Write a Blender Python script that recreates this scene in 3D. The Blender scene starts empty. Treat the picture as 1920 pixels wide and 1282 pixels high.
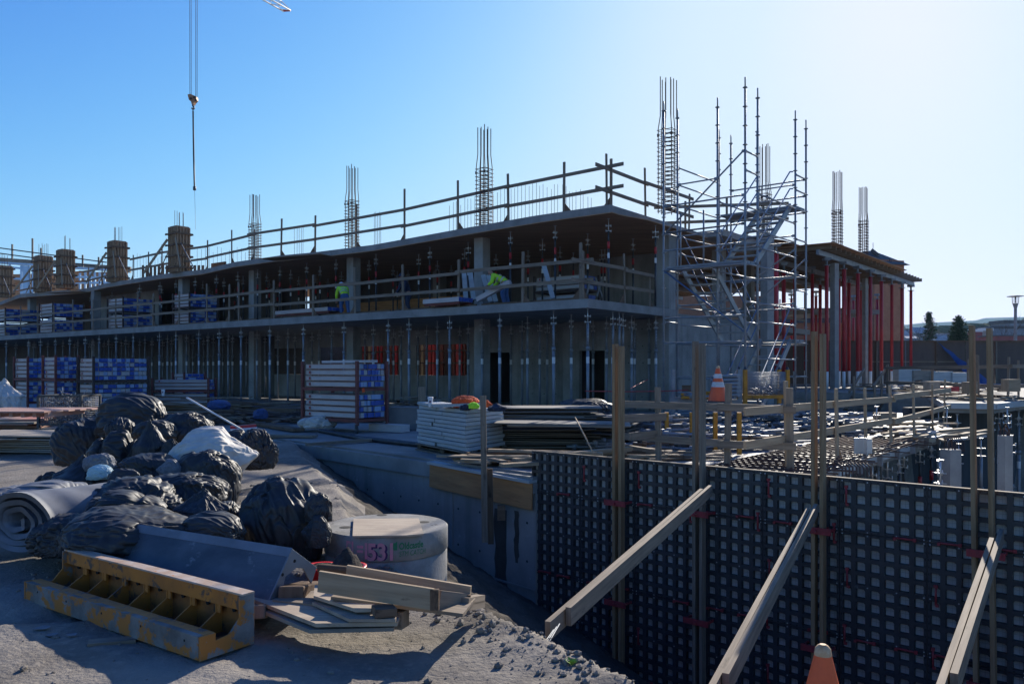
import bpy, bmesh, math, random
from mathutils import Vector, Matrix, noise
C = bpy.context.scene.collection
R = math.radians
random.seed(7)

# ------------------------------------------------------------------ camera, light, exposure
F, HZ, EYE = 1500.0, 690.0, 1.6
cam = bpy.data.objects.new('camera', bpy.data.cameras.new('camera'))
C.objects.link(cam)
cam.location = (0, 0, EYE); cam.rotation_euler = (R(90), 0, 0)
cam.data.sensor_width = 36; cam.data.lens = F / 1920 * 36
cam.data.shift_y = (HZ - 641) / 1920
cam.data.clip_start = 0.05; cam.data.clip_end = 9000
bpy.context.scene.camera = cam

SUN_AZ, SUN_EL = 26.0, 25.5
world = bpy.data.worlds.new('World'); bpy.context.scene.world = world
world.use_nodes = True
wn = world.node_tree.nodes; wl = world.node_tree.links
sky = wn.new('ShaderNodeTexSky'); sky.sky_type = 'NISHITA'; sky.sun_disc = False
sky.sun_elevation = R(SUN_EL); sky.sun_rotation = R(SUN_AZ)
sky.air_density = 1.0; sky.dust_density = 0.6; sky.ozone_density = 2.2; sky.altitude = 50
bg = wn['Background']; bg.inputs[1].default_value = 0.105
# tone of the sky: each channel runs into a soft shoulder near the sun, as the film did
sx = wn.new('ShaderNodeSeparateColor'); wl.new(sky.outputs[0], sx.inputs[0]); cx = wn.new('ShaderNodeCombineColor')
def wm(op, a, b=None):
    n = wn.new('ShaderNodeMath'); n.operation = op
    for i, v in enumerate((a, b)):
        if v is None: continue
        if isinstance(v, (int, float)): n.inputs[i].default_value = v
        else: wl.new(v, n.inputs[i])
    return n.outputs[0]
for i, (a_, p_, k_) in enumerate(((.40, 2.1, 4.5), (.505, 1.87, 4.7), (.625, 1.75, 5.9))):
    x_ = wm('MULTIPLY', sx.outputs[i], .105)
    y_ = wm('MULTIPLY', wm('SUBTRACT', 1.0, wm('EXPONENT', wm('MULTIPLY', wm('POWER', x_, p_), -k_))), a_)
    y_ = wm('ADD', y_, wm('MULTIPLY', wm('MINIMUM', x_, 4.0), (.04, .022, .012)[i]))
    y_ = wm('ADD', y_, wm('MULTIPLY', wm('MINIMUM', wm('MAXIMUM', wm('SUBTRACT', x_, 1.1), 0.0), 3.0), (.14, .035, .01)[i]))
    wl.new(wm('MULTIPLY', y_, 1 / .105), cx.inputs[i])
wl.new(cx.outputs[0], bg.inputs[0])
sun = bpy.data.objects.new('sun', bpy.data.lights.new('sun', 'SUN')); C.objects.link(sun)
sun.data.energy = 5.0; sun.data.angle = R(0.53); sun.data.color = (1.0, 0.92, 0.80)
sd = Vector((math.sin(R(SUN_AZ)) * math.cos(R(SUN_EL)), math.cos(R(SUN_AZ)) * math.cos(R(SUN_EL)), math.sin(R(SUN_EL))))
sun.rotation_euler = sd.to_track_quat('Z', 'Y').to_euler()
sun.location = (20, 30, 40)
vs = bpy.context.scene.view_settings
vs.view_transform = 'Standard'; vs.look = 'None'; vs.gamma = 1; vs.exposure = 0.7

# ------------------------------------------------------------------ placement helpers
def W(px, py, D): return Vector(((px - 960) / F * D, D, EYE + (HZ - py) / F * D))
def G(px, py, z=0.0): return W(px, py, (EYE - z) * F / (py - HZ))
U = Vector((-.786, .618, 0)); V = Vector((.618, .786, 0)); RZ = -math.atan2(.618, .786)
C0 = Vector((2.36, 24.9, 0))
def B(a, b, z=0.0): return C0 + U * a + V * b + Vector((0, 0, z))
def s_of(px):
    t = (px - 960) / F
    return (2.36 - t * 24.9) / (.786 + .618 * t)
ZV = Vector((0, 0, 1))
rnd = random.random
def ru(a, b): return random.uniform(a, b)

# ------------------------------------------------------------------ mesh builder
class MB:
    def __init__(s): s.v = []; s.f = []; s.uv = []; s.m = []; s.sm = []
    def add(s, vs, fs, m=0, uvs=None, smooth=False):
        o = len(s.v); s.v += [Vector(p) for p in vs]
        for i, f in enumerate(fs):
            s.f.append([o + k for k in f]); s.m.append(m); s.sm.append(smooth)
            s.uv.append(uvs[i] if uvs else [(0, 0)] * len(f))
        return s
    def beam(s, p0, p1, w, h, up=ZV, m=0, w2=None, h2=None):
        p0 = Vector(p0); p1 = Vector(p1); d = p1 - p0; L = d.length; d.normalize()
        up = Vector(up); x = d.cross(up)
        if x.length < 1e-4: x = d.cross(Vector((1, 0, 0)))
        x.normalize(); y = x.cross(d)
        w2 = w if w2 is None else w2; h2 = h if h2 is None else h2
        vs = []
        for p, a, b in ((p0, w, h), (p1, w2, h2)):
            for sx, sy in ((-1, -1), (1, -1), (1, 1), (-1, 1)): vs.append(p + x * sx * a / 2 + y * sy * b / 2)
        r = rnd() * 37; q = rnd() * 50
        fs = [(3, 2, 1, 0), (4, 5, 6, 7)]; uvs = [[(r, q), (r + w, q), (r + w, q + h), (r, q + h)]] * 2
        off = 0
        for i in range(4):
            j = (i + 1) % 4; ww = w if i % 2 == 0 else h
            fs.append((i, j, 4 + j, 4 + i))
            uvs.append([(r + off, q), (r + off + ww, q), (r + off + ww, q + L), (r + off, q + L)]); off += ww
        return s.add(vs, fs, m, uvs)
    def box(s, c, sz, rz=0.0, m=0, long='x'):
        c = Vector(c); r = Matrix.Rotation(rz, 3, 'Z')
        if long == 'x':
            d = r @ Vector((sz[0] / 2, 0, 0)); return s.beam(c - d, c + d, sz[1], sz[2], m=m)
        if long == 'y':
            d = r @ Vector((0, sz[1] / 2, 0)); return s.beam(c - d, c + d, sz[0], sz[2], m=m)
        d = Vector((0, 0, sz[2] / 2)); return s.beam(c - d, c + d, sz[0], sz[1], up=r @ Vector((0, 1, 0)), m=m)
    def tube(s, p0, p1, r, n=8, r2=None, m=0, caps=True):
        p0 = Vector(p0); p1 = Vector(p1); d = p1 - p0; L = d.length; d.normalize()
        a = Vector((0, 0, 1)) if abs(d.z) < .9 else Vector((1, 0, 0))
        x = d.cross(a).normalized(); y = d.cross(x); r2 = r if r2 is None else r2
        vs = []
        for p, rr in ((p0, r), (p1, r2)):
            for k in range(n):
                t = 2 * math.pi * k / n; vs.append(p + x * math.cos(t) * rr + y * math.sin(t) * rr)
        fs = [(k, (k + 1) % n, n + (k + 1) % n, n + k) for k in range(n)]
        q = rnd() * 9
        uvs = [[(k * .02, q), (k * .02 + .02, q), (k * .02 + .02, q + L), (k * .02, q + L)] for k in range(n)]
        s.add([v for v in vs], [f[::-1] for f in fs], m, [u[::-1] for u in uvs], True)
        if caps:
            o = len(s.v) - 2 * n
            s.f += [[o + k for k in range(n)], [o + n + k for k in range(n)][::-1]]
            s.m += [m, m]; s.sm += [False, False]; s.uv += [[(0, 0)] * n] * 2
        return s
    def path(s, pts, r, n=6, m=0):
        pts = [Vector(p) for p in pts]; vs = []; x = None
        for i, p in enumerate(pts):
            d = (pts[min(i + 1, len(pts) - 1)] - pts[max(i - 1, 0)]).normalized()
            if x is None:
                a = Vector((0, 0, 1)) if abs(d.z) < .9 else Vector((1, 0, 0)); x = d.cross(a).normalized()
            else: x = (x - d * x.dot(d)).normalized()
            y = d.cross(x)
            for k in range(n):
                t = 2 * math.pi * k / n; vs.append(p + x * math.cos(t) * r + y * math.sin(t) * r)
        fs = []
        for i in range(len(pts) - 1):
            for k in range(n): fs.append((i * n + (k + 1) % n, i * n + k, (i + 1) * n + k, (i + 1) * n + (k + 1) % n)[::-1])
        fs.append(tuple(range(n))[::1]); fs.append(tuple((len(pts) - 1) * n + k for k in range(n))[::-1])
        return s.add(vs, fs, m, None, True)
    def prism(s, poly, z0, z1, m=0, mtop=None, mbot=None):
        n = len(poly); ar = sum(poly[i][0] * poly[(i + 1) % n][1] - poly[(i + 1) % n][0] * poly[i][1] for i in range(n))
        if ar < 0: poly = poly[::-1]
        z0f = z0 if callable(z0) else (lambda p: z0); z1f = z1 if callable(z1) else (lambda p: z1)
        vs = [(p[0], p[1], z0f(p)) for p in poly] + [(p[0], p[1], z1f(p)) for p in poly]
        fs = []; uvs = []; L = 0
        for i in range(n):
            j = (i + 1) % n; l = math.hypot(poly[j][0] - poly[i][0], poly[j][1] - poly[i][1])
            fs.append((i, j, n + j, n + i)); uvs.append([(0, L), (0, L + l), (z1f(poly[j]) - z0f(poly[j]), L + l), (z1f(poly[i]) - z0f(poly[i]), L)]); L += l
        s.add(vs, fs, m, uvs)
        s.add(vs, [tuple(range(n, 2 * n))], m if mtop is None else mtop, [[(p[0], p[1]) for p in poly]])
        s.add(vs, [tuple(range(n))[::-1]], m if mbot is None else mbot, [[(p[0], p[1]) for p in poly][::-1]])
        return s
    def lathe(s, c, prof, n=20, m=0, axis=None):
        c = Vector(c); vs = []; k = len(prof)
        rot = ZV.rotation_difference(Vector(axis)).to_matrix() if axis else Matrix.Identity(3)
        for (r, z) in prof:
            for i in range(n):
                t = 2 * math.pi * i / n; vs.append(c + rot @ Vector((r * math.cos(t), r * math.sin(t), z)))
        fs = [(a * n + i, a * n + (i + 1) % n, (a + 1) * n + (i + 1) % n, (a + 1) * n + i) for a in range(k - 1) for i in range(n)]
        s.add(vs, fs, m, None, True)
        s.add(vs[:n], [tuple(range(n))[::-1]], m); s.add(vs[-n:], [tuple(range(n))], m)
        return s
    def extr(s, poly, org, ax, ay, ext, m=0):
        """flat polygon in the plane (ax, ay) at org, extruded by the vector ext"""
        org = Vector(org); ax = Vector(ax); ay = Vector(ay); ext = Vector(ext); n = len(poly)
        a = [org + ax * p[0] + ay * p[1] for p in poly]; b = [p + ext for p in a]
        q = rnd() * 9; w = ext.length
        ar = sum(poly[i][0] * poly[(i + 1) % n][1] - poly[(i + 1) % n][0] * poly[i][1] for i in range(n))
        flip = (ax.cross(ay).dot(ext) * ar) > 0
        fs = [tuple(range(n)), tuple(range(n, 2 * n))[::-1]] + [((i + 1) % n, i, n + i, n + (i + 1) % n) for i in range(n)]
        uvs = [[(p[1] + q, p[0] + q) for p in poly], [(p[1] + q, p[0] + q) for p in poly][::-1]] + [[(q, q), (q + .1, q), (q + .1, q + w), (q, q + w)]] * n
        if flip: fs = [f[::-1] for f in fs]; uvs = [u[::-1] for u in uvs]
        return s.add(a + b, fs, m, uvs)
    def mesh(s, name, mats, off=Vector((0, 0, 0))):
        me = bpy.data.meshes.new(name)
        me.from_pydata([tuple(p - off) for p in s.v], [], s.f)
        uvl = me.uv_layers.new(name='UVMap')
        flat = [c for f in s.uv for t in f for c in t]
        uvl.data.foreach_set('uv', flat)
        me.polygons.foreach_set('material_index', s.m)
        me.polygons.foreach_set('use_smooth', s.sm)
        for mt in (mats if isinstance(mats, (list, tuple)) else [mats]): me.materials.append(mt)
        me.update(); return me
    def build(s, name, mats, parent=None, origin=None, bevel=0, local=False):
        """vertices are in world space (or in the parent's space with local=True)"""
        if parent is not None:
            off = Vector((0, 0, 0)) if local else Vector(parent.location)
            par = parent.parent
            while par is not None and not local: off += Vector(par.location); par = par.parent
        else:
            if origin is None:
                xs = [p.x for p in s.v]; ys = [p.y for p in s.v]; zs = [p.z for p in s.v]
                origin = Vector(((min(xs) + max(xs)) / 2, (min(ys) + max(ys)) / 2, min(zs)))
            off = Vector(origin)
        o = bpy.data.objects.new(name, s.mesh(name, mats, off)); C.objects.link(o)
        if parent is None: o.location = off
        else: o.parent = parent
        if bevel:
            b = o.modifiers.new('Bevel', 'BEVEL'); b.width = bevel; b.segments = 2; b.limit_method = 'ANGLE'; b.angle_limit = R(40)
        return o
def tag(o, label=None, cat=None, group=None, kind=None):
    if label: o['label'] = label
    if cat: o['category'] = cat
    if group: o['group'] = group
    if kind: o['kind'] = kind
    return o
def thing(name, label, cat, loc=(0, 0, 0), rz=0, group=None):
    o = bpy.data.objects.new(name, None); C.objects.link(o); o.empty_display_size = .1
    o.location = loc; o.rotation_euler = (0, 0, rz); return tag(o, label, cat, group)
def dup(root, loc, rz=None, label=None, group=None, sc=None):
    r = root.copy(); C.objects.link(r); r.location = loc
    if rz is not None: r.rotation_euler = (0, 0, rz)
    if sc: r.scale = sc
    if label: r['label'] = label
    if group: r['group'] = group
    for ch in list(root.children):
        c = ch.copy(); C.objects.link(c); c.parent = r
        for g in list(ch.children):
            d = g.copy(); C.objects.link(d); d.parent = c
    return r
ORD = ['first', 'second', 'third', 'fourth', 'fifth', 'sixth', 'seventh', 'eighth', 'ninth', 'tenth', 'eleventh', 'twelfth', 'thirteenth', 'fourteenth', 'fifteenth', 'sixteenth', 'seventeenth', 'eighteenth', 'nineteenth', 'twentieth', 'twenty-first', 'twenty-second', 'twenty-third', 'twenty-fourth', 'twenty-fifth', 'twenty-sixth', 'twenty-seventh', 'twenty-eighth', 'twenty-ninth', 'thirtieth']

# ------------------------------------------------------------------ materials
def lin(h):
    h = h.lstrip('#'); r = [int(h[i:i + 2], 16) / 255 for i in (0, 2, 4)]
    return tuple([(c / 12.92 if c <= .04045 else ((c + .055) / 1.055) ** 2.4) for c in r] + [1])
def M(name, c1, c2=None, scale=4, rough=.8, metal=0, bump=.15, bscale=40, co='Object', st=(1, 1, 1), spot=None, sscale=6, sthr=.6, sw=.06,
      lo=.35, hi=.65, bdist=.01, spec=.5, streak=None, trans=0, coat=0, sst=None, ridged=0):
    m = bpy.data.materials.new(name); m.use_nodes = True
    N = m.node_tree.nodes; L = m.node_tree.links; b = N['Principled BSDF']
    b.inputs['Roughness'].default_value = rough; b.inputs['Metallic'].default_value = metal
    b.inputs['Specular IOR Level'].default_value = spec
    if coat: b.inputs['Coat Weight'].default_value = coat
    if len(c1) == 3: c1 = tuple(c1) + (1,)
    tc = N.new('ShaderNodeTexCoord'); mp = N.new('ShaderNodeMapping'); mp.inputs['Scale'].default_value = st
    oi = N.new('ShaderNodeObjectInfo'); ad = N.new('ShaderNodeVectorMath'); ad.operation = 'MULTIPLY_ADD'
    cb = N.new('ShaderNodeCombineXYZ')
    for k in range(3): L.new(oi.outputs['Random'], cb.inputs[k])
    ad.inputs[1].default_value = (37, 53, 71)
    L.new(cb.outputs[0], ad.inputs[0]); L.new(tc.outputs[co], ad.inputs[2]); L.new(ad.outputs[0], mp.inputs[0])
    def nz(sc, det=5, vec=mp, rg=.6):
        n = N.new('ShaderNodeTexNoise'); n.inputs['Scale'].default_value = sc; n.inputs['Detail'].default_value = det
        n.inputs['Roughness'].default_value = rg; L.new(vec.outputs[0], n.inputs['Vector']); return n
    def ramp(src, a, c):
        r = N.new('ShaderNodeMapRange'); r.inputs['From Min'].default_value = a; r.inputs['From Max'].default_value = c
        L.new(src, r.inputs['Value']); return r.outputs[0]
    col = None
    if c2 is not None:
        if len(c2) == 3: c2 = tuple(c2) + (1,)
        mx = N.new('ShaderNodeMix'); mx.data_type = 'RGBA'; mx.inputs[6].default_value = c1; mx.inputs[7].default_value = c2
        L.new(ramp(nz(scale, 8).outputs[0], lo, hi), mx.inputs[0]); col = mx.outputs[2]
    if spot is not None:
        if len(spot) == 3: spot = tuple(spot) + (1,)
        v = mp
        if sst:
            v = N.new('ShaderNodeMapping'); v.inputs['Scale'].default_value = sst; L.new(ad.outputs[0], v.inputs[0])
        mx = N.new('ShaderNodeMix'); mx.data_type = 'RGBA'; mx.inputs[6].default_value = c1; mx.inputs[7].default_value = spot
        if col: L.new(col, mx.inputs[6])
        L.new(ramp(nz(sscale, 9, v, .7).outputs[0], sthr, sthr + sw), mx.inputs[0]); col = mx.outputs[2]
    if streak is not None:
        v = N.new('ShaderNodeMapping'); v.inputs['Scale'].default_value = (2.6, 2.6, .22); L.new(ad.outputs[0], v.inputs[0])
        mx = N.new('ShaderNodeMix'); mx.data_type = 'RGBA'; mx.blend_type = 'MULTIPLY'; mx.inputs[6].default_value = c1
        mx.inputs[7].default_value = (streak + .12, streak + .12, streak * .97 + .12, 1)
        if col: L.new(col, mx.inputs[6])
        L.new(ramp(nz(1.0, 5, v).outputs[0], .5, .7), mx.inputs[0]); col = mx.outputs[2]
    if col: L.new(col, b.inputs['Base Color'])
    else: b.inputs['Base Color'].default_value = c1
    if bump:
        bp = N.new('ShaderNodeBump'); bp.inputs['Strength'].default_value = bump; bp.inputs['Distance'].default_value = bdist
        hn = nz(bscale, 6)
        if ridged: hn.noise_type = 'RIDGED_MULTIFRACTAL'; hn.inputs['Detail'].default_value = 3; hn.inputs['Distortion'].default_value = .6
        L.new(hn.outputs[0], bp.inputs['Height']); L.new(bp.outputs[0], b.inputs['Normal'])
    m['_b'] = 1
    return m
def wood(name, c1, c2, rough=.8, stain=None, sthr=.6, spec=.2):
    return M(name, c1, c2, 1.0, rough, 0, .25, 1.6, 'UV', (28, 1.6, 1), spot=stain, sscale=.6, sthr=sthr - .05, sw=.09, bdist=.004, spec=spec, sst=(16, 5, 1))

conc = M('concrete', (.30, .30, .29), (.21, .21, .205), 1.4, .85, 0, .25, 30, spot=(.15, .15, .145), sscale=2.5, sthr=.6, sw=.15, spec=.25, bdist=.006)
conc_wall = M('wall_concrete', (.34, .33, .31), (.22, .217, .205), .9, .85, 0, .25, 20, spot=(.36, .36, .345), sscale=7, sthr=.62, sw=.05, streak=.62, spec=.25, bdist=.006)
conc_light = M('pale_concrete', (.34, .33, .31), (.26, .25, .24), 3, .85, 0, .3, 45, spot=(.16, .15, .14), sscale=9, sthr=.66, sw=.04, spec=.25, bdist=.005)
conc_ring = M('precast_concrete', (.29, .282, .265), (.19, .185, .172), 5, .85, 0, .5, 50, spot=(.11, .105, .095), sscale=12, sthr=.6, sw=.06, spec=.2, bdist=.008)
conc_floor = M('floor_concrete', (.27, .26, .25), (.15, .148, .145), .8, .6, 0, .3, 12, spot=(.36, .35, .34), sscale=3, sthr=.6, sw=.1, spec=.4, bdist=.008)
dirt = M('dirt', (.265, .24, .21), (.135, .12, .103), .9, .95, 0, .8, 34, spot=(.34, .30, .25), sscale=13, sthr=.5, sw=.3, bdist=.02, spec=.1)
shade_soil = M('painted_shade_soil', (.10, .088, .074), (.06, .053, .045), 2.5, .95, 0, .9, 24, spot=(.15, .135, .115), sscale=9, sthr=.58, sw=.1, bdist=.03, spec=.1)  # shade on the excavation bank, painted in as darker soil
mud = M('dark_soil', (.085, .072, .06), (.05, .042, .036), 9, .95, 0, 1, 30, bdist=.02, spec=.15)
w_grey = wood('weathered_lumber', (.28, .225, .17), (.165, .132, .10), stain=(.10, .08, .065), sthr=.66)
w_pale = wood('pale_lumber', (.42, .32, .215), (.29, .215, .14), stain=(.16, .12, .085), sthr=.68)
w_fresh = wood('fresh_lumber', (.38, .25, .14), (.24, .15, .08), stain=(.17, .10, .05), sthr=.7)
w_brown = wood('form_lumber', (.20, .135, .09), (.12, .078, .052), stain=(.055, .038, .028), sthr=.6)
w_tan = wood('column_form_timber', (.50, .34, .21), (.30, .20, .125), stain=(.10, .065, .045), sthr=.6)
ply_brown = M('soffit_plywood', (.44, .26, .145), (.30, .17, .095), .5, .7, 0, .1, 8, st=(1, 6, 1), spot=(.085, .05, .03), sscale=1.2, sthr=.62, sw=.15, spec=.3)
ply_or = M('orange_plywood', (.50, .25, .10), (.34, .16, .065), 1.2, .75, 0, .2, 10, co='UV', st=(9, 1.2, 1), spot=(.13, .065, .035), sscale=1.5, sthr=.62, sw=.1)
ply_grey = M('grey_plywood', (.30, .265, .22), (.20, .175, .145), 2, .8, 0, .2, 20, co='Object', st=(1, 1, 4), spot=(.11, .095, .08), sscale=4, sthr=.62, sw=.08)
ply_side = M('stacked_plywood_edges', (.20, .19, .175), (.10, .092, .085), 1, .85, 0, .3, 12, st=(.6, .6, 22), spot=(.34, .32, .29), sscale=1.4, sthr=.62, sw=.1, sst=(1, 1, 30))
hoard = M('hoarding_plywood', (.15, .105, .082), (.10, .07, .055), .7, .8, 0, .1, 5, st=(1.2, 1.2, .25), spot=(.06, .042, .035), sscale=2, sthr=.6, sw=.2)
galv = M('galvanised_steel', (.27, .29, .32), (.19, .21, .235), 3, .5, .3, .06, 60, spot=(.55, .57, .6), sscale=12, sthr=.66, sw=.05)
galv_d = M('dull_galvanised_steel', (.25, .27, .295), (.16, .175, .195), 4, .6, .2, .06, 60, spot=(.12, .11, .10), sscale=9, sthr=.66, sw=.06)
steel_blue = M('blue_painted_steel', (.055, .12, .26), (.11, .16, .24), 4, .42, .35, .05, 50)
steel_dark = M('dark_steel', (.045, .05, .06), (.075, .08, .09), 4, .5, .6, .05, 50)
rust = M('rusty_bar', (.10, .06, .045), (.06, .045, .045), 8, .75, .3, .2, 60)
red = M('red_paint', (.50, .035, .04), (.34, .025, .032), 2, .45, .1, .05, 30, spot=(.16, .03, .03), sscale=5, sthr=.66, sw=.08)
red_rust = M('rust_red_paint', (.20, .055, .045), (.12, .04, .035), 5, .65, .2, .1, 50)
red_clamp = M('red_clamp_paint', (.38, .04, .05), (.22, .035, .04), 20, .6, .1, .1, 50)
orange = M('worn_orange_paint', (.52, .19, .028), (.36, .13, .025), 5, .6, .1, .25, 35, spot=(.12, .075, .05), sscale=7, sthr=.55, sw=.05, bdist=.004)
orange_in = M('rusty_orange_paint', (.34, .12, .022), (.18, .065, .02), 6, .75, .1, .25, 40, spot=(.06, .035, .022), sscale=7, sthr=.53, sw=.08, bdist=.004)
orange_grime = M('cement_splashed_orange', (.25, .245, .235), (.11, .10, .09), 5, .75, .1, .4, 35, spot=(.42, .16, .03), sscale=4.5, sthr=.49, sw=.035, bdist=.004)
yellow = M('yellow_rusted_steel', (.60, .27, .025), (.40, .17, .02), 5, .55, .2, .1, 40, spot=(.10, .055, .03), sscale=9, sthr=.6, sw=.05)
steel_form = M('form_steel', (.22, .24, .27), (.13, .145, .165), 2.5, .5, .35, .15, 40, spot=(.33, .345, .36), sscale=4, sthr=.62, sw=.08, st=(1, 1, 1))
steel_face = M('form_face', (.10, .115, .135), (.05, .06, .075), 2.2, .42, .35, .15, 30, spot=(.26, .27, .28), sscale=3.5, sthr=.6, sw=.1, st=(1, 2, 2.5))
blackpl = M('black_plastic', (.022, .026, .032), (.045, .05, .056), 3, .5, 0, .08, 60, spot=(.15, .155, .16), sscale=6, sthr=.66, sw=.05, spec=.5)
palepl = M('pale_form_face', (.52, .53, .53), (.38, .385, .39), 1.2, .6, 0, .05, 20, spot=(.24, .25, .25), sscale=4, sthr=.64, sw=.08)
white_p = M('white_coated_beam', (.50, .465, .45), (.40, .37, .36), 1.5, .6, 0, .08, 30, spot=(.30, .26, .25), sscale=3, sthr=.62, sw=.08, st=(1, 1, 6))
blue_p = M('blue_end_cap', (.022, .075, .33), (.03, .09, .36), 30, .5, 0, 0)
lblue_p = M('pale_blue_end_cap', (.32, .42, .58), (.24, .33, .5), 30, .6, 0, 0)
panel_w = M('pale_panel', (.44, .47, .47), (.34, .37, .375), 1.3, .65, 0, .1, 20, spot=(.22, .23, .23), sscale=5, sthr=.63, sw=.08, st=(1, 1, 5))
alu = M('aluminium', (.62, .62, .62), (.48, .48, .49), 2, .4, .6, .05, 40)
fab_b = M('black_fabric', (.022, .023, .026), (.034, .035, .038), 3, .55, 0, .1, 60, st=(1, 1, 1), spot=(.06, .058, .056), sscale=4, sthr=.62, sw=.25, bdist=.004, spec=.45)
fab_g = M('grey_fabric', (.17, .18, .205), (.115, .123, .14), 5, .7, 0, .15, 2.5, spot=(.11, .112, .12), sscale=3.5, sthr=.6, sw=.2, bdist=.02, ridged=1)
fab_w = M('white_fabric', (.62, .58, .52), (.50, .46, .41), 4, .7, 0, .15, 40, spot=(.26, .22, .18), sscale=3.5, sthr=.6, sw=.12, bdist=.02)
fab_t = M('teal_white_plastic', (.42, .60, .62), (.34, .5, .53), 4, .4, 0, .3, 20, bdist=.02)
tarp_b = M('blue_tarpaulin', (.025, .07, .22), (.018, .05, .16), 3, .5, 0, .4, 14, bdist=.03)
hivis = M('hivis_fabric', (.62, 1.0, .06), (.46, .92, .05), 6, .8, 0, .4, 25, bdist=.02)
hivis_o = M('orange_hivis_fabric', (.9, .12, .02), (.75, .08, .015), 8, .8, 0, .4, 25, bdist=.02)
silver = M('reflective_tape', (.6, .6, .55), None, rough=.5, bump=0)
denim = M('denim', (.05, .11, .24), (.07, .14, .28), 12, .9, 0, .3, 30)
dark_cloth = M('navy_cloth', (.018, .026, .05), (.03, .04, .07), 8, .9, 0, .3, 30)
skin = M('skin', (.42, .22, .15), None, rough=.6, bump=0)
hatm = M('hard_hat_shell', (.72, .74, .76), None, rough=.35, bump=0)
boot = M('boot_leather', (.06, .04, .03), None, rough=.7, bump=.1)
rubber = M('rubber', (.05, .052, .055), None, rough=.7, bump=.1)
cone_o = M('cone_orange', (.78, .12, .025), (.62, .09, .025), 6, .5, 0, .1, 30, spot=(.26, .10, .05), sscale=7, sthr=.62, sw=.1)
cone_w = M('cone_reflective_white', (.62, .62, .62), (.45, .45, .45), 10, .5, 0, 0)
cone_tip = M('worn_cone_tip', (.62, .5, .32), (.50, .25, .10), 14, .7, 0, .1, 30)
brick = M('tower_brick', (.40, .19, .11), (.32, .145, .085), 2, .85, 0, .1, 6)
roofm = M('dark_roofing', (.09, .10, .115), (.06, .07, .08), 2, .7, 0, .1, 6)
leafm = M('conifer_foliage', (.022, .05, .026), (.04, .075, .035), 3, .9, 0, 0, spec=.05)
barkm = M('bark', (.06, .045, .035), (.09, .07, .055), 6, .9, 0, .2, 20)
glass_d = M('dark_glass', (.03, .04, .05), None, rough=.15, bump=0, spec=.8)
white_t = M('white_trim', (.7, .7, .7), None, rough=.6, bump=0)
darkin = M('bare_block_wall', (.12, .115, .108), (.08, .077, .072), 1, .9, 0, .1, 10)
pinkm = M('pink_spray_paint', (.62, .22, .28), (.42, .24, .26), 14, .8, 0, 0)
greenm = M('green_stencil_paint', (.02, .20, .09), (.03, .16, .08), 30, .8, 0, 0)
purplem = M('dark_purple_paint', (.06, .025, .10), None, rough=.8, bump=0)
moss = M('moss', (.05, .085, .02), (.03, .05, .015), 20, .9, 0, .5, 40)
# ------------------------------------------------------------------ terrain
def sstep(a, b, x):
    t = max(0., min(1., (x - a) / (b - a))); return t * t * (3 - 2 * t)
EDGE = [(-4.9, 17.9), (-3.3, 13.2), (-2.3, 10.6), (-1.85, 8.9), (-1.35, 7.5), (-.95, 6.45), (-.45, 5.6), (.1, 4.95), (.57, 4.18), (1.3, 3.35), (3, 2.0), (9, -1)]
PIT = EDGE + [(40, -5), (40, 40), (14.5, 27), (9, 21.5), (4.5, 17.0), (.2, 12.65), (-4.6, 18.0)]
SLAB = [(-5.9, 18.85), (.37, 12.16), (2.9, 10.15), (4.3, 12.0), (6.8, 15.2), (9.0, 17.8), (11.9, 21.7), (15.3, 29.2), (9.4, 34.7), (30, 62), (-8, 86), (-50, 76), (-58, 56), (-12.5, 21.3), (-7.2, 19.3)]
def inpoly(x, y, P):
    c = False; n = len(P); j = n - 1
    for i in range(n):
        xi, yi = P[i]; xj, yj = P[j]
        if (yi > y) != (yj > y) and x < (xj - xi) * (y - yi) / (yj - yi) + xi: c = not c
        j = i
    return c
def dseg(x, y, P):
    b = 1e9
    for i in range(len(P) - 1):
        ax, ay = P[i]; bx, by = P[i + 1]; dx = bx - ax; dy = by - ay
        t = max(0, min(1, ((x - ax) * dx + (y - ay) * dy) / (dx * dx + dy * dy)))
        b = min(b, math.hypot(x - ax - t * dx, y - ay - t * dy))
    return b
def n3(x, y, z=0): return noise.noise(Vector((x, y, z)))
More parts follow.
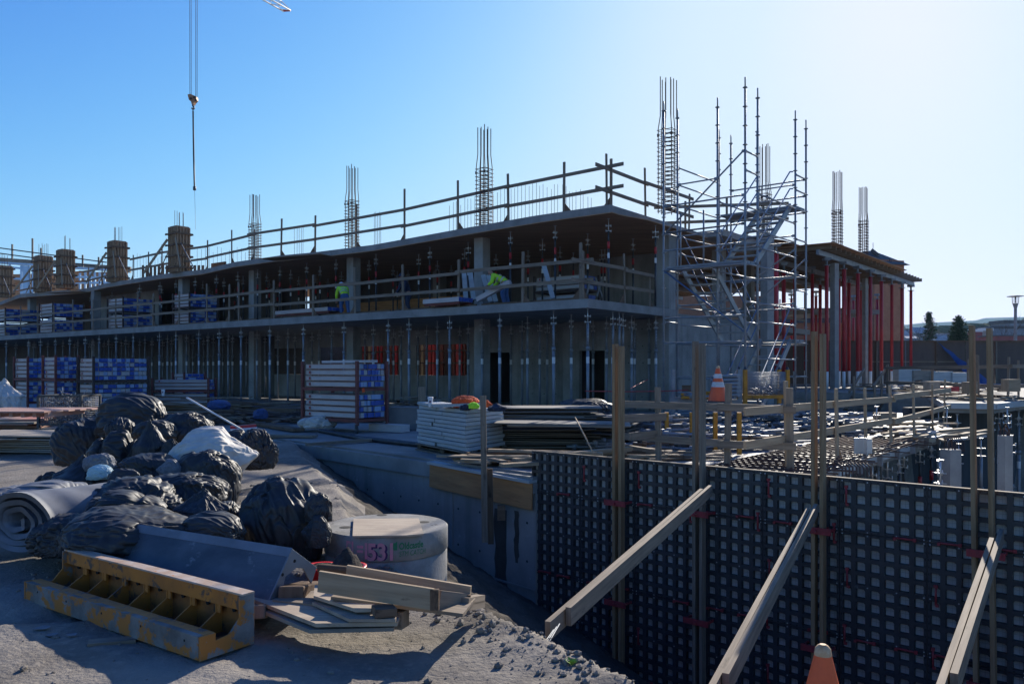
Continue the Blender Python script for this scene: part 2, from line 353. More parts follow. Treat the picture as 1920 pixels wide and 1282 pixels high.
def ground_h(x, y):
    base = -.05
    if x > 8: base += .62 * sstep(34, 46, y) * sstep(8, 15, x)
    r = math.hypot(x, y)
    if r < 45:
        w = 1 - sstep(25, 45, r)
        base += w * (.045 * n3(x * .5, y * .5) + .014 * n3(x * 1.8, y * 1.8, 3) + .010 * n3(x * 6, y * 6, 7) + (.006 * n3(x * 15, y * 15, 1) if r < 12 else 0))
        # two faint wheel ruts crossing the foreground
        for c_ in (3.75, 5.9):
            q_ = y - (c_ + .16 * x + .12 * n3(x * .8, c_)); base -= .035 * math.exp(-(q_ / .16) ** 2) * (1 + .5 * n3(x * 9, y * 9, 4)); base += .018 * math.exp(-((abs(q_) - .3) / .1) ** 2)
    if inpoly(x, y, PIT) and y < 41:
        d = dseg(x, y, EDGE)
        d2 = d + .12 * n3(x * 3, y * 3, 9) + .07 * n3(x * 9, y * 9, 2)
        drop = max(0, d2) * .62 if d < .45 else .28 + (d2 - .45) * (1.02 - .38 * sstep(6, 9, y))
        base -= min(3.55, max(0, drop))
    elif inpoly(x, y, SLAB) and dseg(x, y, SLAB + SLAB[:1]) > .25: base = -.3
    else:
        d = dseg(x, y, EDGE) if r < 26 else 9
        if d < .8:
            k = 1 - d / .8
            base += k * k * .04 + k * (.02 * n3(x * 4, y * 4, 5) + .02 * abs(n3(x * 13, y * 13, 6)))
    # spoil hump between the bags and the wall
    base += .16 * math.exp(-(((x + 2.9) / .8) ** 2 + ((y - 9.4) / 1.5) ** 2)) * (1 + .5 * n3(x * 4, y * 4))
    base += .16 * math.exp(-(((x + 1.6) / .4) ** 2 + ((y - 6.0) / .3) ** 2))
    return base
def build_ground():
    angs = []
    a = -180.0
    while a < 180:
        angs.append(a)
        a += .28 if -37 <= a < 37 else (1.5 if -60 < a < 60 else 8)
    rs = [0.8]
    while rs[-1] < 60: rs.append(rs[-1] * (1.0095 if rs[-1] > 3 else 1.02))
    while rs[-1] < 7000: rs.append(rs[-1] * 1.12)
    n = len(angs); vs = [(0, 0, -.05)]; fs = []
    for r in rs:
        for a in angs:
            x = r * math.sin(R(a)); y = r * math.cos(R(a)); vs.append((x, y, ground_h(x, y)))
    for i in range(n): fs.append((0, 1 + (i + 1) % n, 1 + i))
    for k in range(len(rs) - 1):
        for i in range(n):
            j = (i + 1) % n; fs.append((1 + k * n + i, 1 + k * n + j, 1 + (k + 1) * n + j, 1 + (k + 1) * n + i))
    me = bpy.data.meshes.new('ground'); me.from_pydata(vs, [], fs); me.materials.append(dirt); me.materials.append(shade_soil)
    shade_mask = [p[2] < -.22 + .1 * n3(p[0] * 3, p[1] * 3, 8) and inpoly(p[0], p[1], PIT) for p in vs]  # low faces inside the pit get the painted bank shade
    me.polygons.foreach_set('material_index', [1 if shade_mask[f[-1]] and shade_mask[f[0]] else 0 for f in fs])
    me.polygons.foreach_set('use_smooth', [True] * len(fs)); me.update()
    o = bpy.data.objects.new('ground', me); C.objects.link(o); tag(o, kind='structure')
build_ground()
# loose clods and stones of the broken edge, one sheet of rubble that nobody could count
mb = MB()
def clod(p, r):
    bm = bmesh.new(); bmesh.ops.create_icosphere(bm, subdivisions=1, radius=r)
    sx, sy, sz = ru(.7, 1.3), ru(.7, 1.3), ru(.5, .9); q = rnd() * 50
    vs = [(p[0] + v.co.x * sx * (1 + .4 * noise.noise(v.co * 30 + Vector((q, 0, 0)))), p[1] + v.co.y * sy, p[2] + v.co.z * sz) for v in bm.verts]
    mb.add(vs, [[v.index for v in f.verts] for f in bm.faces]); bm.free()
for i in range(1700):
    k = min(len(EDGE) - 3, int(rnd() ** 1.1 * 6) + 4)
    a = Vector(EDGE[k]); b = Vector(EDGE[k + 1]); p = a.lerp(b, rnd()); p += Vector((ru(-1, .6), ru(-.5, .5))) * (.3 + .3 * rnd()) + Vector((.12, .05))
    mb_r = .006 + .028 * rnd() ** 5
    clod((p.x, p.y, ground_h(p.x, p.y) + mb_r * .3), mb_r)
for i in range(2600):
    x = ru(-5, 1); y = ru(3.2, 11)
    if not inpoly(x, y, PIT): r_ = .004 + .02 * rnd() ** 6; clod((x, y, ground_h(x, y) + r_ * .2), r_)
tag(mb.build('soil_clods', dirt), 'loose grey brown clods of soil along the broken edge of the excavation', 'soil', kind='stuff')

# ------------------------------------------------------------------ site slab and retaining wall
mb = MB(); mb.prism(SLAB, -.28, 0)
tag(mb.build('concrete_yard', conc_floor), kind='structure')
# wall under the slab's front edge, from the dirt bank to the formwork
def P2(x): return Vector((x, 12.5 - .866 * x, 0))
uw = Vector((-5.9, 18.7)) - Vector((.35, 12.2)); uw.normalize(); nw = Vector((-uw.y, uw.x)) * -1
if nw.y > 0: nw = -nw
rw = thing('retaining_wall', 'stained concrete basement wall below the yard between dirt bank and black formwork', 'wall', (-2.5, 15.3, -3.6))
a = Vector((.37, 12.06)); b = Vector((-5.9, 18.75))
cuts = [(0, .34), (.34, .345), (.345, 1)]
mb = MB()
pA, pB = a + nw * .0, b
mb.prism([(pA + nw * .02)[:], (pB + nw * .02)[:], (pB - nw * .3)[:], (pA - nw * .3)[:]], -3.75, -.285)
o = mb.build('wall', conc_wall, rw)
def wallpt(t, off=0.0, z=0.0):
    p = a.lerp(b, t) + nw * off; return Vector((p.x, p.y, z))
mb = MB()   # slab nosing, pilaster and casting joint
mb.beam(wallpt(0, .03, -.16), wallpt(1, .03, -.16), .1, .25)
mb.beam(wallpt(0.215, .03, -3.7), wallpt(0.215, .03, -.29), .02, .012)
mb.beam(wallpt(.0, .035, -1.75), wallpt(.215, .035, -1.72), .012, .03)
mb.build('joint_lines', conc, rw)
mb = MB()
for (t, w_, z1, z0) in ((.085, .26, -.62, -3.4), (.045, .1, -.6, -1.4)):
    p = wallpt(t, .024); n_ = 14; vs = []
    du = Vector((uw.x, uw.y, 0))
    for k in range(n_ + 1):
        z = z1 + (z0 - z1) * k / n_
        hw = w_ / 2 * (1 + .35 * n3(k * .7, t * 90)) * (1 if k < n_ - 1 else .6)
        sh = .04 * n3(k * .4, t * 50, 4)
        vs += [p + du * (-hw + sh) + ZV * z, p + du * (hw + sh) + ZV * z]
    mb.add(vs, [(2 * k, 2 * k + 1, 2 * k + 3, 2 * k + 2) for k in range(n_)])
mb.build('wet_stain', M('wet_stain', (.055, .05, .043), (.085, .078, .068), 4, .45, 0, .2, 20), rw)
mb = MB()
for k in range(11):
    for z_ in (-.75, -1.35, -1.95, -2.55):
        p = wallpt(.02 + k * .06, .021, z_ + ru(-.02, .02)); nn_ = Vector((nw.x, nw.y, 0)); mb.tube(p + nn_ * .002, p - nn_ * .002, .02, 8)
mb.build('tie_holes', M('tie_hole', (.03, .03, .03), None, bump=0), rw)
# orange edge board along the slab, and the post bolted to it
eb = thing('edge_board', 'orange brown plywood edge board with pale cap along the top of the concrete wall', 'board', tuple(wallpt(.1, .1, -.5)))
mb = MB(); mb.beam(wallpt(.0, .09, -.33), wallpt(.275, .09, -.25), .02, .40); mb.build('board', ply_or, eb)
mb = MB(); mb.beam(wallpt(.0, .06, -.105), wallpt(.275, .06, -.03), .2, .045); mb.build('cap_board', panel_w, eb)
pt = W(905, 742, 12.1)
mb = MB(); mb.beam((pt.x, 12.25, pt.z), (pt.x + .03, 12.2, -1.05), .09, .06, up=(0, 1, 0))
tag(mb.build('wooden_post', w_grey), 'lone weathered wooden post fixed upright to the orange edge board', 'post')
mb = MB(); mb.beam((pt.x + .1, 12.35, .05), (pt.x + .12, 12.3, -1.1), .09, .05, up=(0, 1, 0)); mb.beam((pt.x + .22, 12.3, -.62), (pt.x + .34, 12.3, -.62), .1, .22)
tag(mb.build('wooden_cleat', w_brown), 'short dark timber cleat fixed beside the lone post on the wall', 'board')
# moss streak on the bank by the wall
# ------------------------------------------------------------------ black plastic wall formwork
FW = Vector((.69, -.5975, 0)); FL = FW.length; FU = FW.normalized(); FN = Vector((-FU.y, FU.x, 0)) * -1  # towards the camera
if FN.y > 0: FN = -FN
ZT = .34
def fp(c, off=0., z=0.): # c = column position in panels
    return Vector((.35, 12.2, z)) + FW * c + FN * off
fw = thing('wall_formwork', 'black plastic grid formwork with pale square openings lining the excavation', 'formwork', tuple(fp(0, 0, -3.86)))
cell = FL / 6
def panel_mesh(rows, chs):
    h = rows * chs; f = MB()
    f.box((FL / 2, .012, h / 2), (FL - .004, .008, h - .004), m=1)
    for k in range(6):
        for r in range(rows):
            cx = (k + .5) * cell; cz = (r + .5) * chs
            # fine cross marks of the face sheet
            f.box((cx, .0165, cz), (.004, .001, chs * .6), m=2, long='z'); f.box((cx, .0165, cz), (cell * .6, .001, .004), m=2)
    for k in range(7):
        x = k * cell; w_ = .05 if 0 < k < 6 else .03
        x = x + (.018 if k == 0 else (-.018 if k == 6 else 0))
        f.box((x, .045, h / 2), (w_, .07, h - .006), m=0, long='z')
    for r in range(rows + 1):
        z = r * chs; w_ = .048 if 0 < r < rows else .03
        z = z + (.018 if r == 0 else (-.018 if r == rows else 0))
        f.box((FL / 2, .044, z), (FL - .006, .066, w_), m=0)
    for k in (0, 6):
        for r in range(rows * 2):
            f.box((k * cell + (.018 if k == 0 else -.018), .0815, (r + .5) * chs / 2), (.009, .003, .02), m=3, long='z')
    for r in (0, rows):
        for k in range(12): f.box(((k + .5) * cell / 2, .0785, r * chs + (.016 if r == 0 else -.016)), (.02, .003, .009), m=3)
    for k in range(0, 7, 2):
        for r in range(0, rows + 1, 4):
            x = k * cell + (.03 if k == 0 else (-.03 if k == 6 else 0)); z = r * chs + (.02 if r == 0 else (-.02 if r == rows else 0))
            f.tube((x, .08, z), (x, .085, z), .008, 6, m=1)
    for k in range(6):   # chamfered corners of the openings
        for r in range(rows):
            for sx, sz in ((1, 1), (-1, 1)):
                cx = (k + .5) * cell + sx * (cell / 2 - .025); cz = (r + .5) * chs + sz * (chs / 2 - .024)
                f.add([(cx, .07, cz), (cx - sx * .022, .07, cz), (cx, .07, cz - sz * .022)], [(0, 1, 2) if sx * sz > 0 else (2, 1, 0)], 0)
    return f
hole = M('dark_slot', (.008, .008, .01), None, rough=.9, bump=0); cross = M('face_crease', (.26, .27, .28), None, bump=0)
rows_spec = [(4, .15, ZT - .6), (8, .15, ZT - 1.8), (8, .15, ZT - 3.0), (8, .15, ZT - 4.2)]
pm = {4: panel_mesh(4, .15).mesh('form_panel', [blackpl, palepl, cross, hole]), 8: panel_mesh(8, .15).mesh('form_panel', [blackpl, palepl, cross, hole])}
ang = math.atan2(FU.y, FU.x)
for c in range(0, 12):
    for ri, (rw_, ch_, z0) in enumerate(rows_spec):
        o = bpy.data.objects.new('form_panel', pm[rw_]); C.objects.link(o); o.parent = fw
        p = fp(c + 1, 0, z0) - fw.location
        o.location = p; o.rotation_euler = (0, 0, ang + math.pi)
mb = MB(); mb.beam(fp(0, .04, ZT + .006), fp(12, .04, ZT + .006), .06, .01); mb.build('top_edge', w_grey, fw)
cl = MB(); cl.tube((0, 0, -.1), (0, 0, .1), .012, 6); cl.box((0, 0, .1), (.035, .03, .03)); cl.box((.012, 0, -.1), (.03, .025, .03))
clm = cl.mesh('form_clamp', red_clamp)
def clampo(c, z, hor):
    o = bpy.data.objects.new('form_clamp', clm); C.objects.link(o); o.parent = fw
    o.location = fp(c, .105, z) - fw.location; o.rotation_euler = (0, R(90), ang) if hor else (0, 0, ang)
for c in range(1, 12):
    for z in ((-.02, .09), (-.42, -.06), (-.95, .1), (-1.6, .07), (-2.2, .08)):
        if rnd() < .62: clampo(c + z[1], z[0] + ZT - .2 + ru(-.04, .04), False)
for c in range(0, 12):
    for z in (ZT - .6, ZT - 1.8, ZT - 3.0):
        for q in (.25, .72):
            if rnd() < .7: clampo(c + q + ru(-.08, .08), z + ru(.0, .03), True)
# strongback pairs
def strongback(cx, ztop, label, mat, lean=0., spread=.098):
    c = None; t = (cx - 960) / F; X = 12.5 * t / (1 + .866 * t); c = (X - .35) / .69
    p = fp(c, .22); root = thing('strongback', label, 'timber post', (p.x, p.y, -3.55), 0, 'paired timber strongbacks clamped to the black formwork')
    for sgn in (-1, 1):
        q = FU * sgn * spread / 2; f = MB()
        f.beam(p + q + ZV * -3.55, p + q + FU * lean + ZV * (ztop + (.0 if sgn < 0 else -.03)), .042, .10, up=FN); f.build('post', mat, root)
    for z in (-.25 + ru(-.03, .03), -1.6, -2.75):
        f = MB(); f.beam(p - FU * .17 + FN * .09 + ZV * z, p + FU * .17 + FN * .09 + ZV * z, .02, .075)
        f.beam(p - FU * .15 - FN * .09 + ZV * (z + .01), p - FU * .15 + FN * .1 + ZV * (z + .01), .02, .03)
        f.beam(p + FU * .15 - FN * .09 + ZV * (z + .01), p + FU * .15 + FN * .1 + ZV * (z + .01), .02, .03)
        f.tube(p + FN * .08 + ZV * z, p + FN * .14 + ZV * z, .018, 6); f.build('clamp', red_clamp, root)
    return p
q1 = strongback(1176, 1.93, 'fresh reddish timber strongback pair nearest the bare concrete wall', w_fresh)
q2 = strongback(1326, 1.94, 'weathered grey timber strongback pair at the top of the long brace', w_grey)
q3 = strongback(1548, 2.02, 'tan timber strongback pair behind the orange cone in the corner', w_fresh)
q4 = strongback(1860, 2.03, 'brown timber strongback pair at the right edge of the photo', w_fresh, -.06, .155)
def brace(pts, label, foot, mat=w_grey):
    (t1, b1) = pts; t1 = Vector(t1); b1 = Vector(b1); d = (b1 - t1).normalized()
    root = thing('diagonal_brace', label, 'timber brace', tuple(b1), 0, 'double timber braces propping the formwork')
    side = d.cross(ZV).normalized()
    f = MB(); f.beam(t1, b1 - d * .45 * foot, .04, .13, up=ZV); f.build('plank', mat, root)
    f = MB(); f.beam(t1 + side * .055 + d * .5 * foot, b1 + side * .05 - ZV * .02, .04, .125, up=ZV); f.build('plank', mat, root)
    return root
r1 = brace((W(1333, 918, 9.85), W(1040, 1178, 5.35)), 'long double brace from grey strongbacks down to the dirt bank', .55)
f = MB()
for k in range(3): f.tube(W(1038, 1180, 5.35) + Vector((.02 * k, 0, .02 * k)), W(1000 + 6 * k, 1203, 4.95) - ZV * .1, .004, 6)
f.build('anchor_rod', galv_d, r1)
brace((W(1530, 955, 9.0), W(1345, 1312, 4.55)), 'middle double brace leaning toward the camera left of the cone', .5)
brace((W(1878, 1003, 7.9), W(1772, 1335, 4.1)), 'rightmost double brace at the edge of the photo', .9)
f = MB()   # black plastic plates nailed to the middle brace
# ------------------------------------------------------------------ concrete frame building
Z1B, Z1T, Z2B, Z2T = 3.48, 3.76, 6.65, 6.9
bld = thing('concrete_building', 'long unfinished two storey concrete frame building with open propped floors', 'building', tuple(B(0, 0)))
def xy(p): return (p.x, p.y)
# first floor slab; the right hand edge steps back
f1 = [xy(B(0, 0)), xy(B(0, 6.1)), xy(B(.9, 6.1)), xy(B(.9, 12)), xy(B(1.2, 25)), xy(B(18, 25)), xy(B(18, 15)), xy(B(28, 15)), xy(B(28, 10.6)), xy(B(11, 10.6)), xy(B(11, 15))][:0] + [xy(B(0, 0)), xy(B(0, 6.1)), xy(B(.9, 6.1)), xy(B(.9, 12)), xy(B(1.2, 25)), xy(B(9, 25)), xy(B(9, 15)), xy(B(11, 15)), xy(B(11, 10.6)), xy(B(28, 10.6)), xy(B(28, 15)), xy(B(100, 15)), xy(B(100, 0))]
mb = MB(); mb.prism(f1, Z1B, Z1T); mb.build('floor_slab', conc, bld)
# roof slab with the wavering edge seen in the photo
def RP(px, py, z=Z2T):
    D = (EYE - z) * F / (py - HZ); return ((px - 960) / F * D, D)
edge = [RP(*q) for q in ((-60, 572), (0, 566), (38, 551), (160, 541), (200, 531), (304, 514), (382, 505), (442, 491), (525, 479), (590, 473), (700, 459), (870, 428), (1000, 405), (1144, 382))]
edge[-1] = xy(B(0, 1.33))
back = [xy(B(.1, 14)), xy(B(1.2, 19)), xy(B(9, 19)), xy(B(9, 14.5)), xy(B(11, 14.5)), xy(B(11, 10.6)), xy(B(28, 10.6)), xy(B(28, 14.5)), xy(B(60, 14.5))]
mb = MB(); mb.prism(edge + back, Z2B, Z2T); mb.build('roof_slab', conc, bld)
# plywood soffit 3 cm below, a little proud of the slab edge
ctr = Vector(B(20, 8)[:2])
def grow(P, k):
    out = []
    for p in P:
        v = Vector(p); out.append(tuple(v - (v - ctr).normalized() * k))
    return out
mb = MB(); mb.prism(grow(edge, -.10) + grow(back, .1), Z2B - .03, Z2B - .004); mb.build('soffit_plywood', ply_brown, bld)
# plywood sheet sticking out at the kink and by the far left, sagging strips
for (pa, pb, w_) in (((488, 483), (600, 474), .9), ((85, 548), (150, 545), .7)):
    p = Vector(RP(*pa, z=Z2B)); q = Vector(RP(*pb, z=Z2B)); n_ = Vector((-.45, -.9))
    mb = MB(); mb.prism([tuple(p), tuple(q), tuple(q - n_ * w_), tuple(p - n_ * w_)], Z2B - .05, Z2B - .032)
    mb.build('soffit_plywood', ply_brown, bld)
# brown plywood deck beyond the right hand edge over the scaffold
mb = MB()
sof = [xy(B(.0, 1.35)), xy(B(-.35, 3.2)), xy(B(-.35, 8)), xy(B(.1, 8))]
mb.prism(sof, Z2B - .034, Z2B - .008)
mb.prism([xy(B(-.1, 9.0)), xy(B(-1.5, 13)), xy(B(-2.0, 22)), xy(B(3, 24)), xy(B(3, 14))], Z2T + .15, Z2T + .17)
mb.build('deck_plywood', ply_brown, bld)
mb = MB(); mb.prism([xy(B(-.9, 8.2)), xy(B(-.9, 12.6)), xy(B(4, 12.6)), xy(B(4, 8.2))], Z2B + .05, Z2T + .05); mb.build('roof_slab', conc_light, bld)
# columns
def column(a, b, z0, z1, w=.44, mt=conc_wall):
    f = MB(); f.box(B(a, b, (z0 + z1) / 2), (w, w, z1 - z0), RZ, long='z'); f.build('column', mt, bld)
for (px_, b_) in ((904, 2.6), (663, 3.2), (478, 3.2), (345, 3.0), (180, 3.2), (60, 3.0)):
    t = (px_ - 960) / F; k = B(0, b_)
    s_ = (k.x - t * k.y) / (.786 + .618 * t)
    column(s_, b_, -.02, Z1B); column(s_, b_, Z1T, Z2B - .031)
column(.3, 5.75, -.02, Z1B, .56); column(.3, 5.75, Z1T, Z2B - .031, .56)
for s_ in (0.6, ): 
    column(s_, 11.2, -.02, Z1B); column(s_, 11.2, Z1T, Z2B - .031)
column(1.6, 17.0, -.02, Z1B); column(1.6, 17.0, Z1T, Z2B)
for s_ in range(8, 60, 7):
    column(s_, 9.2, Z1T, Z2B - .031, .5)
# concrete walls of the ground floor: core by the corner with door openings, long low wall with openings to the left
def wallseg(a0, a1, b, z0, z1, th=.22, mt=conc_wall, name='wall'):
    f = MB(); f.box((B(a0, b) + B(a1, b)) / 2 + ZV * (z0 + z1) / 2, (abs(a1 - a0), th, z1 - z0), RZ); return f.build(name, mt, bld)
def wallsegv(a, b0, b1, z0, z1, th=.22, mt=conc_wall, name='wall'):
    f = MB(); f.box((B(a, b0) + B(a, b1)) / 2 + ZV * (z0 + z1) / 2, (th, abs(b1 - b0), z1 - z0), RZ, long='y'); return f.build(name, mt, bld)
wallseg(.02, 3.2, 6.3, 0, Z1B - .004)            # behind the corner props
wallseg(4.4, 5.2, 6.3, 0, Z1B - .004)
wallseg(3.2, 4.4, 6.3, 2.3, Z1B - .004)
wallseg(5.2, 8.4, 6.9, 0, Z1B - .004)
wallseg(8.4, 10.0, 6.9, 2.3, Z1B - .004)
wallseg(10.0, 11.0, 6.9, 0, Z1B - .004)
wallsegv(.15, 6.45, 9.6, 0, Z1B - .004); wallsegv(.35, 9.9, 14.6, 0, Z1B - .004)
wallseg(11.0, 26.5, 7.4, 0, 1.25); wallseg(11.0, 26.5, 7.4, 2.75, Z1B - .004)
for s_ in (14.8, 19.0, 22.5): wallseg(s_, s_ + 1.2, 7.38, 1.25, 2.75)
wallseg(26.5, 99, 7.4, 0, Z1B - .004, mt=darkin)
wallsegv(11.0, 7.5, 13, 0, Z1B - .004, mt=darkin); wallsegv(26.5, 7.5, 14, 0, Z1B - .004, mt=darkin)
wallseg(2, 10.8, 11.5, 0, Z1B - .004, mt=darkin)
# upper floor back walls and orange brown plywood
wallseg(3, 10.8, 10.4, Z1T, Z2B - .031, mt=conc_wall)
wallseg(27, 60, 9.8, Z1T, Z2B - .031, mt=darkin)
wallseg(36, 45, 5.4, Z1T, Z2B - .031, mt=conc_wall)
f = MB()
for k in range(9):
    f.box((B(12.3, 8.2) + B(22, 8.2)) / 2 + ZV * (Z1T + .08 + .155 * k), (9.7, .05, .15), RZ)
f.build('plywood_wall', ply_or, bld)
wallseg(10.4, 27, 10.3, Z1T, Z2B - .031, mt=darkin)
# kerb board lying along the upper slab edge
f = MB()
for k in range(10):
    a0 = .5 + k * 4.4; f.beam(B(a0, .42 + ru(-.03, .03), Z1T + .055), B(a0 + 4.2, .42 + ru(-.03, .03), Z1T + .055), .05, .09)
f.build('kerb_board', w_brown, bld)

# ------------------------------------------------------------------ shoring props
def make_prop(h, kind):
    if kind == 'grey':
        t = thing('shoring_prop', 'galvanised adjustable prop', 'shoring prop'); ro, ri = .05, .042; zc = 2.2; mt_o = galv; mt_i = galv_d
    else:
        t = thing('shoring_prop', 'dark slim prop', 'shoring prop'); ro, ri = .036, .03; zc = 1.95; mt_o = steel_dark; mt_i = galv_d
    f = MB(); f.box((0, 0, .006), (.16, .16, .012)); f.build('base_plate', galv_d, t, local=True)
    f = MB(); f.tube((0, 0, .012), (0, 0, zc), ro, 10); f.build('outer_tube', mt_o, t, local=True)
    f = MB(); f.tube((0, 0, zc), (0, 0, h - .42), ri, 10)
    if kind == 'grey':
        for k in range(7): f.tube((-.0, -ri * .8, zc + .12 + k * .11), (0, -ri - .002, zc + .12 + k * .11), .012, 6, m=1)
    f.build('inner_tube', [galv if kind == 'grey' else steel_dark, hole], t, local=True)
    f = MB()
    if kind == 'grey':
        f.tube((0, 0, zc - .03), (0, 0, zc + .09), ro + .014, 10); f.tube((-.12, 0, zc + .05), (.12, .02, zc + .02), .009, 6); f.tube((-.12, 0, zc + .05), (-.15, 0, zc + .13), .008, 6)
        f.build('collar', galv_d, t, local=True)
    else:
        f.tube((0, 0, zc - .10), (0, 0, zc + .14), ro + .012, 10); f.build('collar', red, t, local=True)
    f = MB(); f.tube((0, 0, zc - .45 if kind == 'grey' else zc - .42), (0, 0, zc - .24), ro + .003, 10, caps=False); f.build('sticker', white_t, t, local=True)
    f = MB(); f.tube((0, 0, h - .42), (0, 0, h), .019, 6)
    for z in (h - .42, h - .24):
        f.box((0, 0, z), (.2, .035, .018), R(20)); f.box((0, 0, z), (.035, .2, .018), R(20))
        for sx in (-1, 1): f.tube((sx * .09, sx * .03, z - .05), (sx * .09, sx * .03, z + .05), .012, 5)
    f.box((0, 0, h - .004), (.09, .09, .008)); f.build('head', alu, t, local=True)
    return t
gp = make_prop(Z1B - .002, 'grey'); used = [False]
def s_at(px_, b_):
    t = (px_ - 960) / F; k = B(0, b_); return (k.x - t * k.y) / (.786 + .618 * t)
rows = [(.35, [1102, 1038, 937, 843, 767, 728, 645, 569, 506, 452, 411, 373, 330, 299, 250, 218, 186, 160, 131, 104, 76, 54, 12], 'in the front row'),
        (2.3, [1161, 1071, 989, 904, 820, 700, 622, 540, 482, 428, 390, 350, 314, 272, 236, 204, 174, 146, 118, 90, 64, 30], 'in the second row'),
        (4.2, [1184, 1137, 1012, 979, 878, 800, 752, 672, 598, 521, 470, 436, 400, 362, 322, 285, 262, 228, 196, 168, 140], 'in the third row'),
        (5.7, [1217, 1112, 1026, 958, 862, 784, 738, 684, 585, 553, 497, 462, 418, 382, 342, 305, 242, 210], 'in the rear row')]
cnt = 0
for b_, ss, nm in rows:
    for i, px_ in enumerate(ss):
        p = B(s_at(px_, b_), b_, 0.0)
        rz = ru(0, 6.28); lab = 'galvanised prop under the lower slab %s, %s from the right' % (nm, ORD[i])
        if cnt == 0: gp.location = p; gp['label'] = lab; gp['group'] = 'galvanised props under the lower slab'
        else: dup(gp, p, rz, lab, 'galvanised props under the lower slab')
        cnt += 1
# side props along the right hand edge of the lower floor
for i, (a_, b_) in enumerate(((.3, 2.0), (.3, 5.0), (1.4, 5.4), (.5, 3.0))):
    dup(gp, B(a_, b_, 0), ru(0, 6), 'galvanised prop under the right end of the lower slab, %s behind corner' % ORD[i], 'galvanised props under the lower slab')
dp = make_prop(Z2B - .033 - Z1T, 'dark')
rows = [(2.1, [1141, 1041, 957, 878, 806, 705, 630, 575, 525, 483, 446, 406, 366, 330, 300, 262], 'in the front row'),
        (4.2, [1229, 1102, 1017, 871, 785, 692, 600, 545, 500, 456, 420, 380, 340, 303, 258, 210, 170], 'in the second row'),
        (6.3, [1187, 1050, 990, 930, 820, 737, 640, 592, 560, 505, 470, 430, 392, 352, 238, 186, 138], 'in the third row'),
        (8.0, [1134, 1128, 1075, 900, 846, 765, 745, 667, 615, 520, 440, 398, 286, 224], 'in the rear row')]
cnt = 0
def on_slab(b_): return b_
for b_, ss, nm in rows:
    for i, px_ in enumerate(ss):
        bb = b_ + (.9 if px_ < 880 and b_ < 3 else 0)
        p = B(s_at(px_, bb), bb, Z1T)
        lab = 'dark red collared prop on the upper floor %s, %s from right' % (nm, ORD[i])
        if cnt == 0: dp.location = p; dp['label'] = lab; dp['group'] = 'slim dark props on the upper floor'
        else: dup(dp, p, ru(0, 6.28), lab, 'slim dark props on the upper floor')
        cnt += 1

# ------------------------------------------------------------------ guard rails
def guardrail(label, pts, z, tops, rails, mat=w_grey, group=None, over=(0, 0), gus=1, inward=None, postw=.085, seglen=2, lean=0):
    """pts: list of xy of the posts (front to back); rails: heights above z"""
    P = [Vector((p[0], p[1], z)) for p in pts]
    root = thing('guard_rail', label, 'guard rail', tuple(P[0]), 0, group)
    for i, p in enumerate(P):
        tp = tops[i % len(tops)]; f = MB(); d = (P[min(i + 1, len(P) - 1)] - P[max(i - 1, 0)]).normalized()
        n_ = Vector((-d.y, d.x, 0))
        if inward is not None and n_.dot(inward) < 0: n_ = -n_
        q = p + n_ * .05
        f.beam(q, q + Vector((ru(-.03, .03) + lean * (i % 2), ru(-.02, .02), tp)), postw, .04, up=n_)
        f.build('post', mat, root)
        if gus:
            f = MB(); g0 = q + d * ru(-.02, .02) * 2
            f.extr([(.03, 0), (.34, 0), (.03, .34)], g0, d if (i % 2 == 0 or gus == 2) else -d, ZV, n_ * .02); f.build('gusset', w_brown if gus == 1 else ply_or, root)
    for h_ in rails:
        i = 0
        while i < len(P) - 1:
            j = min(i + seglen, len(P) - 1); d = (P[j] - P[i]).normalized(); n_ = Vector((-d.y, d.x, 0))
            if inward is not None and n_.dot(inward) < 0: n_ = -n_
            e0 = over[0] if i == 0 else .12; e1 = over[1] if j == len(P) - 1 else .12; w_ = .04 * ((i // seglen) % 2)
            f = MB(); hh = h_ + ru(-.03, .03)
            f.beam(P[i] - d * e0 + n_ * (.005 - w_) + ZV * hh, P[j] + d * e1 + n_ * (.005 - w_) + ZV * (hh + ru(-.03, .04)), .038, .115)
            f.build('rail', mat, root); i = j
    return root
inw = V
def bs(pxs, b_=.12):
    out = []
    for px_ in pxs:
        t = (px_ - 960) / F; k = B(0, b_); s_ = (k.x - t * k.y) / (.786 + .618 * t); out.append(xy(B(s_, b_)))
    return out
grp = 'timber guard rails round the concrete floors'
guardrail('timber guard rail along the front edge of the upper floor, right half', bs([1087, 978, 858, 754, 664, 585, 512, 446]), Z1T, [1.8, 1.72, 1.7, 1.75, 1.85, 1.75, 1.7, 1.8], [.62, 1.22], group=grp, over=(.5, .2), inward=V, postw=.1)
guardrail('timber guard rail along the upper floor edge by the beam racks', bs([428, 386, 334, 285, 256, 215, 173, 135, 100, 69, 37, 8, -20]), Z1T, [1.75, 1.9, 1.7], [.62, 1.22], group=grp, over=(.6, .5), inward=V, postw=.1, seglen=3)
guardrail('short timber guard rail round the right hand end of the upper floor', [xy(B(.12, -.0)), xy(B(.12, 2.55)), xy(B(.12, 4.3))], Z1T, [1.5, 1.7, 1.1], [.55, 1.15], group=grp, over=(.7, .3), inward=U, gus=1, seglen=1)
guardrail('timber guard rail on the far right end of the first floor slab', [xy(B(1.05, 17)), xy(B(1.1, 20)), xy(B(1.25, 24.5))], Z1T, [1.3, 1.4, 1.6], [.5, 1.05], group=grp, over=(.3, .1), inward=U, gus=1)
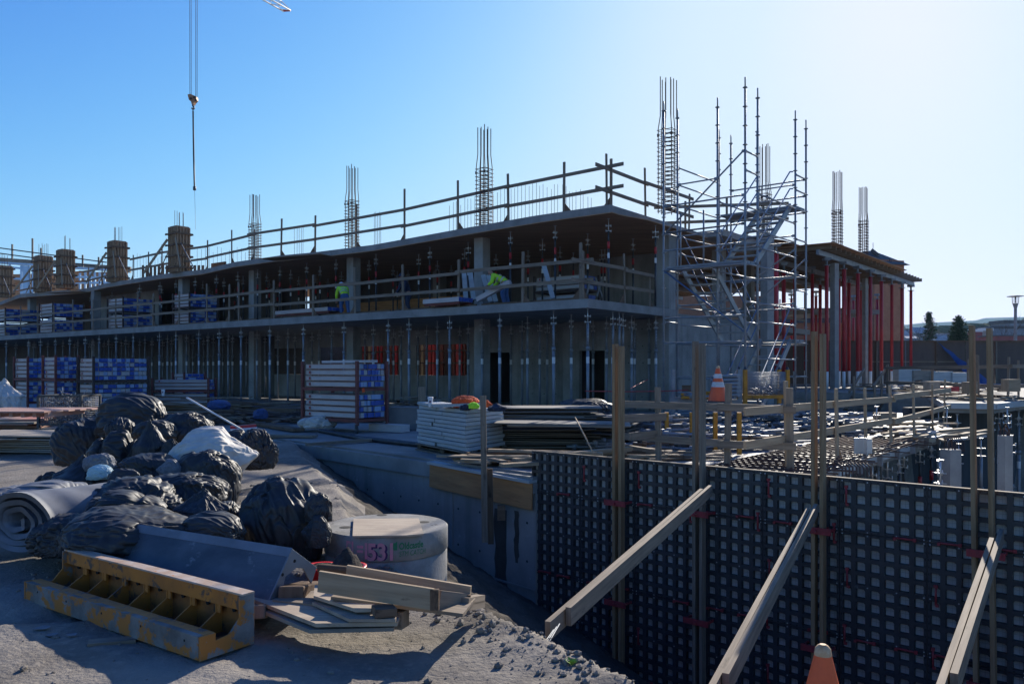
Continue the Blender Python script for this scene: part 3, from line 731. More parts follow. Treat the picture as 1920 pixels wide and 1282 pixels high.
def roofp(pxs):
    out = []
    pts = [(-60, 572), (0, 566), (38, 551), (160, 541), (200, 531), (304, 514), (382, 505), (442, 491), (525, 479), (590, 473), (700, 459), (870, 428), (1000, 405), (1144, 382)]
    for px_ in pxs:
        for (a, b) in zip(pts, pts[1:]):
            if a[0] <= px_ <= b[0]:
                k = (px_ - a[0]) / (b[0] - a[0]); A = Vector(RP(*a)).lerp(Vector(RP(*b)) if b[0] != 1144 else Vector(B(0, 1.33)[:2]), k)
                # re-solve so that the post falls on this pixel column
                p0 = Vector(RP(*a)); p1 = Vector(RP(*b)) if b[0] != 1144 else Vector(B(0, 1.33)[:2]); t = (px_ - 960) / F
                dd = p1 - p0; k = (t * p0.y - p0.x) / (dd.x - t * dd.y); A = p0 + dd * k
                out.append(tuple(A + Vector((.05, .22)))); break
    return out
guardrail('long timber guard rail on the roof edge from the corner cross to the middle', roofp([1143, 1054, 949, 854, 753, 663, 585, 521, 470]), Z2T, [1.55, 1.75, 1.75, 1.95, 2.15, 1.95, 1.75, 1.8], [.62, 1.3], group=grp, over=(.5, .4), inward=V, postw=.09)
guardrail('timber guard rail on the roof edge between the rebar cages and the column forms', roofp([470, 428, 383, 340, 297, 272, 243]), Z2T, [1.5, 1.75, 1.6, 1.9, 1.75, 1.5], [.62, 1.25], group=grp, over=(.3, .3), inward=V, postw=.08)
guardrail('timber guard rail at the left end of the roof among the column forms', roofp([215, 185, 160, 120, 90, 50, 10, -30]), Z2T, [1.7, 1.9, 1.6], [.55, 1.15], group=grp, over=(.3, .3), inward=V, postw=.08)
guardrail('timber guard rail with a crossed corner along the right hand roof edge', [xy(B(.15, 1.45)), xy(B(.15, 4.05)), xy(B(.1, 7.4))], Z2T, [1.7, 1.75, 1.4], [.5, 1.2], group=grp, over=(.75, .2), inward=U, gus=0, seglen=1)
guardrail('timber guard rail behind the stair tower running across the roof', [xy(B(.4, 7.6)), xy(B(-1.0, 8.3)), xy(B(-2.2, 9.0))], Z2T, [1.2, 1.3, 1.0], [.35, .95], group=grp, over=(1.2, .9), gus=0)

# ------------------------------------------------------------------ rebar cages on the roof
def rebar_cage(px_, b_, htot, hcage, label, z=Z2T, w=.42, P=None):
    t = (px_ - 960) / F
    if P is None:
        k = B(0, b_); s_ = (k.x - t * k.y) / (.786 + .618 * t); P = B(s_, b_, z)
    root = thing('rebar_cage', label, 'rebar cage', tuple(P), 0, 'column rebar cages standing on the roof')
    r = Matrix.Rotation(RZ, 3, 'Z'); f = MB(); n_ = 0
    spots = [(-1, -1), (0, -1), (1, -1), (1, 0), (1, 1), (0, 1), (-1, 1), (-1, 0)]
    for (i, j) in spots:
        q = r @ Vector((i * w / 2, j * w / 2, 0)); k = .84; q2 = q * k + Vector((ru(-.02, .02), 0, 0))
        ht = htot - ru(0, .12); f.path([P + q, P + q + ZV * hcage, P + q2 + ZV * (hcage + .45), P + q2 * 1.0 + ZV * ht], .017, 5)
    f.build('vertical_bars', rust, root)
    f = MB(); z_ = .08
    while z_ < hcage + .03:
        cs = [r @ Vector((i * (w / 2 + .02), j * (w / 2 + .02), 0)) + P + ZV * (z_ + ru(-.015, .015)) for i, j in ((-1, -1), (1, -1), (1, 1), (-1, 1))]
        for k in range(4):
            a, b = cs[k], cs[(k + 1) % 4]; d = (b - a).normalized() * .02; f.tube(a - d, b + d, .012, 4)
        m1 = [(cs[k] + cs[(k + 1) % 4]) / 2 for k in range(4)]
        for k in range(4): f.tube(m1[k], m1[(k + 1) % 4], .010, 4)
        z_ += .145
    f.build('ties', rust, root)
    for (i, j) in ((-1, -1), (0, -1), (1, -1)):
        f = MB(); f.tube(P + r @ Vector((i * w / 2, j * w / 2 - .02, 0)) + ZV * (hcage - .28), P + r @ Vector((i * w / 2, j * w / 2 - .02, 0)) + ZV * (hcage - .18), .035, 6)
        f.build('coupler', rust, root)
    return root
rebar_cage(478, 3.2, 3.7, 2.2, 'rebar cage on the roof beside the timber column forms, leftmost of the cages')
rebar_cage(660, 3.0, 3.9, 2.35, 'rebar cage on the roof, second from the left, above the bending worker')
rebar_cage(908, 1.8, 3.75, 2.2, 'rebar cage on the roof in front of the thin dowel bars')
rebar_cage(1253, 3.9, 4.7, 2.9, 'tall dense rebar cage beside the left standards of the stair tower', w=.5)
rebar_cage(1433, 11.2, 3.9, 1.9, 'rebar cage seen through the top of the stair tower')
rebar_cage(1570, 15, 4.0, 2.2, 'rebar cage above the red props, left of the two on the right', z=Z2B + .1, P=W(1570, 480, 37.5), w=.36)
rebar_cage(1619, 17, 3.75, 2.0, 'rebar cage above the red props beside the brick tower roof', z=Z2B, P=W(1619, 487, 41), w=.36)
def dowels(pxs, ys, base, D, label, r=.009):
    f = MB()
    for px_, y_ in zip(pxs, ys): f.tube(W(px_, base(px_), D + ru(-.3, .3)), W(px_ + ru(-.5, .5), y_, D), r, 4)
    tag(f.build('dowel_bars', rust), label, 'rebar', 'thin wall dowel bars rising from the roof')
dowels([843 + i * 6.8 + ru(-1.5, 1.5) for i in range(40)], [ru(0, 14) + (372 - .0 * i if i < 4 else (362 - (i - 4) * 1.3 if i < 25 else 336 + (i - 25) * 1.6)) for i in range(40)], lambda x: 440 - (x - 843) * .09, 34, 'row of thin dowel bars behind the roof rail near the corner')
dowels([702, 705, 708, 711, 714], [398, 397, 399, 397, 400], lambda x: 470, 35, 'small bundle of dowel bars on the roof right of the second cage')
dowels([552, 557, 561, 565, 568], [424, 426, 425, 428, 426], lambda x: 478, 40, 'small bundle of dowel bars on the roof between two cages')
dowels([370 + i * 7.5 for i in range(14)], [ru(462, 474) for i in range(14)], lambda x: 510, 46, 'row of thin dowel bars right of the tallest column form')
dowels([252 + i * 5.5 for i in range(15)], [ru(474, 486) for i in range(15)], lambda x: 520, 50, 'row of thin dowel bars between the two tallest column forms')

# ------------------------------------------------------------------ timber column forms
def column_form(px_, ytop, ybase, D, wpx, label):
    P = W(px_, 0, D); P.z = Z2T; h = (ybase - ytop) / F * D; w = wpx / F * D
    root = thing('column_form', label, 'column form', tuple(P), 0, 'timber column forms on the roof')
    r = Matrix.Rotation(RZ, 3, 'Z')
    f = MB(); f.box(P + ZV * h / 2, (w * .8, w * .8, h), RZ, long='z'); f.build('plywood_box', w_tan, root)
    f = MB()
    for k in range(4):
        rr = Matrix.Rotation(RZ + k * math.pi / 2, 3, 'Z')
        for j in range(5):
            q = P + rr @ Vector(((j - 2) * w * .19, -w * .4 - .045, 0)); f.beam(q, q + ZV * (h - .05), .045, .085, up=rr @ Vector((0, 1, 0)))
    f.build('studs', w_tan, root)
    z_ = .25
    while z_ < h:
        f = MB()
        for k in range(4):
            rr = Matrix.Rotation(RZ + k * math.pi / 2, 3, 'Z'); y_ = -w * .4 - .125; e_ = w * .4 + .2
            f.beam(P + rr @ Vector((-e_, y_, z_ + (k % 2) * .02)), P + rr @ Vector((e_ - .05, y_, z_ + (k % 2) * .02)), .06, .09)
        f.build('clamp', w_brown, root); z_ += .62
    for sx in (-1, 1):
        f = MB(); a = P + r @ Vector((sx * w * .45, -w * .5, h * .72)); b = P + r @ Vector((sx * w * 2.1, -w * 1.1, .05))
        f.beam(a, b, .05, .13); f.build('kicker', w_pale, root)
        f = MB(); f.tube(a + ZV * -.2 + V * .3, b + V * .8, .03, 6); f.build('push_pull_prop', galv_d if sx > 0 else w_grey, root)
    f = MB()
    for j in range(6):
        q = P + r @ Vector((ru(-w * .3, w * .3), ru(-w * .3, w * .3), 0)); f.tube(q + ZV * h, q + ZV * (h + ru(.75, .95)), .013, 4)
    f.build('rebar', rust, root)
column_form(336, 421, 507, 44.5, 31, 'tallest brown timber column form with rebar sticking out, rightmost of the group')
column_form(220, 447, 524, 49.5, 28, 'brown timber column form with two long braces, second from the right')
column_form(123, 468, 541, 53.5, 26, 'timber column form in front of the blue steel studs, middle of the group')
column_form(81, 477, 545, 56, 27, 'timber column form with a diagonal tube brace, second from the left')
column_form(7, 503, 562, 60, 26, 'timber column form cut by the left edge of the photo')
f = MB()
for k in range(16): f.box(W(268 + k * 7.5, 500, 47.5) * 1 + ZV * (Z2T + .4 - W(268 + k * 7.5, 500, 47.5).z), (.18, .06, .8), RZ, long='z')
tag(f.build('plank_panels', w_brown), 'dark timber wall form standing on the roof behind the tallest column form', 'formwork')
f = MB(); f.box(Vector((W(410, 0, 45.5).x, 45.5, Z2T + .35)), (1.4, .1, .7), RZ)
tag(f.build('leaning_board', w_brown), 'brown plywood board leaning on the roof right of the tallest column form', 'board')

# brown and red wall forms seen through the openings behind the ground floor
wf = thing('wall_form', 'red and brown wall formwork seen through the ground floor openings', 'formwork', tuple(B(19, 13.2)))
f = MB(); f.box(B(19, 13.5, 1.7), (18, .05, 3.4), RZ); f.build('plywood', hoard, wf)
a_ = 10.5
while a_ < 27.5:
    w_ = random.choice((.1, .12, .2)); mt_ = random.choice((red, red, w_pale, red_rust))
    f = MB(); f.box(B(a_, 12.9 + ru(-.1, .1), 1.6), (w_, .1, 3.2), RZ, long='z'); f.build('upright', mt_, wf); a_ += ru(.28, .55)
for z_ in (.9, 1.9, 2.6):
    f = MB(); f.box(B(19, 12.75, z_), (17.5, .06, .08), RZ); f.build('waler', rust, wf)

# tie holes and pour joints of the ground floor walls
f = MB()
for (a0, a1, b_) in ((.3, 3.1, 6.3), (5.4, 8.3, 6.9)):
    a_ = a0
    while a_ < a1:
        for z_ in (.5, 1.15, 1.8, 2.45, 3.1):
            p = B(a_ + ru(-.03, .03), b_ - .11, z_); f.tube(p - V * .002, p + V * .004, .022, 8)
        a_ += .6
f.build('tie_holes', hole, bld)
# ------------------------------------------------------------------ stair tower scaffold
SA = Vector((6.12, 21.0, 0))
SU, SVv = Vector((-.76, .65, 0)), Vector((.655, .756, 0))
def S(u_, v_, z=0.):
    v_ = v_ if v_ <= .8 else .8 + (v_ - .8) * 1.04
    return SA + SU * u_ + SVv * v_ + ZV * z
sc = thing('stair_tower', 'galvanised ring lock scaffold stair tower beside the right hand end of the building', 'scaffold', tuple(S(0, 0)))
def std(u_, v_, ztop):
    f = MB(); p = S(u_, v_); f.tube(p, p + ZV * (ztop - .25), .03, 8); f.tube(p + ZV * (ztop - .25), p + ZV * ztop, .02, 8)
    z_ = ztop - .27 - .5 * int((ztop - .5) / .5)
    while z_ < ztop - .1: f.tube(p + ZV * (z_ - .008), p + ZV * (z_ + .008), .065, 8); z_ += .5
    f.box(p + ZV * .005, (.15, .15, .01), RZ); f.build('standard', galv, sc)
UU = (0, 1.17, 2.42); VV = (0, .78, 3.3, 4.1)
for (u_, v_, zt) in ((0, 0, 9.23), (0, .78, 9.15), (2.42, 0, 9.12), (2.42, .78, 9.1), (1.17, .78, 9.15), (0, 3.3, 9.18), (0, 4.1, 9.1), (1.17, 3.3, 9.05), (2.42, 3.3, 9.1), (2.42, 4.1, 9.1), (1.2, 0, 5.6), (.6, 0.05, 5.55)):
    if zt < 6:
        f = MB(); f.tube(S(1.9 if u_ < 1 else 1.2, .02, 4.45), S(1.9 if u_ < 1 else 1.2, .02, 5.9), .025, 8); f.build('guard_post', galv, sc)
    else: std(u_, v_, zt)
def led(a, b, z, r=.024, mat=None, name='ledger', z2=None):
    f = MB(); p = S(*a, z); q = S(*b, z if z2 is None else z2); d = (q - p).normalized(); f.tube(p, q, r, 8)
    for e, sg in ((p, 1), (q, -1)): f.beam(e + d * sg * .03, e + d * sg * .10, .03, .07)
    f.build(name, mat or galv, sc)
for z in (.35, 2.3, 3.0, 4.35, 4.9, 5.4):
    led((0, 0), (2.42, 0), z)
led((0, 0), (2.42, 0), 6.15); led((0, 0), (2.42, 0), 5.0 + .4)
for z in (1.35, 2.35, 3.35, 4.3, 5.3): led((0, 3.3), (2.42, 3.3), z)
for z in (.35, 1.3, 2.3): led((0, .78), (2.42, .78), z)
for z in (2.3, 4.35, 6.3, 7.3, 6.8): led((0, 4.1), (2.42, 4.1), z)
for z in (.35, 1.85, 2.85, 3.35, 4.35, 4.85, 5.3, 5.85, 6.3): led((0, .78), (0, 3.3), z)
for z in (.85, 1.35, 2.85, 3.35, 4.9, 5.4, 6.9, 7.4): led((2.42, .78), (2.42, 3.3), z, .022)
for z in (.9, 3.4, 5.4, 6.9): led((1.17, 0.78), (2.42, .78), z, .022); led((0, 3.3), (1.17, 3.3), z + .1, .022)
for z in (2.8, 3.35, 4.35, 5.3, 5.85, 6.8, 7.3): led((0, 0), (0, .78), z)
for z in (2.9, 4.35, 5.4, 6.2, 6.7): led((2.42, 0), (2.42, .78), z)
for z in (.35, 1.35, 2.35, 3.35, 3.9, 4.35, 5.4, 6.3, 6.85, 7.3): led((0, 3.3), (0, 4.1), z)
for z in (2.3, 4.35, 6.3): led((2.42, .78), (2.42, 3.3), z); led((1.17, .78), (1.17, 3.3), z - .05)
for (a, z1, b, z2, mt) in (((2.42, 0), 4.35, (0, 0), 2.55, steel_blue), ((2.42, 0), 5.35, (0, 0), 7.35, galv), ((0, 4.1), 4.9, (1.8, 4.1), 3.5, galv), ((0, 3.3), 5.1, (2.42, 3.3), 3.6, galv_d)):
    led(a, b, z1, .024, mt, 'diagonal_brace', z2)
def deck(u0, u1, v0, v1, z):
    n_ = max(1, int(round((v1 - v0) / .33)))
    for k in range(n_):
        f = MB(); w_ = (v1 - v0) / n_
        f.beam(S(u0 + .03, v0 + (k + .5) * w_, z), S(u1 - .03, v0 + (k + .5) * w_, z), w_ - .02, .06)
        f.build('deck_board', alu if False else galv_d, sc)
deck(0, 2.42, 0, .78, 4.42); deck(0, 2.42, 3.3, 4.1, 6.38); deck(0, 2.42, 3.3, 4.1, 2.42)
def flight(u0, u1, v0, z0, v1, z1, n_=9, lab='stair_flight'):
    f = MB()
    for u_ in (u0, u1): f.beam(S(u_, v0, z0), S(u_, v1, z1), .05, .17)
    for k in range(1, n_):
        q = k / n_; v_ = v0 + (v1 - v0) * q; z_ = z0 + (z1 - z0) * q + .05
        f.beam(S(u0, v_, z_), S(u1, v_, z_), .26, .035)
    f.build(lab, galv, sc)
    for du in (u0 - .06, u1 + .06):
        for dz in (.5, 1.0):
            f = MB(); f.path([S(du, v0, z0 + dz), S(du, v0 + (v1 - v0) * .92, z0 + (z1 - z0) * .92 + dz + .12), S(du, v1, z1 + dz)], .021, 6)
            f.build('stair_rail', steel_blue, sc)
flight(.12, 1.02, .85, .1, 3.25, 2.42); flight(1.3, 2.28, 3.25, 2.42, .85, 4.42); flight(.12, 1.02, .85, 4.42, 3.25, 6.38)

# ------------------------------------------------------------------ crane hook block, sling and jib tip
DC = 48.0
crane = thing('crane_hook_block', 'tan crane hook block hanging on four thin ropes in the blue sky', 'crane hook', tuple(W(362, 205, DC)))
def rope(a, b, r, name, par, mt=steel_dark):
    f = MB(); f.tube(a, b, r, 5); f.build(name, mt, par)
for (x0, x1) in ((355, 356), (358, 358.5), (367, 367), (370.5, 369.5)): rope(W(x1, 182, DC), W(x0, -420, DC), .015, 'rope', crane)
f = MB(); o_ = W(361, 0, DC); k = DC / F
pl = [(353.5, 179), (359, 178), (370, 183), (370, 189), (366, 193), (364, 197), (361, 197), (360, 192), (356, 189)]
z0_ = EYE + HZ * k
f.extr([((x - 361) * k, EYE + (HZ - y) * k) for x, y in pl], Vector((o_.x, DC - .15, 0)), (1, 0, 0), (0, 0, 1), (0, .3, 0))
f.build('block', M('tan_crane_paint', (.45, .24, .12), (.30, .15, .08), 3, .6), crane)
f = MB()
for (x, y) in ((358, 185), (364, 183), (367, 188)): f.tube(W(x, y, DC - .2), W(x, y, DC + .2), .07, 8)
f.build('sheave_pins', steel_dark, crane)
f = MB(); f.path([W(362 + 1.9 * math.cos(t), 203.2 - 3.2 * math.sin(t) + (-1 if t < 0 else 0), DC) for t in [R(a_) for a_ in range(100, -200, -25)]], .05, 6); f.tube(W(362, 196, DC), W(362, 200, DC), .06, 6)
f.build('hook', steel_dark, crane)
sl = MB(); sl.path([W(362, 208, DC), W(362.3, 240, DC), W(363, 290, DC), W(364.6, 352, DC)], .045, 6); sl.path([W(362, 208, DC), W(363, 250, DC), W(364, 300, DC), W(365, 352, DC)], .035, 6)
sl.tube(W(364.8, 350, DC), W(364.8, 357, DC), .09, 6)
tag(sl.build('lifting_sling', steel_dark), 'dark lifting sling hanging below the crane hook', 'sling')
f = MB(); f.path([W(364.8, 357, DC), W(366, 395, DC), W(366.4, 430, DC)], .009, 4)
tag(f.build('tag_line', galv_d), 'very thin tag line hanging from the end of the sling', 'rope')
jb = thing('crane_jib', 'red and white lattice tip of a crane jib at the top edge of the photo', 'crane', tuple(W(545, 20, 60)))
f = MB(); g = MB(); j0 = W(545, 21, 60); j1 = W(470, -30, 56)
d = (j1 - j0); off_ = [Vector((0, 0, 0)), Vector((-.5, 0, .0)), Vector((-.2, .3, .32))]
f.tube(W(545, 20, 60), W(440, -38, 56), .05, 5); f.tube(W(532, 22, 60), W(425, -38, 56), .05, 5); g.tube(W(545, 20, 60), W(530, 21, 60), .07, 5); f.tube(W(527, 2, 60.6), W(430, -60, 56), .05, 5); f.tube(W(545, 20, 60), W(527, 2, 60.6), .04, 5)
jw = W(545, 20, 60)
for k in range(6):
    t = k / 6; a_ = W(545, 20, 60).lerp(W(440, -38, 56), t); b_ = W(532, 22, 60).lerp(W(425, -38, 56), t + .08); f.tube(a_, b_, .03, 4)
    c_ = W(527, 2, 60.6).lerp(W(430, -60, 56), t); f.tube(a_, c_, .03, 4); f.tube(b_, c_, .03, 4)
f.build('lattice', white_t, jb); g.build('tip_bar', red, jb)

# ------------------------------------------------------------------ panel racks: long white beams with blue end caps
def rack(P, L, Dp, tiers, rowh, nrow, label, rz=RZ, wheels=False, post=red_rust, ncol=9, group='racks of white beams with blue ends', top=0.0, gap=.14, base=.25):
    root = thing('beam_rack', label, 'rack', tuple(P), 0, group)
    r = Matrix.Rotation(rz, 3, 'Z')
    def q(x, y, z): return P + r @ Vector((x, y, 0)) + ZV * z
    H = base + tiers * nrow * rowh + (tiers - 1) * gap
    for x in (-.03, L + .03):
        for y in (0, Dp):
            f = MB(); f.beam(q(x, y, .2 if wheels else 0), q(x, y, H + .06), .07, .07, up=r @ Vector((1, 0, 0))); f.build('rack_post', post, root)
    for t_ in range(tiers):
        f = MB(); z = base + t_ * (nrow * rowh + gap) - .05
        for y in (0, Dp): f.beam(q(-.05, y, z), q(L + .05, y, z), .06, .08)
        for x in (0, L): f.beam(q(x, -.03, z), q(x, Dp + .03, z), .06, .07)
        f.build('rack_rail', post, root)
    for t_ in range(tiers):
        z0 = base + t_ * (nrow * rowh + gap)
        f = MB()
        for k in range(nrow):
            z = z0 + (k + .5) * rowh + .0
            cw = (Dp - .08) / ncol
            for c in range(ncol):
                e = ru(-.03, .03); y = .04 + (c + .5) * cw; m_ = random.choice([1, 1, 2, 1, 2, 0] if ncol > 6 else [1, 1, 2])
                f.beam(q(.06 + e, y, z), q(L - .04 + e, y, z), cw * .93, rowh * .84)
                f.beam(q(L - .04 + e, y, z), q(L - .015 + e, y, z), cw * .9, rowh * .8, m=m_)
                f.beam(q(.04 + e, y, z), q(.06 + e, y, z), cw * .9, rowh * .78, m=0)
                if c == 0:
                    f.beam(q(.08, y - cw * .47, z + rowh * .36), q(L - .08, y - cw * .47, z + rowh * .36), .012, .012, m=3)
                    f.beam(q(.08, y - cw * .47, z - rowh * .36), q(L - .08, y - cw * .47, z - rowh * .36), .012, .012, m=3)
        f.build('beams', [white_p, blue_p, lblue_p, M('rust_line', (.4, .22, .16), None, bump=0) if 'rust_line' not in bpy.data.materials else bpy.data.materials['rust_line']], root)
        f = MB()
        for k in range(nrow):
            if rnd() < .6: f.box(q(.22, .02, z0 + (k + .5) * rowh), (.05, .012, rowh * .42), rz)
        if f.v: f.build('red_mark', red_clamp, root)
    if wheels:
        for x in (0, L):
            for y in (0, Dp):
                f = MB(); c = q(x, y, .1); ax = r @ Vector((.4, 1, 0)).normalized(); f.tube(c - ax * .022, c + ax * .022, .1, 16); o = f.build('caster_wheel', rubber, root)
                f = MB(); f.beam(c + ax * .04, c + ax * .04 + ZV * .13, .06, .01, up=ax); f.beam(c - ax * .04, c - ax * .04 + ZV * .13, .06, .01, up=ax); f.box(c + ZV * .14, (.1, .1, .02)); f.tube(c - ax * .045, c + ax * .045, .018, 6); f.build('fork', galv, o)
    return root
ca = G(569, 806); cb = G(668, 813); rzc = math.atan2((cb - ca).y, (cb - ca).x)
cart = rack(ca, (cb - ca).length, 1.0, 2, .148, 4, 'tall rolling rack of white beams with blue ends on four caster wheels', rz=rzc, wheels=True, ncol=8, gap=.17, base=.36)
f = MB(); r_ = Matrix.Rotation(rzc, 3, 'Z'); f.beam(ca + r_ @ Vector((.5, .3, 0)) + ZV * 1.76, cb + r_ @ Vector((.25, .35, 0)) + ZV * 1.77, .25, .06)
tag(f.build('loose_beam', white_p), 'loose white beam lying on top of the tall rolling rack', 'beam')
f = MB(); f.extr([(0, 0), (.08, .02), (.06, .12), (-.01, .1)], cb + r_ @ Vector((.08, .12, 0)) + ZV * 1.0, (r_ @ Vector((0, 1, 0))), ZV, r_ @ Vector((.01, 0, 0)))
tag(f.build('orange_tag', hivis_o), 'small orange tag on the blue ends of the rolling rack', 'tag')
rack(G(27, 766), 1.25, 1.6, 2, .155, 5, 'two tier beam rack at the far left of the yard, tallest of the three', post=red_rust, base=.3)
rack(G(81, 775), .98, .75, 2, .15, 5, 'narrow beam rack in the middle of the three by the left edge of the yard', ncol=5, base=.35)
rack(G(147, 777), 1.1, 1.9, 2, .15, 5, 'wide beam rack with many blue ends behind the mesh crate', post=rust, base=.3, ncol=12)
p = G(287, 770); rack(p, 2.0, .9, 2, .13, 3, 'low rack of grey beams behind the large black bag', rz=.06, post=red_rust, ncol=5, base=.25)
p = G(255, 768); rack(p + V * 1.5, .8, .9, 2, .13, 4, 'small grey beam rack half hidden behind the wide rack', ncol=5, base=.2)
def up_at(px_, b_): 
    t = (px_ - 960) / F; k = B(0, b_); s_ = (k.x - t * k.y) / (.786 + .618 * t); return B(s_, b_, Z1T)
rack(up_at(325, 1.0), 1.55, 1.6, 2, .17, 4, 'beam rack on the upper floor behind the rail, nearest of the four', post=rust, ncol=9, base=.12, gap=.2)
rack(up_at(202, 1.0), 1.8, 1.8, 2, .19, 4, 'beam rack on the upper floor, second of the four from the right', post=rust, ncol=9, base=.12, gap=.2)
rack(up_at(74, 1.0), 2.0, 1.9, 2, .21, 4, 'beam rack on the upper floor, third of the four from the right', post=rust, ncol=9, base=.12, gap=.2)
rack(up_at(-10, 1.0), 1.9, 2.4, 2, .21, 4, 'beam rack on the upper floor cut by the left edge of the photo', post=rust, ncol=9, base=.12, gap=.2)
rk = rack(up_at(1003, 4.6), 2.2, 1.2, 2, .18, 3, 'rack of pale panels in the shade of the upper floor near the corner', post=rust, ncol=5, base=.15, gap=.2)
# long crates of beams on the upper edge by the workers
def beamrow(pa, pb, D0, D1, label, h=.16, n_=4, fr=red_rust):
    a = W(*pa, D0); b = W(*pb, D1); root = thing('beam_tray', label, 'beams', tuple(a)); d = (b - a).normalized(); nn = Vector((-d.y, d.x, 0)).normalized()
    f = MB()
    for k in range(n_): f.beam(a + nn * .2 * k, b + nn * .2 * k + d * ru(-.1, .1), .18, h); f.beam(b + nn * .2 * k, b + nn * .2 * k + d * .03, .17, h * .9, m=1)
    f.build('beams', [white_p, blue_p], root); f = MB(); f.beam(a - ZV * (h * .5 + .045), b - ZV * (h * .5 + .045), .06, .08); f.beam(a - ZV * (h * .5 + .04) + nn * .6, b - ZV * (h * .5 + .04) + nn * .6, .06, .08); f.build('tray', fr, root)
    return root
beamrow((796, 566), (862, 561), 29.0, 28.0, 'white beams in a red tray at the feet of the worker on the right')
beamrow((518, 587), (618, 579), 36.5, 33.6, 'white beams in a red tray left of the bending worker')
f = MB(); f.beam(W(895, 562, 27.9), W(957, 529, 27.4), .2, .16); tag(f.build('white_beam', white_p), 'white beam with red mark being lifted by the worker on the right', 'beam')
for (xa, ya, xb, yb, lb) in ((870, 512, 874, 565, 'leftmost'), (882, 512, 888, 562, 'second'), (906, 516, 920, 566, 'third'), (916, 516, 930, 566, 'rightmost')):
    f = MB(); f.beam(W(xa, ya, 29.5), W(xb, yb, 29.2), .17, .1, up=(0, 1, 0)); tag(f.build('upright_beam', steel_form if False else panel_w), 'pale beam leaning upright beside the right hand worker, %s of four' % lb, 'beam', 'pale beams leaning on the column')
f = MB(); f.beam(W(1019, 495, 28.0), W(1037, 560, 27.5), .16, .1, up=(0, 1, 0)); tag(f.build('leaning_beam', panel_w), 'pale beam leaning against the upper floor rail near the corner', 'beam')
for i, (xa, xb) in enumerate(((1107, 1098), (1117, 1130), (1128, 1118))):
    f = MB(); f.beam(W(xa, 524, 29), W(xb, 560, 28.4), .05, .25, up=(0, 1, 0)); tag(f.build('leaning_plywood', ply_grey), 'dark plywood sheet leaning on the upper floor at the corner, %s' % ORD[i], 'plywood')

# ------------------------------------------------------------------ people (skinned skeletons)
def skin_body(name, J, E, mat, parent, sub=2, root=0):
    me = bpy.data.meshes.new(name); me.from_pydata([tuple(j[0]) for j in J], E, []); me.materials.append(mat)
    o = bpy.data.objects.new(name, me); C.objects.link(o); o.parent = parent
    o.modifiers.new('Skin', 'SKIN')
    sm = o.modifiers.new('Subdiv', 'SUBSURF'); sm.levels = sub; sm.render_levels = sub
    if not me.skin_vertices: me.skin_vertices.new() if hasattr(me.skin_vertices, 'new') else None
    bmh = bmesh.new(); bmh.from_mesh(me); lay = bmh.verts.layers.skin.verify(); bmh.verts.ensure_lookup_table()
    for k, j in enumerate(J): bmh.verts[k][lay].radius = (j[1], j[1] if len(j) < 3 else j[2]); bmh.verts[k][lay].use_root = (k == root)
    bmh.to_mesh(me); bmh.free()
    o.modifiers['Skin'].use_smooth_shade = True
    return o
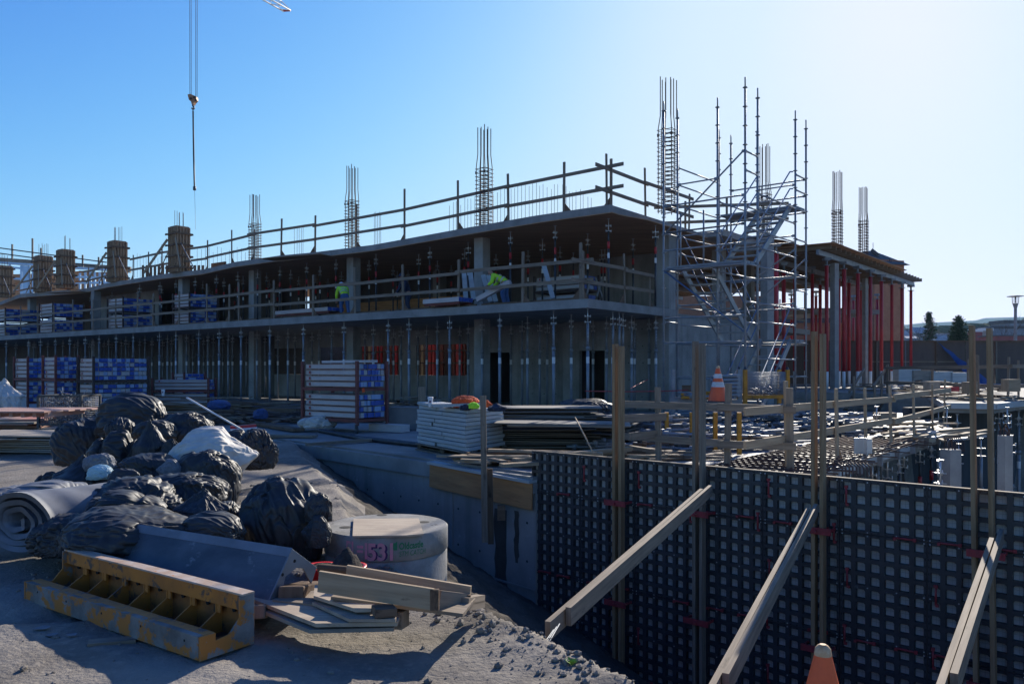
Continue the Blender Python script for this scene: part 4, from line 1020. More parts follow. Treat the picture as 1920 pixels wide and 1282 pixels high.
def person(loc, rz, pose, label, top, hat, sc_=1.0, legs=denim, bend=60, twist=0):
    root = thing('person', label, 'person', tuple(loc), rz); root.scale = (sc_,) * 3
    V_ = Vector; b = R(bend)
    # local frame: facing +y. hips at z .92
    hip = V_((0, 0, .93)); sp = lambda l, x=0, f=0: hip + V_((x, math.sin(b) * l + math.cos(b) * f, math.cos(b) * l - math.sin(b) * f))
    pel = hip; waist = sp(.15); chest = sp(.36); neck = sp(.52); hb = neck + V_((0, .05, .03)); head = neck + V_((0, .12, .10)) if bend > 30 else neck + V_((0, .04, .17)); crown = head + (V_((0, .05, .1)) if bend > 30 else V_((0, 0, .1)))
    shl, shr = sp(.47, -.19), sp(.47, .19)
    if pose == 'reach': ell, elr = shl + V_((-.05, .05, -.28)), shr + V_((.05, .1, -.27)); hl, hr = ell + V_((.03, .15, -.21)), elr + V_((-.04, .16, -.2))
    elif pose == 'lift': ell, elr = shl + V_((-.12, .0, -.25)), shr + V_((.16, -.02, -.22)); hl, hr = ell + V_((.08, .2, -.12)), elr + V_((.02, .2, -.12))
    else: ell, elr = shl + V_((-.05, 0, -.28)), shr + V_((.05, .0, -.28)); hl, hr = ell + V_((.0, .12, -.22)), elr + V_((0, .12, -.22))
    kl, kr = V_((-.13, .10, .50)), V_((.13, .02, .50)); fl, fr_ = V_((-.14, .0, .09)), V_((.15, -.08, .09))
    J = [(pel, .13, .10), (waist, .12, .095), (chest, .14, .10), (neck, .06), (head, .085, .095), (crown, .07), (shl, .06), (ell, .045), (hl, .032), (shr, .06), (elr, .045), (hr, .032),
         (V_((-.1, 0, .86)), .095), (kl, .062), (fl, .042), (fl + V_((0, .14, -.05)), .035), (V_((.1, 0, .86)), .095), (kr, .062), (fr_, .042), (fr_ + V_((0, .14, -.05)), .035)]
    E = [(0, 1), (1, 2), (2, 3), (3, 4), (4, 5), (2, 6), (6, 7), (7, 8), (2, 9), (9, 10), (10, 11), (0, 12), (12, 13), (13, 14), (14, 15), (0, 16), (16, 17), (17, 18), (18, 19)]
    for h_, e_, k0 in ((hl, ell, 8), (hr, elr, 11)):   # fingers
        dr = (h_ - e_).normalized(); sd_ = dr.cross(ZV).normalized()
        for q, (o1, L_) in enumerate(((-.03, .075), (-.01, .085), (.01, .08), (.03, .065))):
            J.append((h_ + dr * .07 + sd_ * o1, .011)); J.append((h_ + dr * (.07 + L_) + sd_ * o1 * 1.2 - ZV * .025, .009)); E += [(k0, len(J) - 2), (len(J) - 2, len(J) - 1)]
        J.append((h_ + dr * .03 - sd_ * .045, .011)); J.append((h_ + dr * .07 - sd_ * .06 - ZV * .01, .01)); E += [(k0, len(J) - 2), (len(J) - 2, len(J) - 1)]
    body = skin_body('body', J, E, skin, root)
    # clothing
    Jt = [(waist, .155, .125), (chest, .175, .135), (sp(.50), .085), (shl, .088), (ell, .070), (ell.lerp(hl, .85), .055), (shr, .088), (elr, .070), (elr.lerp(hr, .85), .055), (sp(-.02), .165, .135)]
    skin_body('jacket', Jt, [(9, 0), (0, 1), (1, 2), (1, 3), (3, 4), (4, 5), (1, 6), (6, 7), (7, 8)], top, root)
    Jl = [(sp(.06), .14, .12), (V_((-.1, 0, .84)), .115), (kl, .085), (fl + V_((0, 0, .04)), .065), (V_((.1, 0, .84)), .115), (kr, .085), (fr_ + V_((0, 0, .04)), .065), (pel, .15, .13)]
    skin_body('trousers', Jl, [(7, 0), (7, 1), (1, 2), (2, 3), (7, 4), (4, 5), (5, 6)], legs, root)
    f = MB()
    for q in (fl, fr_): f.beam(q + V_((0, -.07, -.045)), q + V_((0, .2, -.05)), .10, .09); f.beam(q + V_((0, -.05, 0)), q + V_((0, .06, .06)), .10, .1)
    f.build('boots', boot, root, local=True, bevel=.02)
    if top is hivis:
        f = MB()
        for l_ in (.12, .28):
            n_ = 14; rr = []
            for k in range(n_):
                a = 2 * math.pi * k / n_; rr.append((sp(l_ - .025, math.cos(a) * .185, math.sin(a) * .15), sp(l_ + .025, math.cos(a) * .19, math.sin(a) * .155)))
            vs = [p for q in rr for p in q]; f.add(vs, [(2 * k, 2 * ((k + 1) % n_), 2 * ((k + 1) % n_) + 1, 2 * k + 1) for k in range(n_)])
        f.build('reflective_stripes', silver, root, local=True)
    if hat is not None:
        f = MB(); ax = (crown - neck).normalized(); f.lathe(head + ax * .03, [(.135, -.01), (.128, .0), (.122, .04), (.10, .09), (.06, .125), (.015, .135)], 16, axis=ax)
        br = (V_((0, 1, 0)) - ax * ax.y).normalized(); f.beam(head + ax * .03 + br * .1, head + ax * .025 + br * .19, .17, .012, up=ax)
        f.build('hard_hat', hat, root, local=True)
    # face: nose, brow, mouth
    f = MB(); fd = V_((0, .7, -.7)) if bend > 30 else V_((0, 1, 0)); upv = (crown - head).normalized()
    f.beam(head + fd * .085 + upv * .01, head + fd * .115 - upv * .02, .02, .03); f.beam(head + fd * .088 - upv * .05, head + fd * .095 - upv * .05, .05, .01); 
    for sx in (-1, 1): f.beam(head + V_((sx * .035, 0, 0)) + fd * .082 + upv * .025, head + V_((sx * .035, 0, 0)) + fd * .092 + upv * .025, .022, .012, m=1); f.beam(head + V_((sx * .085, 0, 0)), head + V_((sx * .10, 0, 0)), .05, .03)
    f.build('face', [skin, dark_cloth], root, local=True)
    return root
def at_slab(px_, b_): return up_at(px_, b_)
person(at_slab(646, 1.1), R(25), 'reach', 'worker in lime jacket, white hard hat and jeans bending beside a grey column', hivis, hatm, bend=50)
person(at_slab(948, 1.35), R(75), 'lift', 'worker in lime hi-vis jacket and jeans lifting the white beam', hivis, None, bend=62)
person(at_slab(766, 2.1), R(120), 'reach', 'person in dark navy clothing and hood behind the upper floor rail', dark_cloth, dark_cloth, legs=dark_cloth, bend=28)
# ------------------------------------------------------------------ bundles of insulating blankets and bags
def fbm(p, o=4, l=2.1, g=.5):
    a = 1; s = 0
    for k in range(o): s += a * noise.noise(p); p = p * l; a *= g
    return s
import numpy as np
_topo = {}
def ico_topo(sub):
    if sub in _topo: return _topo[sub]
    bm = bmesh.new(); bmesh.ops.create_icosphere(bm, subdivisions=sub, radius=1.0)
    bm.verts.ensure_lookup_table()
    X = np.array([v.co[:] for v in bm.verts]); E = np.array([[e.verts[0].index, e.verts[1].index] for e in bm.edges]); Fc = np.array([[v.index for v in f.verts] for f in bm.faces])
    opp = []
    for e in bm.edges:
        fs = e.link_faces; o = [v.index for f in fs for v in f.verts if v not in e.verts[:]]
        if len(o) == 2: opp.append(o)
    bm.free(); _topo[sub] = (X, E, Fc, np.array(opp)); return _topo[sub]
def sim_bag(seed, dims, axis, gather=1.3, along=1.05, its=160, bend=.05, core=.05, pull=.03, lump=.15, tie=None, floor=-.55, sub=6, straps=0, smooth=1):
    """crumpled sack: over-long cloth round a soft core, folds running along the axis"""
    rg = np.random.RandomState(seed); X0, E, Fc, O = ico_topo(sub); N = len(X0)
    ax = np.array(axis, float); ax /= np.linalg.norm(ax)
    so = Vector(rg.rand(3) * 50)
    lum = np.array([noise.noise(Vector(p) * 1.3 + so) * 1.0 + .5 * noise.noise(Vector(p) * 2.7 + so) for p in X0])
    B0 = X0 * (1 + lump * lum[:, None]); B0 = np.sign(B0) * np.abs(B0) ** .94
    if tie:
        t = X0 @ ax; w = 1 - tie * np.clip((t - .45) / .55, 0, 1) ** 1.0; r = B0 - np.outer(B0 @ ax, ax); B0 = np.outer(B0 @ ax, ax) * (1 + .25 * np.clip((t - .6) / .4, 0, 1))[:, None] + r * w[:, None]
    for s in range(straps):
        t0 = -.5 + s * 1.0 / max(1, straps - 1) if straps > 1 else 0; t = X0 @ ax; w = 1 - .22 * np.exp(-((t - t0) / .10) ** 2); r = B0 - np.outer(B0 @ ax, ax); B0 = np.outer(B0 @ ax, ax) + r * w[:, None]
    B0 = B0 * np.array(dims); fl = floor * dims[2]; B0[:, 2] = np.where(B0[:, 2] < fl, fl + (B0[:, 2] - fl) * .25, B0[:, 2])
    X = B0.copy()
    d = X[E[:, 1]] - X[E[:, 0]]; L = np.linalg.norm(d, axis=1); dn = d / L[:, None]; al = np.abs(dn @ ax)
    gm = 1 + (gather - 1) * np.array([max(0., min(1.6, .75 + 1.3 * noise.noise(Vector(X0[i]) * 1.6 + so * 2))) for i in E[:, 0]])
    rest = L * (al ** 2 * along + (1 - al ** 2) * gm)
    do = X[O[:, 1]] - X[O[:, 0]]; ro = np.linalg.norm(do, axis=1) * 1.02
    deg = np.bincount(E.ravel(), minlength=N).astype(float)
    q3 = Vector(ax).to_track_quat('Z', 'Y').to_matrix().inverted(); nz = np.zeros(N)
    for i in range(N):
        p = q3 @ Vector(X0[i]); h = math.hypot(p.x, p.y) + 1e-6; cs, sn = p.x / h, p.y / h; w_ = noise.noise(Vector(X0[i]) * 1.5 + so)
        nz[i] = noise.noise(Vector((cs * 4.5, sn * 4.5, p.z * .9 + w_ * .8)) + so) + .8 * noise.noise(Vector((cs * 10 + w_ * 2, sn * 10, p.z * 1.6)) + so * 2) + .12 * noise.noise(Vector(X0[i]) * 6 + so)
    def normals(X):
        a = X[Fc[:, 1]] - X[Fc[:, 0]]; b = X[Fc[:, 2]] - X[Fc[:, 0]]; n = np.cross(a, b); out = np.zeros_like(X)
        for k in range(3): 
            for c in range(3): out[:, c] += np.bincount(Fc[:, k], n[:, c], minlength=N)
        return out / (np.linalg.norm(out, axis=1)[:, None] + 1e-9)
    NB = normals(B0); X = X + NB * nz[:, None] * .07 * min(dims)
    i0, i1 = E[:, 0], E[:, 1]; V = np.zeros_like(X)
    for it in range(its):
        P = X.copy()
        X = X + V * .9
        X[:, 2] -= .0001 * min(dims)
        for _ in range(2):
            d = X[i1] - X[i0]; l = np.linalg.norm(d, axis=1); c = (d * ((l - rest) / l * .5)[:, None])
            acc = np.zeros_like(X)
            for k in range(3): acc[:, k] = np.bincount(i0, c[:, k], minlength=N) - np.bincount(i1, c[:, k], minlength=N)
            X = X + acc / deg[:, None] * 1.5
        # bending: neighbours' mean
        m = np.zeros_like(X)
        for k in range(3): m[:, k] = np.bincount(i0, X[i1, k], minlength=N) + np.bincount(i1, X[i0, k], minlength=N)
        X = X + bend * (m / deg[:, None] - X)
        # soft core: never much inside the base shape, gently pulled back to it
        o = ((X - B0) * NB).sum(1); X = X + NB * (np.where(o < -core * min(dims), (-core * min(dims) - o) * .6, 0) - np.where(o > 0, o * pull, 0))[:, None]
        V = X - P
    for it in range(smooth):
        m = np.zeros_like(X)
        for k in range(3): m[:, k] = np.bincount(i0, X[i1, k], minlength=N) + np.bincount(i1, X[i0, k], minlength=N)
        X = X + .6 * (m / deg[:, None] - X)
    return X, Fc

bag_protos = []
for c_ in (dict(seed=2, dims=(.42, .4, .40), axis=(0, 0, 1), tie=.6, gather=1.6, bend=.06, core=.1), dict(seed=3, dims=(.6, .4, .36), axis=(1, 0, .1), gather=1.75, straps=2, bend=.09, core=.1),
           dict(seed=5, dims=(.4, .35, .3), axis=(1, .5, .4), gather=1.8, along=1.25, core=.13, bend=.06), dict(seed=6, dims=(.6, .45, .34), axis=(1, -.5, 0), gather=1.8, core=.12, pull=.03, bend=.10),
           dict(seed=9, dims=(.5, .42, .36), axis=(.8, -.5, .5), gather=1.6, along=1.05, core=.1, bend=.08, tie=.4), dict(seed=12, dims=(.45, .42, .40), axis=(.2, -.3, 1), gather=1.7, along=1.1, core=.12, bend=.08),
           dict(seed=15, dims=(.6, .4, .32), axis=(1, .2, .2), gather=1.6, along=1.1, core=.1, bend=.08, tie=.5), dict(seed=18, dims=(.45, .4, .34), axis=(.5, -1, .2), gather=2.1, along=1.4, core=.18, bend=.05)):
    X_, F_ = sim_bag(**c_); X_ = X_ / np.array(c_['dims']); me = bpy.data.meshes.new('blanket_bundle'); me.from_pydata(X_.tolist(), [], F_.tolist()); me.polygons.foreach_set('use_smooth', [True] * len(F_)); bag_protos.append(me)
def bag(px_, py, D, rx, ry, rz_, label, mat=fab_b, seed=0, yaw=None, name='blanket_bundle', proto=None):
    me = bag_protos[(seed if proto is None else proto) % len(bag_protos)].copy(); me.materials.append(mat); rg = random.Random(seed)
    o = bpy.data.objects.new(name, me); C.objects.link(o); o.location = W(px_, py, D); o.scale = (rx, ry, rz_)
    yw = rg.choice((0, math.pi)) + rg.uniform(-.3, .3) if yaw is None else yaw
    me.transform(Matrix.Rotation(yw, 4, 'Z'))
    return tag(o, label, 'bundle', 'heap of blanket bundles and bags')
def gd(yb): return (EYE + .05) * F / (yb - HZ)
def bagpx(x0, x1, y0, y1, D, label, seed, dep=.9, **k):
    rx = (x1 - x0) / 2 / F * D; rz_ = (y1 - y0) / 2 / F * D
    return bag((x0 + x1) / 2, (y0 + y1) / 2 + 0, D, rx * 1.07, rx * dep, rz_ * 1.14, label, seed=seed, **k)
bagpx(188, 312, 740, 830, 10.9, 'largest black bundle at the back of the heap', 11)
bagpx(102, 205, 786, 884, 10.9, 'round smooth black bundle at the left of the heap behind the plywood', 12)
bagpx(200, 252, 784, 832, 10.0, 'small crumpled black bag below the largest bundle', 13)
bagpx(252, 330, 788, 832, 9.9, 'crumpled dark bundle in the middle of the heap under the largest', 2)
bagpx(296, 352, 776, 822, 10.8, 'black bag peeking out right of the largest bundle', 15)
bagpx(338, 395, 779, 818, 10.9, 'shiny crumpled black bag at the back right of the heap', 16)
bagpx(172, 262, 812, 900, 9.2, 'deep black bundle in the shaded middle of the heap', 17)
bagpx(250, 315, 806, 902, 9.1, 'upright black bag tied with a knot on top', 0)
bagpx(300, 340, 826, 900, 9.0, 'narrow black bag beside the knotted one', 19)
bagpx(326, 462, 806, 912, 8.9, 'dirty white blanket bundle splashed with concrete', 6, mat=fab_w)
bagpx(318, 446, 848, 960, 8.2, 'black bundle hanging in front of the white one', 21)
bagpx(412, 476, 810, 884, 10.2, 'dark bag half hidden behind the white bundle', 22)
bagpx(440, 516, 805, 892, 10.0, 'black bundle with two lobes at the right end of the heap', 23)
bagpx(102, 216, 868, 944, 8.3, 'black pleated bundle in the left front of the heap', 24)
bagpx(70, 112, 886, 922, 8.5, 'little black bag at the left edge of the heap', 25)
bagpx(160, 215, 850, 888, 8.2, 'blue grey blanket roll showing between black bundles', 26, mat=fab_g)
bagpx(166, 212, 872, 902, 7.9, 'pale teal plastic sheet stuffed between the bundles', 27, mat=fab_t)
bagpx(205, 262, 878, 925, 7.7, 'torn crumpled black scraps in front of the knotted bag', 28)
bagpx(264, 420, 888, 960, 7.5, 'wide pleated black bundle in the right front of the heap', 29)
bagpx(300, 340, 862, 902, 8.0, 'grey and black striped fold of blanket beside the knotted bag', 30, mat=fab_g)
bagpx(166, 338, 896, 995, 7.0, 'broad dome of black blanket in the front middle of the heap', 31)
bagpx(332, 430, 930, 1000, 6.8, 'black bundle behind the grey angle form', 32)
bagpx(168, 300, 922, 990, 6.6, 'crumpled black blanket end at the front of the broad dome', 33)
bagpx(122, 352, 952, 1060, 6.25, 'long black bundle directly behind the grey angle form', 34)
bagpx(340, 458, 962, 1030, 6.3, 'flappy torn black bag right of the long front bundle', 35)
bagpx(452, 612, 900, 1064, 6.9, 'big black bag standing alone left of the concrete manhole', 5)
bagpx(570, 622, 926, 985, 6.6, 'upper torn corner of black bag touching the concrete manhole', 37)
bagpx(572, 620, 968, 1034, 6.5, 'lower torn corner of black bag touching the concrete manhole', 38)
# black sheet spread under the rolled blanket
bagpx(66, 200, 965, 1048, 6.4, 'loose black sheet trailing on the dirt beside the rolled blanket', 39)
# rolled grey blanket with a spiral end
rb = thing('rolled_blanket', 'light grey rolled up insulating blanket with a spiral end, leftmost in front', 'blanket', tuple(G(80, 1036, -.05)), 0, 'heap of blanket bundles and bags')
f = MB(); cc = W(62, 974, 6.6); axd = Vector((.62, .78, 0)).normalized(); sx_ = Vector((.93, -.37, 0)); n_ = 150; nl = 26; Lr = 1.25
pts = []
for i in range(n_):
    t = i / (n_ - 1); a = -t * 2 * math.pi * 3.6 + .6; rr = .075 + .235 * t ** .9 + .004 * math.sin(i * .9)
    pts.append((math.cos(a) * rr * 1.3, math.sin(a) * rr * (.9 if math.sin(a) > 0 else .82)))
for side, th_ in ((0, 0), (1, .042)):
    vs = []
    for j in range(nl + 1):
        y = -Lr * .1 + Lr * 1.1 * j / nl
        for i, (x, z) in enumerate(pts):
            rr = math.hypot(x, z); k = 1 - (th_ / rr if side else 0); w_ = .016 * fbm(Vector((i * .05, y * 5, 1)), 3)
            w_ += .018 * abs(noise.noise(Vector((i * .09, y * 3, 3)))) * (.3 + i / n_)
            vs.append(cc + sx_ * x * (k + w_ / rr * .6) + ZV * z * (k + w_ / rr * .6) + axd * (y + .03 * noise.noise(Vector((i * .09, 0, 1)))))
    fs = [(j * n_ + i, j * n_ + i + 1, (j + 1) * n_ + i + 1, (j + 1) * n_ + i) for j in range(nl) for i in range(n_ - 1)]
    f.add(vs, fs, 0, None, True)
o0 = len(f.v) // 2
f.f += [(i, i + 1, o0 + i + 1, o0 + i) for i in range(n_ - 1)]; f.m += [0] * (n_ - 1); f.sm += [True] * (n_ - 1); f.uv += [[(0, 0)] * 4] * (n_ - 1)
f.build('blanket', fab_g, rb)
bagpx(-20, 172, 906, 962, 7.2, 'pale grey blanket draped over the top of the rolled blanket', 41, mat=fab_g)

# ------------------------------------------------------------------ orange steel L form
A = W(375, 1240, 4.45); A.z = -.02; Bp = W(45, 1125, 5.66); Bp.z = -.01
A.z = EYE + (HZ - 1240) / F * 4.45; Bp.z = EYE + (HZ - 1125) / F * 5.66
dl = (Bp - A); Lf = dl.length; dl.normalize(); dn = Vector((dl.y, -dl.x, 0)).normalized()
if dn.y < 0: dn = -dn     # away from the camera
of = thing('angle_form', 'worn orange steel L shaped column form with ribbed open pockets lying on the dirt', 'formwork', tuple(A))
h1, dpt, hb = .135, .36, .30; th = .045; back = .10
def O(x, y, z): return A + dl * x + dn * y + ZV * z
f = MB()
f.beam(O(.02, .02, h1 / 2), O(Lf - .02, .02, h1 / 2), .04, h1, m=0); f.beam(O(.02, dpt / 2, .018), O(Lf - .02, dpt / 2, .018), dpt - .04, .03, m=1)
f.build('front_flange', [orange_grime, orange_in], of, bevel=.004)
f = MB(); f.beam(O(.02, .07, h1 - .012), O(Lf - .02, .07, h1 - .012), .07, .024); f.build('front_lip', orange, of, bevel=.003)
f = MB(); f.beam(O(.02, dpt - .02, hb / 2), O(Lf - .02, dpt - .02, hb / 2), .03, hb); f.build('back_plate', orange_in, of)
f = MB(); f.beam(O(.02, dpt - .07, hb - .045), O(Lf - .02, dpt - .07, hb - .045), .012, .09, m=0); f.build('top_flange', orange, of)
f = MB(); f.beam(O(.0, dpt - .042, hb + .005), O(Lf, dpt - .042, hb + .005), .088, .012); f.build('top_plate', M('scraped_top_steel', (.50, .42, .36), (.40, .26, .16), 9, .55, .2, .1, 60, spot=(.5, .2, .04), sscale=14, sthr=.6, sw=.05), of, bevel=.002)
# end plates and ribs: L shaped sheets
Lp = [(0, 0), (dpt, 0), (dpt, hb), (dpt - .10, hb), (dpt - .10, .175), (dpt - .17, .10), (.10, .09), (.10, h1), (0, h1)]
for x, e in ((0, .014), (Lf - .014, .014)):
    f = MB(); f.extr([(a_, b_) for a_, b_ in Lp], O(x, 0, 0), dn, ZV, dl * e); f.build('end_plate', orange_grime, of, bevel=.002)
rib = [(.04, .033), (dpt - .035, .033), (dpt - .035, hb - .01), (dpt - .075, hb - .01), (dpt - .075, .16), (.14, .07), (.04, .085)]
for k in range(1, 8):
    x = Lf * k / 8; f = MB(); f.extr(rib, O(x, 0, 0), dn, ZV, dl * .012); f.beam(O(x - .012, dpt - .066, .16), O(x - .012, dpt - .066, hb - .09), .045, .012, up=dn); f.build('rib', orange, of)
f = MB()
for k in range(8):
    x = Lf * (k + .5) / 8; f.tube(O(x, dpt - .036, .19), O(x, dpt - .05, .19), .014, 8); 
for x in (.15, .6, 1.05, 1.5, 1.9): f.tube(O(x, -.001, .09), O(x, .01, .09), .008, 8)
f.build('bolt_holes', hole, of)
f = MB(); f.beam(W(165, 1206, 4.75) + ZV * -.01, W(255, 1200, 4.85) - ZV * .005, .09, .045, up=ZV)
tag(f.build('timber_offcut', w_grey), 'short split timber offcut lying under the front of the orange form', 'board')
# ------------------------------------------------------------------ grey inner angle form (inverted V)
rA = W(548, 1028, 5.2); rB = W(190, 984, 6.22); rB.z = rA.z + .0
dl2 = (rB - rA); L2 = dl2.length; dl2.normalize(); dn2 = Vector((dl2.y, -dl2.x, 0)).normalized()
if dn2.y < 0: dn2 = -dn2
gf = thing('angle_form', 'grey steel V shaped inner corner form resting ridge up behind the orange form', 'formwork', (rA.x, rA.y, 0))
fd = (Vector((510, 1132)) - Vector((548, 1028)))
# plate directions in the cross section: front plate falls toward the camera, back plate away
hF = .345; wF = .235; hB2 = .17; wB2 = .225
def Q(x, y, z): return rA + dl2 * x + dn2 * y + ZV * z
sec = [(0, 0), (wB2, -hB2), (wB2 - .05, -hB2 - .10), (.10, -hB2 + .02), (.035, -.135), (-.06, -.17), (-wF + .13, -hF + .02), (-wF + .045, -hF - .045), (-wF, -hF)]
for x in (0, L2 - .012):
    f = MB(); f.extr(sec, Q(x, 0, 0), dn2, ZV, dl2 * .012); e = f.build('end_plate', steel_form, gf, bevel=.002)
f = MB()
for (y, z) in ((.02, -.085), (-.085, -.15)): f.tube(Q(-.002, y, z), Q(.004, y, z), .011, 10)
f.build('bolt_holes', hole, gf)
f = MB(); f.extr([(0, 0), (-wF, -hF), (-wF + .008, -hF - .008), (.012, -.006)], Q(.012, 0, 0), dn2, ZV, dl2 * (L2 - .024)); f.build('front_plate', steel_face, gf)
f = MB(); f.extr([(0, .003), (-.035, -.048), (-.031, -.05), (.002, 0)], Q(0, 0, .002), dn2, ZV, dl2 * L2)
f.extr([(-wF - .004, -hF), (-wF + .02, -hF + .036), (-wF + .018, -hF + .04), (-wF - .008, -hF + .002)], Q(0, 0, 0), dn2, ZV, dl2 * L2); f.build('edge_bars', steel_form, gf)
f = MB(); f.extr([(0, 0), (wB2, -hB2), (wB2 - .008, -hB2 - .008), (-.004, -.01)], Q(.012, 0, 0), dn2, ZV, dl2 * (L2 - .024)); f.build('back_plate', steel_form, gf)
f = MB()
f.beam(W(480, 1147, 4.9), W(500, 1140, 5.5), .11, .085); tag(f.build('timber_block', w_grey, bevel=.01), 'rounded grey timber bearer end poking out beside the orange form', 'timber')
f = MB(); f.beam(W(545, 1112, 5.05), W(585, 1100, 5.6), .16, .085); tag(f.build('timber_block', w_brown, bevel=.008), 'dark timber block under the right end of the grey angle form', 'timber')

# ------------------------------------------------------------------ plywood offcuts and timber box by the forms
def sheet(pts, z, th_, label, mat=w_pale, cat='plywood'):
    f = MB(); P = [((x - 960) / F * ((EYE - z) * F / (y - HZ)), (EYE - z) * F / (y - HZ)) for x, y in pts]
    f.prism(P, z - th_, z); return tag(f.build('plywood_offcut', [mat]), label, cat)
ply_cut = M('pale_plywood', (.42, .34, .25), (.32, .25, .185), 3, .8, 0, .2, 30, co='Object', st=(1, 5, 1), spot=(.17, .14, .11), sscale=4, sthr=.6, sw=.1)  # paler plywood tone with darker blotches
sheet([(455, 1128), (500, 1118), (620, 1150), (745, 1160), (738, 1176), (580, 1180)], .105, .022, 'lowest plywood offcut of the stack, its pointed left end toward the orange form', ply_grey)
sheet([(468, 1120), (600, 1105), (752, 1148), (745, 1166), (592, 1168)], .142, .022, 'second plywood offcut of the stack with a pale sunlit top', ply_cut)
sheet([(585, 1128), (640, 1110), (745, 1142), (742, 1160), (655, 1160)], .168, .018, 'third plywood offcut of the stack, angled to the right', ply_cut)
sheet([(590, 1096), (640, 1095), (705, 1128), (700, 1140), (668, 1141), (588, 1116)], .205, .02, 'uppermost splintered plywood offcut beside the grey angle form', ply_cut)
f = MB(); f.beam(W(700, 1146, 4.6), W(740, 1143, 4.65), .11, .05); tag(f.build('timber_block', w_brown, bevel=.004), 'small brown block between the plywood offcuts and the timber box', 'timber')
tb = thing('timber_box', 'long open timber box form of planks lying in front of the concrete manhole', 'formwork', tuple(W(700, 1120, 5.5)))
f = MB(); f.beam(W(598, 1089, 4.78), W(812, 1123, 4.62), .022, .125); f.build('front_board', w_pale, tb)
f = MB(); f.beam(W(650, 1076, 5.15), W(882, 1116, 4.95), .022, .12); f.build('back_board', w_pale, tb)
f = MB(); f.beam(W(640, 1107, 4.95) , W(880, 1138, 4.8), .32, .02); f.build('bottom_board', w_grey, tb)
f = MB(); f.beam(W(815, 1104, 4.62), W(815, 1143, 4.62), .05, .03, up=(0, 1, 0)); f.beam(W(872, 1114, 4.92), W(872, 1144, 4.92), .07, .03, up=(0, 1, 0)); f.build('end_cleat', w_brown, tb)
f = MB(); f.beam(W(822, 1124, 4.7), W(878, 1130, 4.93), .022, .11); f.build('end_board', w_grey, tb)
f = MB(); f.path([W(598, 1064, 5.3), W(690, 1073, 5.22), W(775, 1090, 5.1)], .03, 8); tag(f.build('timber_pole', w_brown), 'reddish brown rail lying along the top of the timber box', 'timber')
f = MB(); f.beam(W(870, 1127, 4.85), W(901, 1121, 5.2), .06, .045); f.beam(W(870, 1137, 4.85), W(901, 1131, 5.2), .06, .045); tag(f.build('timber_bearers', w_grey), 'pair of timber ends poking out right of the timber box', 'timber')
f = MB(); f.beam(W(520, 1135, 5.05), W(760, 1160, 4.75), .1, .1); tag(f.build('timber_bearers', w_grey), 'timber bearers underneath the box form', 'timber')
# red plastic tubs full of soil
for (x, y, D, r_, lb) in ((603, 1068, 5.9, .115, 'red plastic tub of soil behind the timber box, left one'), (650, 1068, 5.95, .13, 'red plastic tub heaped with dark soil in front of the manhole')):
    c = W(x, y, D); t_ = thing('tub', lb, 'tub', tuple(c - ZV * .06))
    f = MB(); f.lathe(c, [(r_ * .8, -.09), (r_, .0), (r_ + .02, .02), (r_ + .02, .03), (r_ - .01, .03), (r_ * .9, 0)], 18); f.build('shell', M('red_plastic', (.6, .02, .02), None, rough=.35, bump=0) if 'red_plastic' not in bpy.data.materials else bpy.data.materials['red_plastic'], t_)
    f = MB(); n_ = 14; vs = []
    for a_ in range(n_):
        for b_ in range(n_):
            u_ = (a_ / (n_ - 1) - .5) * 2; v_ = (b_ / (n_ - 1) - .5) * 2; rr = math.hypot(u_, v_); k = 1 if rr < 1 else 1 / rr
            vs.append(c + Vector((u_ * k * r_ * .93, v_ * k * r_ * .93, .02 + (.16 if x > 620 else .02) * max(0, 1 - rr) ** .9 + .03 * noise.noise(Vector((u_ * 5, v_ * 5, x))))))
    f.add(vs, [(a_ * n_ + b_, (a_ + 1) * n_ + b_, (a_ + 1) * n_ + b_ + 1, a_ * n_ + b_ + 1) for a_ in range(n_ - 1) for b_ in range(n_ - 1)], 0, None, True); f.build('soil', mud, t_)
# ------------------------------------------------------------------ concrete manhole with painted writing
MC = Vector(((725 - 960) / F * 7.0, 7.0, 0)); MR = .533; MZ = .232
mh = thing('concrete_manhole', 'round precast concrete manhole with pink and green writing on its side', 'manhole', (MC.x, MC.y, -.8))
f = MB(); f.lathe(MC, [(MR - .012, .028), (MR, .038), (MR, MZ - .012), (MR - .012, MZ)], 72); f.build('lid_ring', conc_ring, mh)
f = MB(); f.lathe(MC, [(MR - .006, -.95), (MR - .006, .014), (MR - .022, .026)], 72); f.build('barrel', conc_ring, mh)
f = MB(); 
for (x, y, s1) in ((716, 965, .05), (795, 978, .05), (648, 988, .055)): f.lathe(W(x, y, (EYE - MZ - .001) * F / (y - HZ)), [(s1, 0), (s1 * .6, .003)], 12)
f.build('lifting_recess', hole, mh)
f = MB(); pl = [G(x, y, MZ + .02) for x, y in ((661, 1004), (663, 972), (785, 971), (794, 1000), (760, 1003))]; f.prism([xy(p) for p in pl], MZ + .006, MZ + .02)
tag(f.build('plywood_cover', ply_cut), 'thin pale plywood piece lying on top of the concrete manhole', 'plywood')
